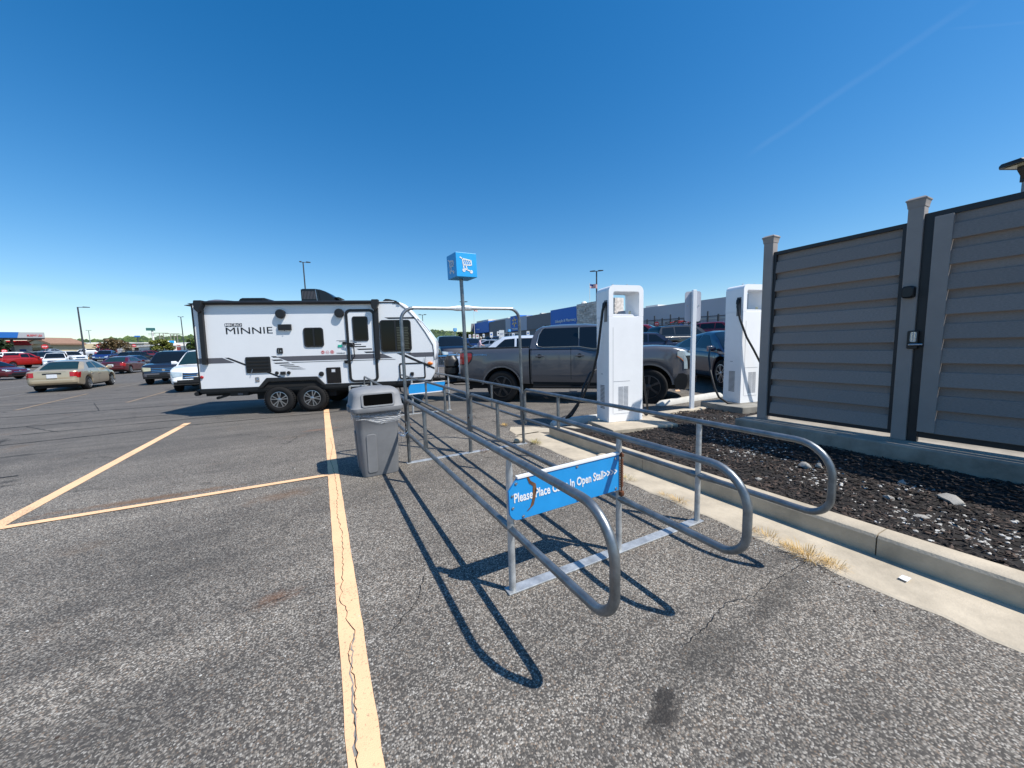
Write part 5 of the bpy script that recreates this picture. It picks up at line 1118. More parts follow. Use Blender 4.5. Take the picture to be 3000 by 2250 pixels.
for s in (-1, 1):
    wstrip(cabb, sub_rows([(1.465, 1.13, 2.04), (1.50, 1.02, 2.04), (1.56, .985, 2.04), (1.79, 1.03, 2.04), (1.90, 1.10, 2.04), (1.94, 1.17, 2.04)]), s, .008, True).build('side_window', GT, tk, smooth=60)
    wstrip(cabb, sub_rows([(1.40, 2.42, 3.16), (1.46, 2.08, 3.09), (1.50, 2.065, 3.06), (1.79, 2.065, 2.78), (1.94, 2.07, 2.60)]), s, .008, True).build('side_window', GT, tk, smooth=60)
    mb = MB()
    fr_ = [(1.455, 1.12), (1.485, 1.0), (1.56, .965), (1.79, 1.01), (1.915, 1.085), (1.965, 1.17)]
    mb.tube([(x, s * (cabb.cw(z) + .010), z) for z, x in fr_], .010, 6); mb.tube([(1.12, s * (cabb.cw(1.455) + .01), 1.455), (2.05, s * (cabb.cw(1.45) + .01), 1.452), (2.40, s * (cabb.cw(1.38) + .012), 1.385), (3.2, s * (cabb.cw(1.38) + .012), 1.375)], .010, 6)
    mb.build('window_trim', M['alloy'], tk, smooth=60)
    mb = MB(); mb.box(2.035, 2.055, s * (cabb.cw(1.7) - .0) - .02, s * (cabb.cw(1.7)) + .02, 1.47, 1.93); mb.build('door_pillar', M['alloy'], tk)
    mb = MB()
    for rows in ([(.52, .815, .825), (1.44, .815, .825)], [(.52, 1.845, 1.855), (1.43, 1.845, 1.855)], [(.52, 2.98, 2.99), (1.0, 2.98, 2.99), (1.36, 3.04, 3.05)]): 
        for r_ in [sub_rows(rows, 8)]: m2 = wstrip(cabb, r_, s, .002, False, 1); mb.add(m2.v, m2.f)
    mb.build('door_seam', M['under'], tk)
    for x in (.92, 1.95):
        y = s * 1.0; mb = MB(); mb.loft([[(x + .02, y + s * d, z) for d, z in ((0, 1.20), (.03, 1.205), (.035, 1.235), (0, 1.25))], [(x + .24, y + s * d, z) for d, z in ((0, 1.205), (.04, 1.21), (.045, 1.235), (0, 1.245))]]); mb.build('door_handle', TP, tk, bevel=.008)
        mb = MB(); mb.lathe([(.055, 0), (.05, .004)], 16, 'y', (x + .12, y + (s * .004 if s > 0 else -.006), 1.225)); mb.build('handle_cup', M['blk'], tk)
    # lower body crease catching the sky
    wstrip(cabb, sub_rows([(.70, .82, 3.05), (.715, .82, 3.05)], 1), s, .006).build('body_crease', TP, tk)
    # mirror
    mb = MB(); mb.loft([[(2.72 + a * .13, s * (1.04 + .045 * k), 1.52 + b * .11) for a, b in rrect(-.5, .5, -1, 1, .3, 3)] for k in range(5)]); mb.build('side_mirror', M['blk'], tk, smooth=50)
    # C-shaped lamps, tail lamps
    wstrip(cabb, sub_rows([(.86, 4.50, 4.585), (1.03, 4.49, 4.575), (1.10, 4.44, 4.56), (1.17, 4.35, 4.52), (1.175, 4.345, 4.66), (1.265, 4.345, 4.66), (1.29, 4.40, 4.62)], 3), s, .012).build('headlight', M['lens'], tk, smooth=60)
    wstrip(cabb, sub_rows([(1.045, 4.475, 4.49), (1.10, 4.425, 4.445), (1.165, 4.335, 4.355)], 3), s, .013).build('turn_signal', M['amber'], tk, smooth=60)
    wstrip(cabb, sub_rows([(.86, 4.60, 4.70), (1.0, 4.595, 4.72), (1.16, 4.545, 4.73)], 3), s, .010).build('headlight_surround', M['blkgloss'], tk, smooth=60)
    wstrip(bed, sub_rows([(1.05, -1.21, -1.0), (1.12, -1.21, -.90), (1.19, -1.21, -.845), (1.31, -1.21, -.83), (1.345, -1.21, -.86)], 3), s, .010).build('taillight', M['red'], tk, smooth=60)
    wstrip(bed, sub_rows([(1.02, -1.215, -.96), (1.11, -1.215, -.87), (1.18, -1.215, -.825), (1.33, -1.215, -.805), (1.37, -1.215, -.84)], 3), s, .004).build('taillight_trim', M['blk'], tk, smooth=60)
    # arch lips and lower bumper cheeks
    for c_, w_ in ((bed, 0.0), (cabb, 3.71)):
        mb = MB(); ro, ri = c_.ra + .035, c_.ra - .01; pts = []
        rows = []
        for k in range(25):
            a = pi * (k / 24) ; row = []
            for r_ in (ro, ri): x, z = w_ + r_ * cos(a), .43 + max(.05, r_ * sin(a) * .985) + .01; row.append((x, s * 1.026, z))
            rows.append([row[0], row[1], (row[1][0], s * .86, row[1][2])])
        mb.grid(rows); mb.build('arch_lip', TP, tk, smooth=60)
lettering('LIGHTNING', mk('badge_blue', (.10, .32, .62), .3, .3), tk, .40, .042, (-.78, -1.052, 1.275), th=.004, name='lettering')
mb = MB(); mb.box(4.0, 4.3, -1.0, -.99, 1.1, 1.11); 
cabb.screen(3.46, 2.72).build('windshield', GT, tk, smooth=60); cabb.screen(.84, .98, .85).build('rear_window', GT, tk, smooth=60)
mb = MB(); mb.loft([[(x, y, z) for x, z in ((1.0, 2.02), (1.03, 2.07), (1.16, 2.065), (1.2, 2.03))] for y in (-.06, .06)]); mb.build('roof_antenna', M['blk'], tk)
# nose: gloss black panel with horizontal ribs, light bar, bumper
rows = []
for i in range(9):
    z = .70 + .52 * i / 8; row = []
    for j in range(-12, 13):
        y = .90 * j / 12; x = 4.80 - .10 * abs(y / .9) ** 2.2 - .02 * (z - .7) / .5; row.append((x, y, z))
    rows.append(row)
mb = MB(); mb.grid(rows); gr = mb.build('grille_panel', M['blkgloss'], tk, smooth=60)
for i in range(6):
    z = .74 + .078 * i; mb = MB(); mb.tube([(4.815 - .10 * abs(y / .9) ** 2.2 - .02 * (z - .7) / .5, y, z) for y in [.86 * j / 12 for j in range(-12, 13)]], .014, 5); mb.build('grille_rib', M['blkgloss'], gr, smooth=60)
mb = MB(); mb.tube([(4.80 - .11 * abs(y / .9) ** 2.2, y, 1.235) for y in [.9 * j / 12 for j in range(-12, 13)]], .026, 8); mb.build('light_bar', M['lens'], tk, smooth=60)
mb = MB(); rings = []
for j in range(-12, 13):
    y = .985 * j / 12; k = abs(j / 12) ** 2.6; xo = 4.86 - .30 * k; rings.append([(xo - .25, y, .40), (xo - .05, y, .36), (xo, y, .45), (xo + .02, y, .60), (xo, y, .72), (xo - .08, y, .76), (xo - .28, y, .74)])
mb.loft(rings); mb.build('front_bumper', M['blk'], tk, smooth=40)
mb = MB(); mb.box(4.84, 4.885, -.45, .45, .50, .66); mb.build('bumper_intake', M['blkgloss'], tk, bevel=.01)
mb = MB(); mb.box(-1.36, -1.18, -.92, .92, .56, .74); mb.box(-1.30, -1.18, -.5, .5, .50, .58); mb.build('rear_bumper', M['blk'], tk, bevel=.03)
mb = MB(); mb.box(-1.245, -1.2, -.76, .76, .80, 1.45); mb.build('tailgate', TP, tk, bevel=.015)
mb = MB(); mb.box(-1.5, -1.2, -.04, .04, .46, .53); mb.lathe([(.02, .52), (.025, .56), (.012, .58)], 10, 'z', (-1.46, 0, 0)); mb.build('hitch', M['blkmet'], tk)
for x in (0, 3.71):
    for s in (-1, 1):
        wheel(tk, x, s * 1.0, .43, .28, 'six', -s, 'dalloy', turn=(R(-12) if x > 1 else 0))
for ch_ in tk.children:
    if ch_.name.startswith('wheel'): ch_.scale = (1, 1, 1)

# ------------------------------------------------------------------ car chargers on their plinths
def rot2(v, a): return Vector((v[0] * cos(a) - v[1] * sin(a), v[0] * sin(a) + v[1] * cos(a)))
CA = R(-12)
def charger(F, zb, label, hidden=False):
    """F = front left corner on the plinth; local x along the front, y into the cabinet"""
    t = thing('charger', label, 'car charger', (F[0], F[1], zb), CA, 'car chargers beside the mulch bed')
    Wd, D, H = .665, .415, 2.32
    mb = MB(); mb.box(0, Wd, 0, D, .0, 1.80); mb.build('cabinet', M['whitepl'], t, bevel=.006)
    mb = MB(); arc = lambda x0, x1, z1, r_: [(x0, 1.801)] + [(x0 + r_ - r_ * cos(R(a)), z1 - r_ + r_ * sin(R(a))) for a in range(0, 91, 10)] + [(x1 - r_ + r_ * sin(R(a)), z1 - r_ + r_ * cos(R(a))) for a in range(0, 91, 10)] + [(x1, 1.801)]
    o_, i_ = arc(0, Wd, H, .10), arc(.085, Wd - .085, H - .105, .035)
    n = len(o_); vs = [(x, y, z) for y in (0, D) for q in (o_, i_) for x, z in q]; fs = []
    for k in range(n - 1): fs += [(k, k + 1, n + k + 1, n + k), (2 * n + k, 3 * n + k, 3 * n + k + 1, 2 * n + k + 1), (k, 2 * n + k, 2 * n + k + 1, k + 1), (n + k, n + k + 1, 3 * n + k + 1, 3 * n + k)]
    mb.add(vs, fs); mb.build('head_frame', M['whitepl'], t, smooth=50)
    # sloping shelf with its cut-away right corner
    mb = MB(); mb.loft([[(.085, 0.002, 1.70), (.085, 0.002, 1.835), (.085, D * .5, 1.86), (.085, D - .002, 1.86)], [(.46, 0.002, 1.70), (.46, .002, 1.835), (.46, D * .5, 1.86), (.46, D - .002, 1.86)], [(Wd - .085, .002, 1.70), (Wd - .085, .002, 1.71), (Wd - .085, D * .45, 1.74), (Wd - .085, D - .002, 1.86)]], True, True); mb.build('shelf', M['whitepl'], t, smooth=20)
    mb = MB(); mb.box(.47, .50, .12, .15, 1.83, 1.90); mb.build('post_stub', M['oldlens'], t)
    def slots(x0, x1, z0, z1, n, face, nm='vent'):
        mb = MB()
        for k in range(n):
            z = z0 + (z1 - z0) * k / n; h = (z1 - z0) / n * .5
            if face == 'f': mb.box(x0, x1, -.003, .004, z, z + h)
            else: mb.box(-.003, .004, x0, x1, z, z + h)
        return mb
    sl_ = mk('vent_grey', (.30, .31, .33), .6, var=.05) if 'vent_grey' not in bpy.data.materials else bpy.data.materials['vent_grey']
    for x0, x1 in ((.185, .275), (.285, .375)): slots(x0, x1, .20, .62, 20, 'f').build('front_vent', sl_, t)
    slots(.14, .28, .22, .64, 18, 'l').build('side_vent', M['trailgrey'], t)
    mb = MB(); mb.box(.09, .41, -.002, .001, .70, .706); mb.box(.09, .41, -.002, .001, .14, .145); mb.box(.078, .082, -.002, .001, .15, 1.62); mb.box(-.002, .001, .20, .26, .82, .83); mb.build('panel_seam', sl_, t)
    mb = MB(); mb.box(-.002, .012, .05, .15, 1.72, 2.08); mb.build('holster_recess', M['trailgrey'], t)
    mb = MB(); mb.tube([(-.005, .10, 2.04), (-.03, .10, 2.02), (-.045, .10, 1.95)], [.03, .03, .024], 10); mb.build('cable_gland', M['blk'], t, smooth=60)
    for x in (.2, .48):
        mb = MB(); mb.tube([(x + .022 * cos(a), D * .5, H + .022 + .022 * sin(a)) for a in [2 * pi * k / 12 for k in range(12)]], .005, 5, closed=True); mb.lathe([(.02, H - .01), (.02, H + .006)], 10, 'z', (x, D * .5, 0)); mb.build('lifting_eye', M['alloy'], t, smooth=60)
    return t
def lw(t, p):   # local point on a charger to world
    a = rot2(p, CA); return (t.location.x + a.x, t.location.y + a.y, t.location.z + p[2])
ch1 = charger((4.31, 4.70), .15, 'white car charger in front of the dark grey pickup')
ch2 = charger((7.31, 4.25), .25, 'white car charger half hidden behind the end post of the fence')
mb = MB(); mb.tube([lw(ch1, p) for p in [(-.02, .11, 2.03), (-.05, .12, 1.9), (-.08, .14, 1.6), (-.10, .2, 1.2), (-.13, .34, .80), (-.24, .5, .40), (-.42, .62, .10), (-.50, .66, .0), (-.46, .78, -.05), (-.34, .76, .02), (-.22, .74, .2), (-.08, .78, .55), (0.1, .85, .8), (.5, 1.1, .9)]], .021, 8); o = mb.build('charging_cable', M['cable'], smooth=60); tag(o, 'black charging cable drooping to the ground left of the nearer charger', 'cable', 'charging cables')
mb = MB(); mb.tube(bend([lw(ch1, p) for p in [(.67, .12, 1.95), (.70, .14, 1.3), (.78, .16, .75), (.90, .2, .25), (.96, .25, .02), (.93, .31, .02), (.88, .34, .3), (.82, .40, .9), (.9, .9, 1.1)]], .04, 5), .019, 8); o = mb.build('charging_cable', M['cable'], smooth=60); tag(o, 'black charging cable hanging down the right flank of the nearer charger', 'cable', 'charging cables')
mb = MB(); mb.tube([lw(ch2, p) for p in [(-.02, .11, 2.03), (-.05, .09, 1.9), (-.05, .02, 1.65), (.04, -.06, 1.3), (.16, -.12, 1.05), (.32, -.16, .75), (.5, -.18, .4), (.6, -.18, .1), (.45, -.16, .0), (.2, -.14, -.02), (-.06, -.08, -.01), (-.28, .02, .02), (-.42, .10, .14), (-.47, .16, .32), (-.44, .3, .62), (-.3, .5, .9), (-.05, .75, 1.05), (.2, 1.0, 1.0)]], .02, 8); o = mb.build('charging_cable', M['cable'], smooth=60); tag(o, 'black charging cable looping round the foot of the farther charger', 'cable', 'charging cables')
def plinth(F, w, d, z0, z1, label, a=CA, c=0.0):
    pts = [(-c, -c), (w, -c), (w, d), (-c, d)]
    mb = MB(); P = [rot2(p, a) + Vector(F) for p in [(0, 0), (w, 0), (w, d), (0, d)]]; mb.prism([tuple(p) for p in P], z0, z1, 'z'); o = mb.build('plinth', M['conc'], bevel=.012); tag(o, label, 'concrete plinth', 'concrete plinths under the chargers'); return o
plinth((3.97, 4.24), 1.22, .83, -.1, .15, 'pale concrete slab under the nearer charger')
pl2 = MB(); P2 = [rot2(p, CA) + Vector((6.86, 3.95)) for p in ((0.02, .0), (1.5, 0), (1.5, .95), (-.05, .95), (-.09, .6), (-.07, .3))]; pl2.prism([tuple(p) for p in P2], -.05, .25, 'z'); tag(pl2.build('plinth', M['concg'], bevel=.015), 'grey concrete slab with a rounded corner under the farther charger', 'concrete plinth', 'concrete plinths under the chargers')
# wheel stops
def wheelstop(p, q, label):
    a, b = Vector((*p, 0)), Vector((*q, 0)); t = (b - a).normalized(); n = Vector((t.y, -t.x, 0)); prof = [(-.09, 0), (-.085, .06), (-.055, .115), (.055, .115), (.085, .06), (.09, 0)]; rings = []
    for k, sc in ((0, .45), (.04, .9), (.08, 1), (.92, 1), (.96, .9), (1, .45)):
        c = a + (b - a) * k; rings.append([c + n * u * (.85 + .15 * sc) + Vector((0, 0, gz(c.x, c.y) + v * sc)) for u, v in prof])
    mb = MB(); mb.loft(rings); o = mb.build('wheel_stop', M['concw'], smooth=30); tag(o, label, 'wheel stop', 'concrete wheel stops at the head of the bays')
wheelstop((3.75, 5.62), (5.45, 5.42), 'white concrete wheel stop left of the nearer charger')
wheelstop((6.95, 5.92), (8.9, 5.66), 'white concrete wheel stop in front of the pickup, right of the charger')
# sign post seen from behind
sp = thing('sign_post', 'white square sign post with grey sign back, between the two chargers', 'sign post', (6.58, 4.78, .06), R(-30))
mb = MB(); mb.box(-.037, .037, -.037, .037, 0, 2.44); mb.build('post', M['whitepl'], sp, bevel=.006)
mb = MB(); mb.prism(rrect(-.155, .155, 1.83, 2.42, .05, 4), .045, .055); so = mb.build('sign_plate', M['storemid'], sp)
mb = MB(); mb.box(-.024, .024, .037, .045, 1.85, 2.40); mb.build('sign_bracket', M['alloy'], sp)
mb = MB(); mb.lathe([(.01, .035), (.01, .042)], 8, 'y', (-.11, 0, 2.14)); mb.build('bolt', M['chrome'], sp); mb = MB(); mb.lathe([(.01, .035), (.01, .042)], 8, 'y', (.11, 0, 2.14)); mb.build('bolt', M['chrome'], sp)

# ------------------------------------------------------------------ screen fence on its footing
FX = 5.87
fo = MB(); fo.prism([(5.60, 3.33), (5.60, -6), (11.5, -6), (11.5, 3.33)], -.1, .30, 'z'); o = fo.build('footing', M['concf'], bevel=.02); o['kind'] = 'structure'
fe = thing('screen_fence', 'grey brown composite screen fence with keypad gate on a concrete footing', 'fence', (FX, 1.6, .30))
def fpost(y, w=.127):
    mb = MB(); mb.box(0, w, y - 1.6 - w / 2, y - 1.6 + w / 2, 0, 2.60); p = mb.build('post', M['fencepost'], fe, bevel=.008)
    mb = MB(); c = (w / 2, y - 1.6); rings = [[(c[0] + a * h, c[1] + b * h, z) for a, b in ((-1, -1), (1, -1), (1, 1), (-1, 1))] for h, z in ((w / 2 + .004, 2.585), (w / 2 + .006, 2.61), (w / 2 + .010, 2.635), (w / 2 + .014, 2.655), (w / 2 + .02, 2.66), (w / 2 + .02, 2.672), (w / 2 + .008, 2.682), (w / 2 - .005, 2.692))]
    mb.loft(rings); mb.build('post_cap', M['fencepost'], p)
POSTS = [3.09, 1.605, -1.25, -2.75]
for y in POSTS: fpost(y)
bprof = lambda z, h: [(.0, z), (.0, z + h), (.014, z + h), (.014, z)]
def boards(y0, y1, z0, z1, pitch, par, x0=.035, wide=.62):
    """horizontal boards: wide proud courses alternating with set-back courses, each its own piece"""
    n = round((z1 - z0) / pitch); first = {}
    for k in range(n):
        z = z0 + (z1 - z0) * k / n; h = (z1 - z0) / n
        for kind, a, b, xx in (('w', 0, wide, 0), ('n', wide, 1, .036)):
            key = kind
            if key not in first:
                mb = MB(); hh = h * (b - a)
                if kind == 'w': mb.prism([(-.012, 0), (-.008, -.006), (.024, -.004), (.024, hh), (.016, hh + .002), (0.006, hh - .004)], y0, y1, 'y')
                else: mb.prism([(0, -.002), (.012, -.002), (.012, hh + .002), (0, hh + .002)], y0, y1, 'y')
                o = mb.build('board', M['fence'], par); first[key] = o
            else: o = share(first[key], 'board', par)
            o.location = (x0 + xx + random.uniform(-.001, .001), 0, z + h * a + random.uniform(-.001, .001))
def bay(y0, y1, par):
    mb = MB(); a, b = y0 - 1.6, y1 - 1.6; mb.box(.03, .085, a, b, 2.40, 2.445); mb.box(.03, .085, a, b, .055, .105); mb.box(.028, .085, a, a + .035, .105, 2.40); mb.box(.028, .085, b - .035, b, .105, 2.40); mb.build('bay_frame', M['fencedark'], par)
    boards(a + .035, b - .035, .106, 2.40, .245, par)
bay(1.605 + .064, 3.09 - .064, fe); bay(-2.75 + .064, -1.25 - .064, fe)
gt = thing('keypad_gate', 'grey brown louvred gate with keypad lever lock beside the fence post', 'gate', (FX, .1, .30))
g0, g1 = -1.16 - .1, 1.455 - .1
mb = MB(); mb.box(.03, .085, g0 - .03, g1 + .085, 2.44, 2.50); mb.box(.035, .08, g0, g1, .055, .125); mb.box(.03, .09, g1 + .005, g1 + .085, .0, 2.44); mb.build('gate_frame', M['fencedark'], gt)
mb = MB(); mb.box(-.008, .05, g1 - .13, g1 + .003, .126, 2.439); mb.build('gate_stile', M['fencepost'], gt, bevel=.004)
mb = MB(); mb.box(-.008, .05, g0, g0 + .13, .126, 2.439); mb.build('gate_stile', M['fencepost'], gt, bevel=.004)
boards(g0 + .06, g1 - .06, .127, 2.44, .262, gt, .012, .60)
lk = MB(); lk.prism(rrect(g1 + .05, g1 + .135, 1.05, 1.25, .012), -.016, .03, 'x'); lo_ = lk.build('lock_plate', M['blk'], gt, bevel=.003)
mb = MB(); mb.prism(rrect(g1 + .06, g1 + .11, 1.125, 1.235, .015), -.022, -.016, 'x'); kp = mb.build('keypad', M['steel_l'], lo_)
for i in range(2):
    for j in range(7): mb = MB(); mb.lathe([(.006, -.028), (.006, -.02)], 8, 'x', (0, g1 + .074 + .021 * i, 1.14 + .0145 * j)); mb.build('key_button', M['chrome'], lo_)
mb = MB(); mb.tube(bend([(-.016, g1 + .105, 1.095), (-.06, g1 + .105, 1.095), (-.06, g1 - .0, 1.097)], .014, 3), .013, 8); mb.build('lever', M['alloy'], lo_, smooth=60)
mb = MB(); mb.loft([[(x, y, z) for y, z in rrect(-.048 - w, .052 + w, 1.612 - w, 1.742 + w, .028)] for x, w in ((.0, 0), (-.055, 0), (-.07, -.012))]); o = mb.build('alarm_box', M['blk'], fe, smooth=40)
# area light behind the fence
lp = thing('area_light', 'grey square pole with a flat black light head rising behind the gate', 'lamp post', (9.55, 1.43, .0))
mb = MB(); mb.box(-.06, .06, -.06, .06, 0, 3.92); mb.build('pole', M['poleblue'], lp, bevel=.008)
mb = MB(); mb.box(-.075, .075, -.075, .075, 3.74, 3.92); mb.prism([(-.08, 3.78), (-.19, 3.90), (-.19, 3.95), (-.05, 3.95)], -.05, .05); mb.build('pole_bracket', M['blk'], lp, bevel=.006)
hd = [(-.44, 3.93, .03), (-.40, 3.945, .12), (-.30, 3.955, .17), (.0, 3.965, .17), (.25, 3.97, .15)]
mb = MB(); mb.loft([[(x, y * w, z + d) for y, d in ((-1, 0), (-1, .03), (-.8, .055 + (.05 if x > -.3 else 0)), (.8, .055 + (.05 if x > -.3 else 0)), (1, .03), (1, 0))] for x, z, w in hd]); ho = mb.build('light_head', M['blk'], lp, smooth=30); 
mb = MB(); mb.prism([(-.34, 3.936), (-.05, 3.948), (-.05, 3.955), (-.34, 3.945)], -.10, .10); mb.build('light_lens', M['oldlens'], lp)
mb = MB(); mb.box(-.08, .22, -.11, .11, 4.0, 4.09); mb.build('light_housing', M['alloy'], lp, bevel=.02)
lp.rotation_euler = (0, 0, R(-20))
# ------------------------------------------------------------------ the store along the far side of the lot
SXF = 37.5; BZ = 1.2
st = thing('store', 'long grey and blue store front with yellow spark emblem beyond the lot', 'store', (SXF, 60, 0))
def sbox(nm, y0, y1, z0, z1, mat, proud=0.0, dep=6.0, par=None):
    mb = MB(); mb.box(-proud, dep, y0 - 60, y1 - 60, z0, z1); return mb.build(nm, M[mat], par or st)
sbox('wall', 55.85, 64.6, 4.72, 7.45, 'storedark'); sbox('wall', 74.1, 83.2, BZ, 7.6, 'storedark', 0.0)
sbox('wall', 64.6, 67.8, 4.72, 7.62, 'storemid', .05); sbox('wall', 71.55, 74.1, 4.72, 7.72, 'storemid', .05)
b1 = sbox('sign_wall', 67.8, 71.55, 4.78, 8.0, 'storeblue', .12)
sbox('wall_base', 55.0, 74.1, BZ, 4.72, 'storedark', -.2)
b2 = sbox('sign_wall', 48.2, 55.85, 4.6, 7.75, 'storeblue', .10); sbox('wall_base', 48.2, 55.0, BZ, 4.6, 'storedark', -.1)
b3 = sbox('canopy', 83.2, 92.6, 5.2, 7.9, 'storeblue', .16); sbox('wall_base', 83.2, 94.6, BZ, 5.2, 'storedark', -1.5)
sbox('wall', 92.6, 94.6, 5.2, 7.7, 'storedark', .1)
sbox('wall', 15.0, 39.4, BZ - 1, 6.0, 'storeside', -.3); sbox('roof_unit', 33.5, 35.5, 6.0, 6.35, 'bwhite', -1.5, 3.5); sbox('roof_unit', 60.6, 61.3, 7.45, 7.8, 'bwhite', -1.0, 3.5); sbox('roof_unit', 76.0, 90.0, 7.9, 8.15, 'bwhite', -1.6, 4)
def tower(y0, y1, z1, d, nm):
    t_ = sbox(nm, y0, y1, BZ - .5, z1, 'stone', -.10, d)
    n = 0; z = BZ + 2.2; pm = None
    while z < z1 - .05:
        h = random.uniform(.22, .40); y = y0
        while y < y1 - .05:
            w = min(random.uniform(.4, 1.2), y1 - y); mb = MB(); hh = min(h, z1 - z); mb.box(-.12 - random.uniform(0, .10), -.05 + .16, y - 60 + .012, y + w - 60 - .012, z + .012, z + hh - .012); mb.v = [(a + .0, b, c) for a, b, c in mb.v]; n += 1
            if n < 290: mb.build('stone', M['stone'], t_)
            y += w
        z += h
    return t_
tower(39.5, 48.2, 7.95, 1.5, 'stone_tower'); t2 = sbox('stone_tower', 88.5, 96.6, BZ, 8.75, 'stone', -2.2, 9)
mb = MB(); mb.lathe([(.5, 7.95), (.45, 8.15), (.25, 8.32), (.02, 8.38)], 14, 'z', (.6, 47.2 - 60, 0)); mb.build('roof_dome', M['bwhite'], st, smooth=60)
# blue awning flank (sloping end)
mb = MB(); mb.prism([(92.6 - 60, 5.2), (93.3 - 60, 5.2), (92.6 - 60, 7.9)], -1.0, 0, 'x'); mb.build('canopy_end', M['storedark'], st)
def face_text(txt, y_left, w, h, z, proud, par): # reads left to right seen from -x: local x runs along -y
    return lettering(txt, M['white'], par, w, h, (-proud - .02, y_left - 60, z), (0, 0, R(-90)), .06, .01)
face_text('Lifestyle & Pharmacy', 54.3, 5.9, .66, 5.25, .10, b2); face_text('Walmart', 70.95, 2.7, .50, 5.0, .12, b1); face_text('Grocery', 90.9, 1.9, .55, 5.9, .16, b3)
for k in range(6):
    a = pi / 2 + k * pi / 3; mb = MB(); c = Vector((69.67 - 60, 6.72)); d = Vector((cos(a), sin(a))); n = Vector((-d.y, d.x)); P = [c + d * .32 - n * .09, c + d * .5 - n * .14, c + d * .95 - n * .15, c + d * 1.03, c + d * .95 + n * .15, c + d * .5 + n * .14, c + d * .32 + n * .09]
    mb.prism([tuple(p) for p in P], -.20, -.11, 'x'); mb.build('spark_ray', M['sparkc'], b1)
for y in (84.5, 86.2, 88, 89.8): mb = MB(); mb.box(1.35, 1.48, y - 60, y + 1.3 - 60, BZ, 3.9); mb.build('entrance_door', M['glass'], st)
# small signs and bay markers out in the lot
def signp(px, d, ztop, w, h, mat='signw', label='', r_=.04, text=None, face=None, group='small parking signs before the store', shape='rect', cat='sign', tcol='stopred'):
    P = at(px, d); f = Vector((P.x, P.y)); a = atan2(-P.y, -P.x) + pi / 2 if face is None else face
    t = thing('parking_sign' if shape == 'rect' else 'stop_sign', label, cat, (P.x, P.y, P.z), a, group)
    zc = ztop - P.z - h / 2
    mb = MB(); mb.box(-.035, .035, .02, .09, 0, zc + h / 2 - .03); mb.build('post', M['alloy'], t)
    mb = MB()
    if shape == 'oct': mb.prism([(w / 2 / cos(pi / 8) * cos(pi / 8 + k * pi / 4), zc + w / 2 / cos(pi / 8) * sin(pi / 8 + k * pi / 4)) for k in range(8)], -.01, .015)
    else: mb.prism(rrect(-w / 2, w / 2, zc - h / 2, zc + h / 2, r_, 3), -.01, .015)
    o = mb.build('sign_plate', M[mat], t)
    if shape == 'oct': lettering('STOP', M['white'], o, w * .74, w * .3, (-w * .37, -.011, zc - w * .15), th=.01, bold=.03)
    elif mat == 'signw':
        mb = MB(); mb.prism(rrect(-w * .28, w * .28, zc - h * .05, zc + h * .18, .01), -.016, -.01); mb.build('sign_print', M[tcol], o)
    return t
def zat(px, py, d): return at(px, d, py).z
for k, (px, py, d, w, h, lb, tc) in enumerate(((1390, 979, 62, .5, 1.0, 'white parking sign under the left end of the blue awning', 'stopred'), (1400, 980, 60, .7, .9, 'wider white parking sign second from the left under the blue awning', 'stopred'), (1418.5, 978, 58, .45, .8, 'small white sign under the right end of the blue awning', 'storeblue'),
                                     (1441, 973, 54, .6, 1.1, 'white bay sign at the start of the dark grey wall', 'storeblue'), (1463, 971, 52, .75, .9, 'square white sign in front of the dark grey wall', 'blk'), (1471, 967.5, 50, .95, 1.6, 'largest white sign in front of the dark grey wall', 'storemid'),
                                     (1505, 976, 48, .5, .7, 'little white sign right below the spark panel', 'storeblue'), (1548, 970, 44, .5, .8, 'white sign just left of the pickup cab', 'storeblue'), (1378, 980, 66, .6, .9, 'white sign just right of the cart sign pole', 'storeblue'),
                                     (1989, 952, 27, .26, .38, 'small white notice before the black iron fence', 'stopred'), (2008, 944.5, 24, .3, .34, 'red and white notice before the black iron fence', 'stopred'))):
    signp(px, d, zat(px, py, d), w * .72, h * .72, label=lb, tcol=tc)
signp(1961, 30, zat(1961, 955, 30), .26, .25, 'storeblue', 'dark blue notice left of the small white notice on the iron fence'); signp(1995.5, 30, zat(1995.5, 947, 30), .25, .24, 'storeblue', 'dark blue notice right of the small white notice on the iron fence')
signp(1923, 27, zat(1923, 943, 27), .3, .3, 'stopred', 'red octagonal stop sign above the red car behind the nearer charger', shape='oct', group='stop signs', cat='stop sign')
signp(137, 68, zat(137, 1009, 68), .8, .8, 'stopred', 'stop sign left of the tall lamp post by the tan gable', shape='oct', group='stop signs', cat='stop sign')
signp(295, 78, zat(295, 1008, 78), .8, .8, 'stopred', 'stop sign left of the brown tree', shape='oct', group='stop signs', cat='stop sign')
signp(396, 92, zat(396, 1008, 92), .75, .8, 'stopred', 'stop sign right of the brown tree', shape='oct', group='stop signs', cat='stop sign')
signp(19, 52, zat(19, 1022, 52), .5, .6, 'stopred', 'faded stop sign at the left edge below the fuel canopy', shape='oct', group='stop signs', cat='stop sign')
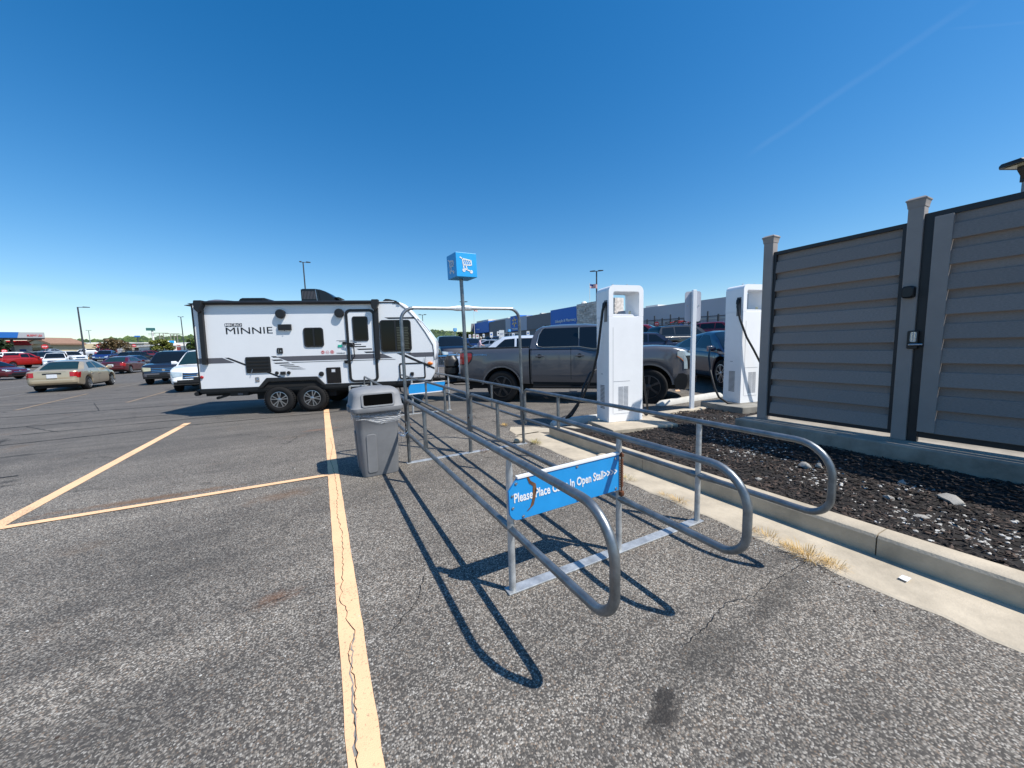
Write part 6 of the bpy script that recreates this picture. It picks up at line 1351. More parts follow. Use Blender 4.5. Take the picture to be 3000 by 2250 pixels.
# black iron fence before the grey side wall
irf = thing('iron_fence', 'black iron fence with tall posts before the grey store side', 'fence', (30, 25, 1.4))
def seg2(px0, d0, px1, d1, n): 
    a, b = at(px0, d0), at(px1, d1); return [a.lerp(b, k / n) for k in range(n + 1)]
F_ = seg2(1875, 40, 2290, 27, 14); ref = Vector((30, 25, 1.4))
for k, p in enumerate(F_):
    mb = MB(); q = p - ref; hgt = 2.5 if k % 2 == 0 else 2.2; mb.box(q.x - .05, q.x + .05, q.y - .05, q.y + .05, q.z - .2, q.z + hgt); mb.build('fence_post', M['pole'], irf)
for h in (.4, 1.3, 2.05):
    mb = MB(); mb.tube([p - ref + Vector((0, 0, h)) for p in F_], .03, 4); mb.build('fence_rail', M['pole'], irf)
mb = MB()
for a, b in zip(F_, F_[1:]):
    n = 10
    for k in range(1, n): q = a.lerp(b, k / n) - ref; mb.box(q.x - .012, q.x + .012, q.y - .012, q.y + .012, q.z + .2, q.z + 2.1)
o = mb.build('pickets', M['pole'], irf); o['kind'] = 'stuff'
gm = thing('garden_centre', 'long pale shelving behind the black iron fence', 'shelving', (0, 0, 0))
for z, m_ in ((1.75, 'bwhite'), (1.5, 'storemid'), (1.0, 'concg')):
    a, b = at(1890, 43), at(2290, 31); n = (b - a).normalized(); mb = MB(); A, B = a + Vector((0, 0, z)), b + Vector((0, 0, z)); w = Vector((0, 0, .10)); k = Vector((.5, .2, 0)); mb.add([A, B, B + w, A + w, A + k, B + k, B + w + k, A + w + k], [(0, 1, 2, 3), (3, 2, 6, 7), (7, 6, 5, 4), (4, 5, 1, 0), (0, 3, 7, 4), (1, 5, 6, 2)]); mb.build('shelf', M[m_], gm)

# ------------------------------------------------------------------ lamp posts, flags
def lamp(px, d, ytop, label, heads, w=.16, base=False, mat='pole', lean=0):
    P = at(px, d); zt = zat(px, ytop, d) - P.z
    t = thing('lamp_post', label, 'lamp post', P, atan2(-P.y, -P.x) + pi / 2, 'lamp posts of the lot')
    mb = MB(); mb.lathe([(w * .62, 0), (w * .5, zt * .5), (w * .42, zt)], 10, 'z'); mb.build('pole', M[mat], t, smooth=60)
    for k, dx in enumerate(heads):
        mb = MB(); mb.tube([(0, 0, zt - .05), (dx * .55, 0, zt)], .05, 6); mb.loft([[(dx * .45, -.22, zt - .06), (dx * .45, .22, zt - .06), (dx * .45, .22, zt + .1), (dx * .45, -.22, zt + .1)], [(dx * 1.1, -.2, zt - .02), (dx * 1.1, .2, zt - .02), (dx * 1.1, .2, zt + .06), (dx * 1.1, -.2, zt + .06)]]); mb.build('lamp_head', M['pole'], t)
    if base: mb = MB(); mb.lathe([(.42, -.1), (.42, .75), (.36, .8)], 16, 'z'); mb.build('base', M['yel'], t, smooth=40)
    return t
lamp(251, 60, 901, 'tall lamp post on a yellow base left of the trailer', (1.2,), .22, True)
lamp(912, 62, 774, 'lamp post rising behind the trailer air conditioner', (-.5, 1.0), .22)
lamp(1361.5, 70, 886, 'lamp post just right of the cart sign pole', (-.55, .8), .22)
lamp(1243, 78, 923, 'lamp post just above the trailer nose', (-.75, .75), .15)
lamp(1748.5, 62, 798, 'lamp post with four heads left of the nearer charger', (-1.0, -.5, .5, 1.0), .26)
lamp(543, 95, 929, 'lamp post just left of the trailer rear', (-.55, .55), .22); lamp(268.5, 120, 968, 'faint far lamp post above the low tan wall', (-.6, .6), .22, mat='alloy')
def flag(px, d, ytop, L_, label, poletop=True):
    P = at(px, d); zt = zat(px, ytop, d); zb = max(P.z, zt - 9); t = thing('flag', label, 'flag', (P.x, P.y, 0), atan2(-P.y, -P.x) + pi / 2, 'flags above the store')
    mb = MB(); mb.lathe([(.05, zb), (.03, zt + .15)], 8, 'z'); mb.build('flagpole', M['bwhite'], t)
    H = L_ * .53; nx = 12
    mb = MB()
    for j in range(13):
        mb.mat(j % 2)
        for i in range(nx):
            q = []
            for a, b in ((i, j), (i + 1, j), (i + 1, j + 1), (i, j + 1)): u = a / nx; q.append((.05 + L_ * u * .92, .12 * L_ * sin(u * 6), zt - H * b / 13 - L_ * .22 * u * u - .05 * L_ * sin(u * 5)))
            if j < 7 and i < 5: mb.mat(2)
            else: mb.mat(j % 2)
            mb.add(q, [(0, 3, 2, 1)])
    mb.build('flag_cloth', [M['flagr'], M['flagw'], M['flagb']], t, recalc=False)
flag(1728.5, 60, 834, 1.25, 'stars and stripes flag left of the nearer charger'); 
P = at(1392, 80); zt = zat(1392, 906, 80); t = thing('flag', 'small pale red and white flag just under the hoop bar', 'flag', (P.x, P.y, 0), atan2(-P.y, -P.x) + pi / 2, 'flags above the store')
mb = MB(); mb.lathe([(.05, P.z), (.03, zt + .05)], 8, 'z'); mb.build('flagpole', M['bwhite'], t)
mb = MB(); mb.mat(0); mb.add([(.0, 0, zt), (.75, .1, zt - .25), (.8, 0, zt - .65), (.0, 0, zt - .45)], [(0, 3, 2, 1)]); mb.mat(1); mb.add([(.25, -.02, zt - .3), (.82, .05, zt - .4), (.85, 0, zt - .72), (.3, -.02, zt - .6)], [(0, 3, 2, 1)]); mb.build('flag_cloth', [M['flagr'], M['flagw']], t, recalc=False)

# ------------------------------------------------------------------ vehicles across the lot
CP = cpaint
champ = CP('champagne', (.52, .43, .30), .45); whitep = CP('white', (.78, .79, .8)); navy = CP('navy', (.008, .014, .045), .2); black = CP('black', (.008, .008, .01)); maroon = CP('maroon', (.10, .006, .012), .3); redp = CP('red', (.36, .012, .008)); slate = CP('slate', (.022, .026, .042), .4); silver = CP('silver', (.5, .52, .54), .6); goldp = CP('gold', (.33, .27, .17), .5); dkred = CP('dark_red', (.13, .01, .015), .2)
DN = (.06, -1); UPH = (-.08, 1)
def V_(kind, px, d, h, pm, label, cat='car', **k):
    P = at(px, d) if not isinstance(px, tuple) else Vector((*px, 0)); return vehicle(kind, {'sedan': 'parked_car', 'fastback': 'parked_car', 'suv': 'parked_suv', 'boxsuv': 'parked_suv', 'pickup': 'parked_pickup', 'van': 'parked_van'}[kind], label, cat, (P.x, P.y), h, pm, **k)
V_('sedan', (-11.0, 26.6), 0, (-.06, 1), champ, 'champagne sedan seen from behind crossing the lot left of the trailer', glass='glassg')
V_('suv', (-4.62, 21.7), 0, DN, whitep, 'white suv facing the camera at the rear corner of the trailer', 'suv', bump=None, glass='glassg', platefront=True)
V_('boxsuv', (-7.55, 28.1), 0, DN, slate, 'dark slate suv facing the camera, left of the white suv', 'suv', hlens='oldlens', bump=M['trailgrey'], roofrack=True, platefront=True)
V_('sedan', 368, 33.0, (.02, 1), maroon, 'maroon sedan seen from behind between champagne sedan and slate suv', glass='glassg', scale=1.05)
V_('pickup', 316, 62, DN, CP('blue', (.01, .03, .15), .3), 'dark blue pickup facing the camera behind the maroon sedan', 'pickup truck', grille='chrome')
V_('pickup', 62, 43.5, (.30, 1), redp, 'bright red pickup seen from behind at the far left', 'pickup truck', scale=.95)
V_('boxsuv', 168, 45, (.35, -1), whitep, 'white boxy suv facing the camera, behind the champagne sedan', 'suv', scale=1.0)
V_('boxsuv', 212, 58, (.7, -.7), whitep, 'white suv parked left of the yellow lamp base', 'suv')
V_('pickup', 258, 72, (-.9, .5), whitep, 'white pickup parked behind the yellow lamp base', 'pickup truck')
V_('pickup', 303, 84, (-.8, .6), dkred, 'dark red pickup in front of the brown tree', 'pickup truck')
V_('sedan', 398, 45, (.15, 1), navy, 'navy sedan seen past the roof of the maroon sedan')
V_('suv', 405, 62, (.5, 1), black, 'black suv behind the navy sedan', 'suv')
V_('suv', 443, 72, (.6, 1), dkred, 'dark maroon suv half hidden behind the slate suv', 'suv')
V_('suv', 62, 53, (1, .35), whitep, 'white suv showing only its roof behind the red pickup', 'suv')
V_('van', 107, 55, (.2, 1), goldp, 'tan minivan seen from behind right of the red pickup', 'van', glass='glass')
V_('suv', 135, 55, (.2, 1), black, 'black suv beside the tan minivan', 'suv')
V_('sedan', 6, 48, (1, .2), whitep, 'white car at the left edge behind the red pickup')
V_('sedan', -42, 26.5, (.9, -.3), maroon, 'dark maroon car cut off by the left edge of the picture')
V_('sedan', 155, 80, (.4, 1), silver, 'silver car between the tan minivan and the lamp post', detail=1)
V_('pickup', 1319, 26.0, (-.16, -1), CP('ink', (.008, .011, .022), .2), 'dark blue black pickup with chrome grille facing the camera beyond the trailer nose', 'pickup truck', grille='chrome', scale=1.04)
V_('suv', 1381, 45, (.15, -1), CP('violet', (.015, .02, .10), .3), 'dark blue suv facing the camera right of the cart sign pole', 'suv', grille='chrome')
V_('sedan', 1416, 50, (.2, 1), whitep, 'white car behind the person in the floral shirt')
V_('sedan', 1439, 36, (-.75, 1), silver, 'silver white sedan seen over the pickup bed', glass='glass')
V_('suv', 1506, 16.0, (-.80, .55), CP('ice', (.60, .65, .72), .2), 'pale silver suv seen just over the pickup bed, left of the cab', 'suv', scale=1.08)
V_('suv', 1462, 58, (1, .3), navy, 'navy car whose roof shows above the pale silver suv', 'suv'); V_('sedan', 1425, 66, (1, .2), dkred, 'dark red car under the blue awning'); V_('suv', 1400, 70, (1, .2), black, 'black car under the blue awning', 'suv')
V_('sedan', 1348, 52, (.3, 1), silver, 'silver car seen between dark pickup and cart sign pole')
P = at(2112, 9.9); ev, evc = V_('fastback', (P.x + 1.61, P.y + .85), 0, (-.50, -.866), CP('midnight', (.006, .010, .035), .2), 'midnight blue fastback charging behind the white sign post', rim='alloy', wstyle='ten', scale=1.05)
V_('boxsuv', 1893, 24, (.5, -.9), CP('bright_red', (.24, .012, .014), .1), 'red suv right behind the nearer charger', 'suv'); V_('suv', 1903, 19.5, (.8, -.7), CP('deep_blue', (.01, .015, .04), .2), 'dark blue car low behind the blue fastback', 'suv', scale=.86)
V_('boxsuv', 2010, 21.5, (.95, -.35), black, 'black suv with loaded roof rack behind the blue fastback', 'suv', roofrack=True, scale=.93)
V_('suv', 2110, 27, (.3, -1), dkred, 'dark red suv right of the black suv', 'suv', scale=.9); V_('sedan', 1958, 27, (.3, -1), whitep, 'white car between the red suv and the black suv')
# bikes on the black suv's rack
for px, lb in ((1985, 'left of two bicycles lying on the roof rack'), (2012, 'right of two bicycles lying on the roof rack')):
    P = at(px, 21.3); z = P.z + 1.80; t = thing('bicycle', lb, 'bicycle', (P.x, P.y, z), atan2(-.35, .95), 'bicycles on the black suv')
    for x in (-.5, .5): mb = MB(); mb.tube([(x + .3 * cos(a), .0, .06 + .06 * sin(a)) for a in [2 * pi * k / 14 for k in range(14)]], .02, 5, closed=True); mb.build('wheel', M['rubber'], t)
    mb = MB(); mb.tube([(-.5, 0, .06), (-.1, 0, .16), (.35, 0, .14), (.5, 0, .06)], .022, 5); mb.tube([(-.1, 0, .16), (.0, 0, .05), (.35, 0, .14)], .02, 5); mb.build('frame', M['stopred'], t); mb = MB(); mb.obox((-.12, 0, .19), (.2, .08, .04)); mb.build('saddle', M['blk'], t)

# ------------------------------------------------------------------ fuel station and low buildings on the left
D0 = 60
b = at(143, D0); ang = atan2(.42, .91); Lc = 20
zc0, zc1 = zat(141, 990, D0), zat(141, 977, D0) + .15
fc = thing('fuel_canopy', 'fuel station canopy with blue and grey fascia and red lettering', 'fuel canopy', (b.x, b.y, 0), ang)
mb = MB(); mb.box(-2.9, 0, 0, 7.5, zc0, zc1); mb.build('fascia', M['canopygrey'], fc)
mb = MB(); mb.box(-Lc, -2.8, -.05, 7.4, zc0 + .01, zc1 + .02); mb.prism([(-2.8, zc0 + .01), (-2.7, zc0 + .01), (-2.5, zc1 + .02), (-2.8, zc1 + .02)], -.05, 0); mb.build('fascia_blue', M['canopyblue'], fc)
mb = MB(); mb.box(-Lc, -.3, .2, 7.2, zc0 - .12, zc0 - .002); mb.build('soffit', M['storedark'], fc)
lettering('MURPHY USA', M['stopred'], fc, 1.5, .34, (-1.75, -.01, zc0 + .2), th=.04, bold=.01)
gb_ = gz(b.x, b.y)
for x, y, m_ in ((-7.6, 1.2, 'stone'), (-6.9, 5, 'stone'), (-4.2, 1.2, 'wood'), (-3.4, 5.2, 'wood')):
    mb = MB(); mb.box(x - .16, x + .16, y - .16, y + .16, gb_ - .6, zc0 - .12); mb.build('column', M['storedark'] if m_ == 'wood' else M['storedark'], fc)
    mb = MB(); mb.box(x - .45, x + .45, y - .45, y + .45, gb_ - .6, gb_ + .5); mb.build('pump_island', M['concg'], fc)
ks = thing('fuel_kiosk', 'white fuel kiosk with red awning and picture panels at the left edge', 'kiosk', at(25, 62), ang)
mb = MB(); mb.box(-4, 2.6, 0, 3, -.5, 2.5); mb.build('wall', M['bwhite'], ks); mb = MB(); mb.prism([(-.8, 2.5), (2.7, 2.5), (2.2, 3.3), (-.4, 3.3)], -.4, .8); mb.build('awning', M['stopred'], ks)
for k, (x0, x1, m_) in enumerate(((-3.4, -2.0, 'canopyblue'), (-1.6, -.4, 'storemid'), (.2, .8, 'dark'), (1.3, 2.0, 'canopyblue'))): mb = MB(); mb.box(x0, x1, -.05, 0, .6, 1.8); mb.build('window' if m_ == 'dark' else 'picture_panel', M['glass'] if m_ == 'dark' else M[m_], ks)
def bld(nm, label, px0, px1, ytop, d0, mat, d1=None, dep=12, cat='building', yb=None, top=None):
    d1 = d1 or d0; A, B = at(px0, d0), at(px1, d1); an = atan2(B.y - A.y, B.x - A.x); Lb = hypot(B.x - A.x, B.y - A.y); z1 = zat((px0 + px1) / 2, ytop, (d0 + d1) / 2)
    t = thing(nm, label, cat, (A.x, A.y, 0), an); zb = min(A.z, B.z) - 1
    mb = MB(); mb.box(0, Lb, 0, dep, zb, z1); mb.build('wall', M[mat], t)
    mb = MB(); mb.box(-.2, Lb + .2, -.2, dep, z1, z1 + .35); mb.build('parapet', M[top or 'bwhite'], t); return t, Lb, zb, z1
t, Lb, zb, z1 = bld('tan_building', 'tan building with a low gable and brown shingle roof behind the fuel canopy', 48, 152, 1008, 105, 'tanw', dep=16)
for o_ in list(t.children):
    if o_.name.startswith('parapet'): bpy.data.objects.remove(o_)
gx0, gx1, zr = Lb * .36, Lb * .98, zat(108, 995.5, 105)
mb = MB(); mb.prism([(gx0, z1), (gx1, z1), ((gx0 + gx1) / 2, zr)], -.5, 6); mb.build('gable', M['tanw'], t)
mb = MB(); m0 = (gx0 + gx1) / 2; mb.prism([(gx0 - 1.2, z1 - .3), (m0, zr + .15), (gx1 + 1.2, z1 - .3), (gx1 + 1.2, z1 + .1), (m0, zr + .65), (gx0 - 1.2, z1 + .1)], -.9, 8); mb.build('roof', M['roofb'], t)
mb = MB(); mb.add([(-1, -.8, z1), (Lb * .62, -.8, z1), (Lb * .62, 8, zr - .2), (-1, 8, zr - .2)], [(0, 1, 2, 3)]); mb.add([(-1, -.8, z1 - .25), (Lb * .62, -.8, z1 - .25), (Lb * .62, -.8, z1), (-1, -.8, z1)], [(0, 1, 2, 3)]); mb.build('roof', M['roofb'], t)
for k in range(5): mb = MB(); x = Lb * (.08 + .19 * k); mb.box(x, x + 2.2, -.06, 0, z1 - 2.6, z1 - 1.0); mb.build('window', M['glass'], t)
t, Lb, zb, z1 = bld('flat_building', 'long sand coloured flat building behind the lot wall', 150, 425, 1009, 118, 'tan2', 122, 20)
for k in range(9): mb = MB(); x = Lb * (.05 + .105 * k); mb.box(x, x + 2.0, -.06, 0, z1 - 2.8, z1 - 1.4); mb.build('window', M['glass' if k % 3 else 'storemid'], t)
mb = MB(); mb.box(Lb * .25, Lb * .60, 2, 14, z1 + .35, z1 + .75); mb.build('upper_roof', M['bwhite'], t)
t, Lb, zb, z1 = bld('white_building', 'bright white low building with a metal roof right of the sand coloured one', 408, 486, 1014, 112, 'bwhite', 108, 14)
mb = MB(); mb.add([(-.5, -.5, z1), (Lb + .5, -.5, z1), (Lb * .7, 9, z1 + 1.1), (Lb * .25, 9, z1 + 1.1)], [(0, 1, 2, 3)]); mb.build('roof', M['bwhite'], t)
mb = MB(); mb.box(Lb * .15, Lb * .25, 3, 8, z1, z1 + 1.7); mb.build('roof_unit', M['bwhite'], t)
for k in range(3): mb = MB(); mb.box(Lb * (.15 + .28 * k), Lb * (.15 + .28 * k) + 1.8, -.06, 0, z1 - 2.4, z1 - 1.1); mb.build('window', M['glass'], t)
t, Lb, zb, z1 = bld('low_shop', 'white low shop with red panel near the trailer rear', 500, 640, 1015, 112, 'bwhite', 105, 14)
mb = MB(); mb.box(Lb * .12, Lb * .24, -.1, 0, zb, z1 + .6); mb.build('red_panel', M['stopred'], t); mb = MB(); mb.box(Lb * .25, Lb * .9, -.1, 0, zb + 1, zb + 2.6); mb.build('brown_band', M['roofb'], t); mb = MB(); mb.box(Lb * .02, Lb * .1, -.1, 0, zb + 1, zb + 3.3); mb.build('window', M['glass'], t)
# wall and guard rail along the edge of the lot
A, B = at(60, 84), at(470, 74); wl = thing('lot_wall', 'low grey concrete wall with a dark rail along the lot edge', 'wall', (A.x, A.y, 0), atan2(B.y - A.y, B.x - A.x)); Lw = hypot(B.x - A.x, B.y - A.y); zw = zat(330, 1030, 79)
n = 12
for k in range(n): mb = MB(); mb.box(Lw * k / n + .02, Lw * (k + 1) / n - .02, 0, .3, min(A.z, B.z) - 1, zw - .9 + .0); mb.build('wall_panel', M['concg'], wl)
mb = MB(); mb.tube([(0, .15, zw + .05), (Lw, .15, zw + .05)], .07, 5); mb.build('rail', M['pole'], wl)
for k in range(25): mb = MB(); mb.box(Lw * k / 24 - .04, Lw * k / 24 + .04, .11, .19, zw - .95, zw + .05); mb.build('rail_post', M['pole'], wl)
mb = MB(); P = at(371, 70); mb.lathe([(.30, -.1), (.32, .9), (.36, .95), (.36, 1.15), (.1, 1.3)], 14, 'z'); o = mb.build('waste_bin', M['pole'], smooth=40); o.location = P; tag(o, 'dark round waste bin before the lot wall right of the brown tree', 'waste bin')
# tall roadside sign, power poles, small signs
P = at(450, 105); zs0, zs1 = zat(450, 969, 105), zat(450, 961, 105); t = thing('billboard', 'tall roadside sign with dark green and blue panel on a pole', 'sign', (P.x, P.y, 0), atan2(-P.y, -P.x) + pi / 2)
mb = MB(); mb.lathe([(.28, P.z), (.22, zs0)], 10, 'z', (.3, .2, 0)); mb.build('pole', M['bwhite'], t); mb = MB(); mb.box(-.95, .95, -.2, .2, zs0, zs1); so = mb.build('sign_panel', mk('sign_deep_green', (.012, .08, .13), .4, var=.6, vs=1.2, col2=(.06, .2, .12)), t)
for k in range(2): mb = MB(); mb.box(-.6, .9, -.04, .04, zs0 - .9 - .35 * k, zs0 - .82 - .35 * k); mb.build('crossbar', M['pole'], t)
for px, d, yt, lb, arms in ((473, 170, 976, 'leftmost wooden power pole beyond the olive tree', 1), (484, 172, 976, 'second wooden power pole from the left beyond the olive tree', 1), (505, 165, 978, 'power pole above the light blue sign', 1), (515, 170, 978, 'power pole right of the light blue sign', 1), (524, 168, 979, 'rightmost power pole before the trailer', 1)):
    P = at(px, d); z = zat(px, yt, d) - P.z; t = thing('power_pole', lb, 'power pole', P, atan2(-P.y, -P.x) + pi / 2, 'power poles beyond the lot'); mb = MB(); mb.lathe([(.22, 0), (.16, z)], 8, 'z'); mb.build('pole', M['concg'], t); mb = MB(); mb.box(-1.9, 1.9, -.1, .1, z - .1, z + .1); mb.box(-1.4, 1.4, -.1, .1, z - 1.4, z - 1.25); mb.build('crossarm', M['wood'], t)
P = at(509, 82); z0, z1_ = zat(509, 1006, 82), zat(509, 998, 82); t = thing('blue_sign', 'light blue square sign on a post before the power poles', 'sign', (P.x, P.y, 0), atan2(-P.y, -P.x) + pi / 2)
mb = MB(); mb.lathe([(.07, P.z), (.07, z0)], 8, 'z'); mb.build('post', M['bwhite'], t); mb = MB(); mb.box(-.42, .42, -.3, .3, z0, z1_); mb.build('sign_panel', M['cubeblue'], t)
P = at(408, 150); z0, z1_ = zat(408, 987.5, 150), zat(408, 983.5, 150); t = thing('hill_sign', 'blue sign board rising out of the far trees', 'sign', (P.x, P.y, 0), atan2(-P.y, -P.x) + pi / 2)
mb = MB(); mb.lathe([(.2, P.z), (.2, z0)], 8, 'z'); mb.build('post', M['pole'], t); mb = MB(); mb.box(-.85, .85, -.2, .2, z0, z1_); mb.build('sign_panel', M['canopyblue'], t)
# far cart corrals with blue cubes
for px, d, y0, y1, lb in ((1336, 44, 971, 962, 'blue cart sign cube on a pole left of the cart sign pole'), (1493.5, 48, 972, 965, 'blue cart sign cube left of the spark panel')):
    P = at(px, d); z0, z1_ = zat(px, y0, d), zat(px, y1, d); t = thing('far_corral', lb, 'cart corral', (P.x, P.y, 0), R(-8), 'far cart corrals'); s_ = (z1_ - z0) / 2
    mb = MB(); mb.lathe([(.035, P.z), (.035, z0)], 8, 'z'); mb.build('sign_pole', M['steel_l'], t); mb = MB(); mb.box(-s_, s_, -s_, s_, z0, z1_); cu2 = mb.build('sign_cube', M['cubeblue'], t)
    c = share(cm, 'cart_emblem', cu2, (-s_ * .9, -s_ - .005, z0 + .05), (0, 0, 0), (s_ * 1.8,) * 3)
    mb = MB(); mb.tube(bend([(-1.3, 0, P.z), (-1.3, 0, P.z + 2.0), (1.3, 0, P.z + 2.0), (1.3, 0, P.z)], .15, 4), .03, 6); mb.build('hoop', M['steel_l'], t, smooth=60)

# ------------------------------------------------------------------ trees and wooded hills
def leaves(mb, c, r_, n, size, sq=(1, 1, 1)):
    for _ in range(n):
        while True:
            v = Vector((random.uniform(-1, 1), random.uniform(-1, 1), random.uniform(-1, 1)))
            if .25 < v.length < 1: break
        p = Vector(c) + Vector((v.x * r_ * sq[0], v.y * r_ * sq[1], v.z * r_ * sq[2])); m = Matrix.Rotation(random.uniform(0, 6.3), 3, 'Z') @ Matrix.Rotation(random.uniform(0, 3.1), 3, 'X'); s_ = size * random.uniform(.6, 1.4)
        mb.add([p + m @ Vector(q) for q in ((-s_, -s_ * .6, 0), (s_, -s_ * .5, s_ * .2), (s_ * .8, s_ * .6, 0), (-s_ * .7, s_ * .6, -s_ * .2))], [(0, 1, 2, 3)])
def tree(px, d, ytop, wpx, label, mat, nclump=16, nleaf=150, sparse=1.0, tr=.12):
    P = at(px, d); H = zat(px, ytop, d) - P.z; Wc = wpx * d / FPX / 2
    t = thing('tree', label, 'tree', P, random.uniform(0, 6), 'trees about the lot')
    mb = MB(); mb.tube([(0, 0, -.2), (.03 * H, 0, H * .18), (0, .02 * H, H * .42)], [tr * H * .22, tr * H * .17, tr * H * .12], 8)
    cl_ = []
    for k in range(nclump):
        a = k * 2.4; rr = Wc * sqrt(random.uniform(.05, .75)); z = H * (.42 + .46 * random.random() * (1 - .35 * (rr / Wc)))
        c = (rr * cos(a), rr * sin(a), z); cl_.append(c)
        if k % 2 == 0: mb.tube([(0, .01 * H, H * .25), (c[0] * .5, c[1] * .5, H * .25 + (z - H * .25) * .65), c], [tr * H * .09, tr * H * .05, tr * H * .02], 5)
    mb.build('trunk', M['wood'], t, smooth=60)
    mb = MB()
    for c in cl_: leaves(mb, c, Wc * .40, int(nleaf * sparse), H * .030, (1, 1, .75))
    mb.build('crown', M[mat], t, recalc=False)
tree(2, 56, 984, 44, 'dark green tree at the left edge before the fuel kiosk', 'leafd'); tree(336, 80, 980, 66, 'brown half bare tree left of the white building', 'leafb', 22, 90, .9); tree(480, 76, 987, 48, 'olive green tree left of the light blue sign', 'leafy', 16, 170); tree(575, 78, 984, 44, 'green tree cut off by the rear of the trailer', 'leafm')
tree(1372, 95, 963, 34, 'green tree just left of the store corner', 'leafm'); tree(1352, 110, 967, 26, 'green tree behind the cart sign pole', 'leafd')
def hill(nm, prof, d0, d1, mats, n, label_mat):
    """a wooded rise: land sheet with its treetops as one mass"""
    mb = MB(); rows = []
    for d in (d0 - 40, d0, (d0 + d1) / 2, d1, d1 + 150):
        row = []
        for px, py in prof:
            P = at(px, d); k = 0 if d < d0 else (.72 if d == d0 else .9 if d < d1 else 1.0 if d == d1 else .6); zt = zat(px, py, d1); row.append((P.x, P.y, P.z - 1 if k == 0 else max(P.z, (zt - P.z) * k * .6 * d / d1 + P.z)))
        rows.append(row)
    mb.grid(rows); mb.build('hills', M['leafd'], smooth=80, kind='structure')
    tm = MB()
    for _ in range(n):
        i = random.randrange(len(prof) - 1); t = random.random(); d = d0 + (d1 - d0) * random.random() ** .6; px = prof[i][0] + (prof[i + 1][0] - prof[i][0]) * t; py = prof[i][1] + (prof[i + 1][1] - prof[i][1]) * t
        P = at(px, d); zt = zat(px, py, d1); f = (d - d0) / (d1 - d0); zg = P.z + (zt - P.z) * (.40 + .60 * f ** .8) * d / d1 - random.uniform(0, 3.5); r_ = random.uniform(2.4, 5.0) * d / 400
        tm.mat(random.choice((0, 0, 1))); tm.ico((P.x, P.y, zg - r_ * .8), r_, 1, .28, (1, 1, random.uniform(.7, 1.2)))
    tm.build('woods', [M['leafd'], M['leafm']], kind='stuff', recalc=False)
hill('hill', [(-700, 1010), (-300, 1008), (0, 1006), (110, 1004), (140, 996), (175, 995), (200, 992), (222, 998), (245, 993), (300, 994), (330, 990), (385, 987), (420, 985), (440, 992), (470, 985), (520, 982), (545, 985), (570, 982), (640, 982)], 260, 420, None, 3400, '')
hill('hill', [(620, 985), (800, 984), (1000, 980), (1150, 973), (1250, 965), (1275, 966), (1300, 968), (1340, 972), (1370, 976), (1420, 979), (1560, 978), (1700, 980)], 240, 400, None, 3400, '')

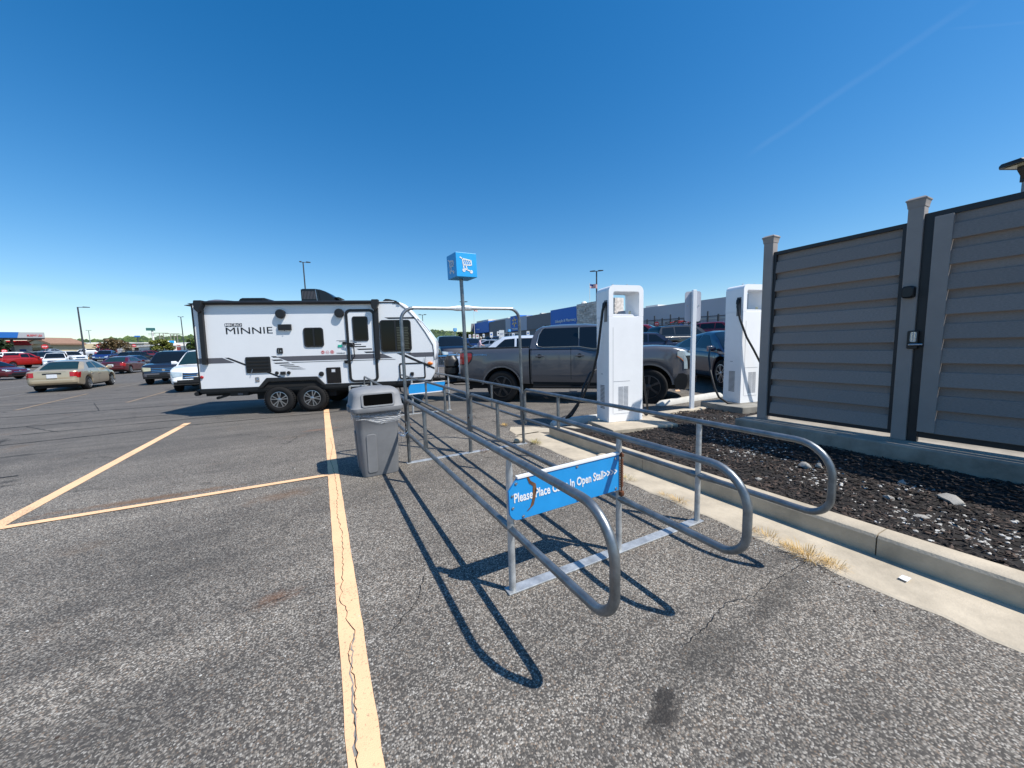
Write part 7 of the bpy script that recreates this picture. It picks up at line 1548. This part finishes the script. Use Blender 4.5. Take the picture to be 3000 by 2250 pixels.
# ------------------------------------------------------------------ people and a stray cart beyond the hitch
def person(px, d, face, shirt, label, lean=.12, hairm='hair', skirt=False):
    P = at(px, d); me = bpy.data.meshes.new('person')
    J = [(0, 0, .95), (lean * .3, 0, 1.12), (lean, 0, 1.36), (lean * 1.25, 0, 1.47), (lean * 1.5, 0, 1.60), (lean * 1.6, 0, 1.70)]
    E_ = [(0, 1), (1, 2), (2, 3), (3, 4), (4, 5)]; Rr = [.15, .14, .16, .055, .095, .08]
    def chain(root, pts, rad):
        p = root
        for q, r_ in zip(pts, rad): J.append(q); Rr.append(r_); E_.append((p, len(J) - 1)); p = len(J) - 1
    for s in (-1, 1):
        chain(2, [(lean, s * .19, 1.36), (lean + .06, s * .24, 1.10), (lean + .30, s * .20, 1.02), (lean + .38, s * .19, 1.01)], [.065, .05, .04, .04])
        chain(0, [(0.02 * s, s * .10, .86), (.06 * s + .03, s * .11, .48), (.10 * s, s * .11, .09), (.10 * s + .12, s * .12, .04)], [.10, .07, .05, .045])
    me.from_pydata([Vector(j) for j in J], E_, []); o = bpy.data.objects.new('person', me); COL.objects.link(o)
    sk = o.modifiers.new('skin', 'SKIN'); lay = me.skin_vertices[0].data
    for i, r_ in enumerate(Rr): lay[i].radius = (r_, r_)
    lay[0].use_root = True
    sb_ = o.modifiers.new('sub', 'SUBSURF'); sb_.levels = 2; sb_.render_levels = 2
    bpy.context.view_layer.update()
    m2 = bpy.data.meshes.new_from_object(o.evaluated_get(bpy.context.evaluated_depsgraph_get())); o.modifiers.clear(); o.data = m2; m2.name = 'person'
    for m in (M['skin'], shirt, M['trouser']): m2.materials.append(m)
    for p_ in m2.polygons:
        c = p_.center; p_.use_smooth = True; p_.material_index = 2 if c.z < .95 else (1 if c.z < 1.46 and not (c.x > lean + .18 and c.z < 1.12) else 0)
    o.location = P; o.rotation_euler = (0, 0, face); tag(o, label, 'person', 'shoppers walking behind the hitch')
    mb = MB(); mb.ico((lean * 1.6 - .015, 0, 1.69), .115, 2, .04, (1, .95, 1)); h = mb.build('hair', M[hairm], o, smooth=60); mb = MB(); mb.ico((lean * 1.6 + .10, 0, 1.64), .02, 1); mb.build('nose', M['skin'], o)
    return o
person(1404, 32, R(-30), M['shirt'], 'person with pale hair in a pink floral shirt leaning over a cart'); person(1350, 34, R(200), M['shirt2'], 'person in a rose shirt partly hidden by the cart sign pole', .05, 'hairb')
def cart(P, rz, label):
    t = thing('shopping_cart', label, 'shopping cart', P, rz, 'shopping carts'); mb = MB()
    top = [(-.42, -.28, 1.0), (.42, -.22, .88), (.42, .22, .88), (-.42, .28, 1.0)]; bot = [(-.30, -.22, .55), (.36, -.17, .58), (.36, .17, .58), (-.30, .22, .55)]
    for q in (top, bot): mb.tube(q, .011, 5, closed=True)
    for a, b in ((0, 1), (1, 2), (2, 3), (3, 0)):
        for k in range(9): u = k / 8; mb.tube([Vector(top[a]).lerp(Vector(top[b]), u), Vector(bot[a]).lerp(Vector(bot[b]), u)], .005, 4)
    for k in range(6): u = k / 5; mb.tube([Vector(bot[0]).lerp(Vector(bot[1]), u), Vector(bot[3]).lerp(Vector(bot[2]), u)], .005, 4)
    mb.build('basket', M['alloy'], t)
    mb = MB(); mb.tube([(-.46, -.27, 1.03), (-.46, .27, 1.03)], .016, 6); mb.build('handle', M['signblue'], t)
    mb = MB()
    for s in (-1, 1): mb.tube([(-.36, s * .23, .95), (-.36, s * .24, .16), (.45, s * .20, .14)], .014, 5); mb.tube([(.30, s * .19, .56), (.0, s * .22, .15)], .012, 5)
    mb.build('cart_frame', M['alloy'], t)
    for x, y in ((-.36, .24), (-.36, -.24), (.45, .2), (.45, -.2)): mb = MB(); mb.lathe([(.065, -.015), (.065, .015)], 12, 'y', (x, y, .065)); mb.build('wheel', M['rubber'], t)
cart(at(1298, 17.0), R(70), 'empty wire shopping cart standing left of the black propane cover'); cart(at(1413, 31.6), R(-30), 'shopping cart held by the person in the floral shirt')
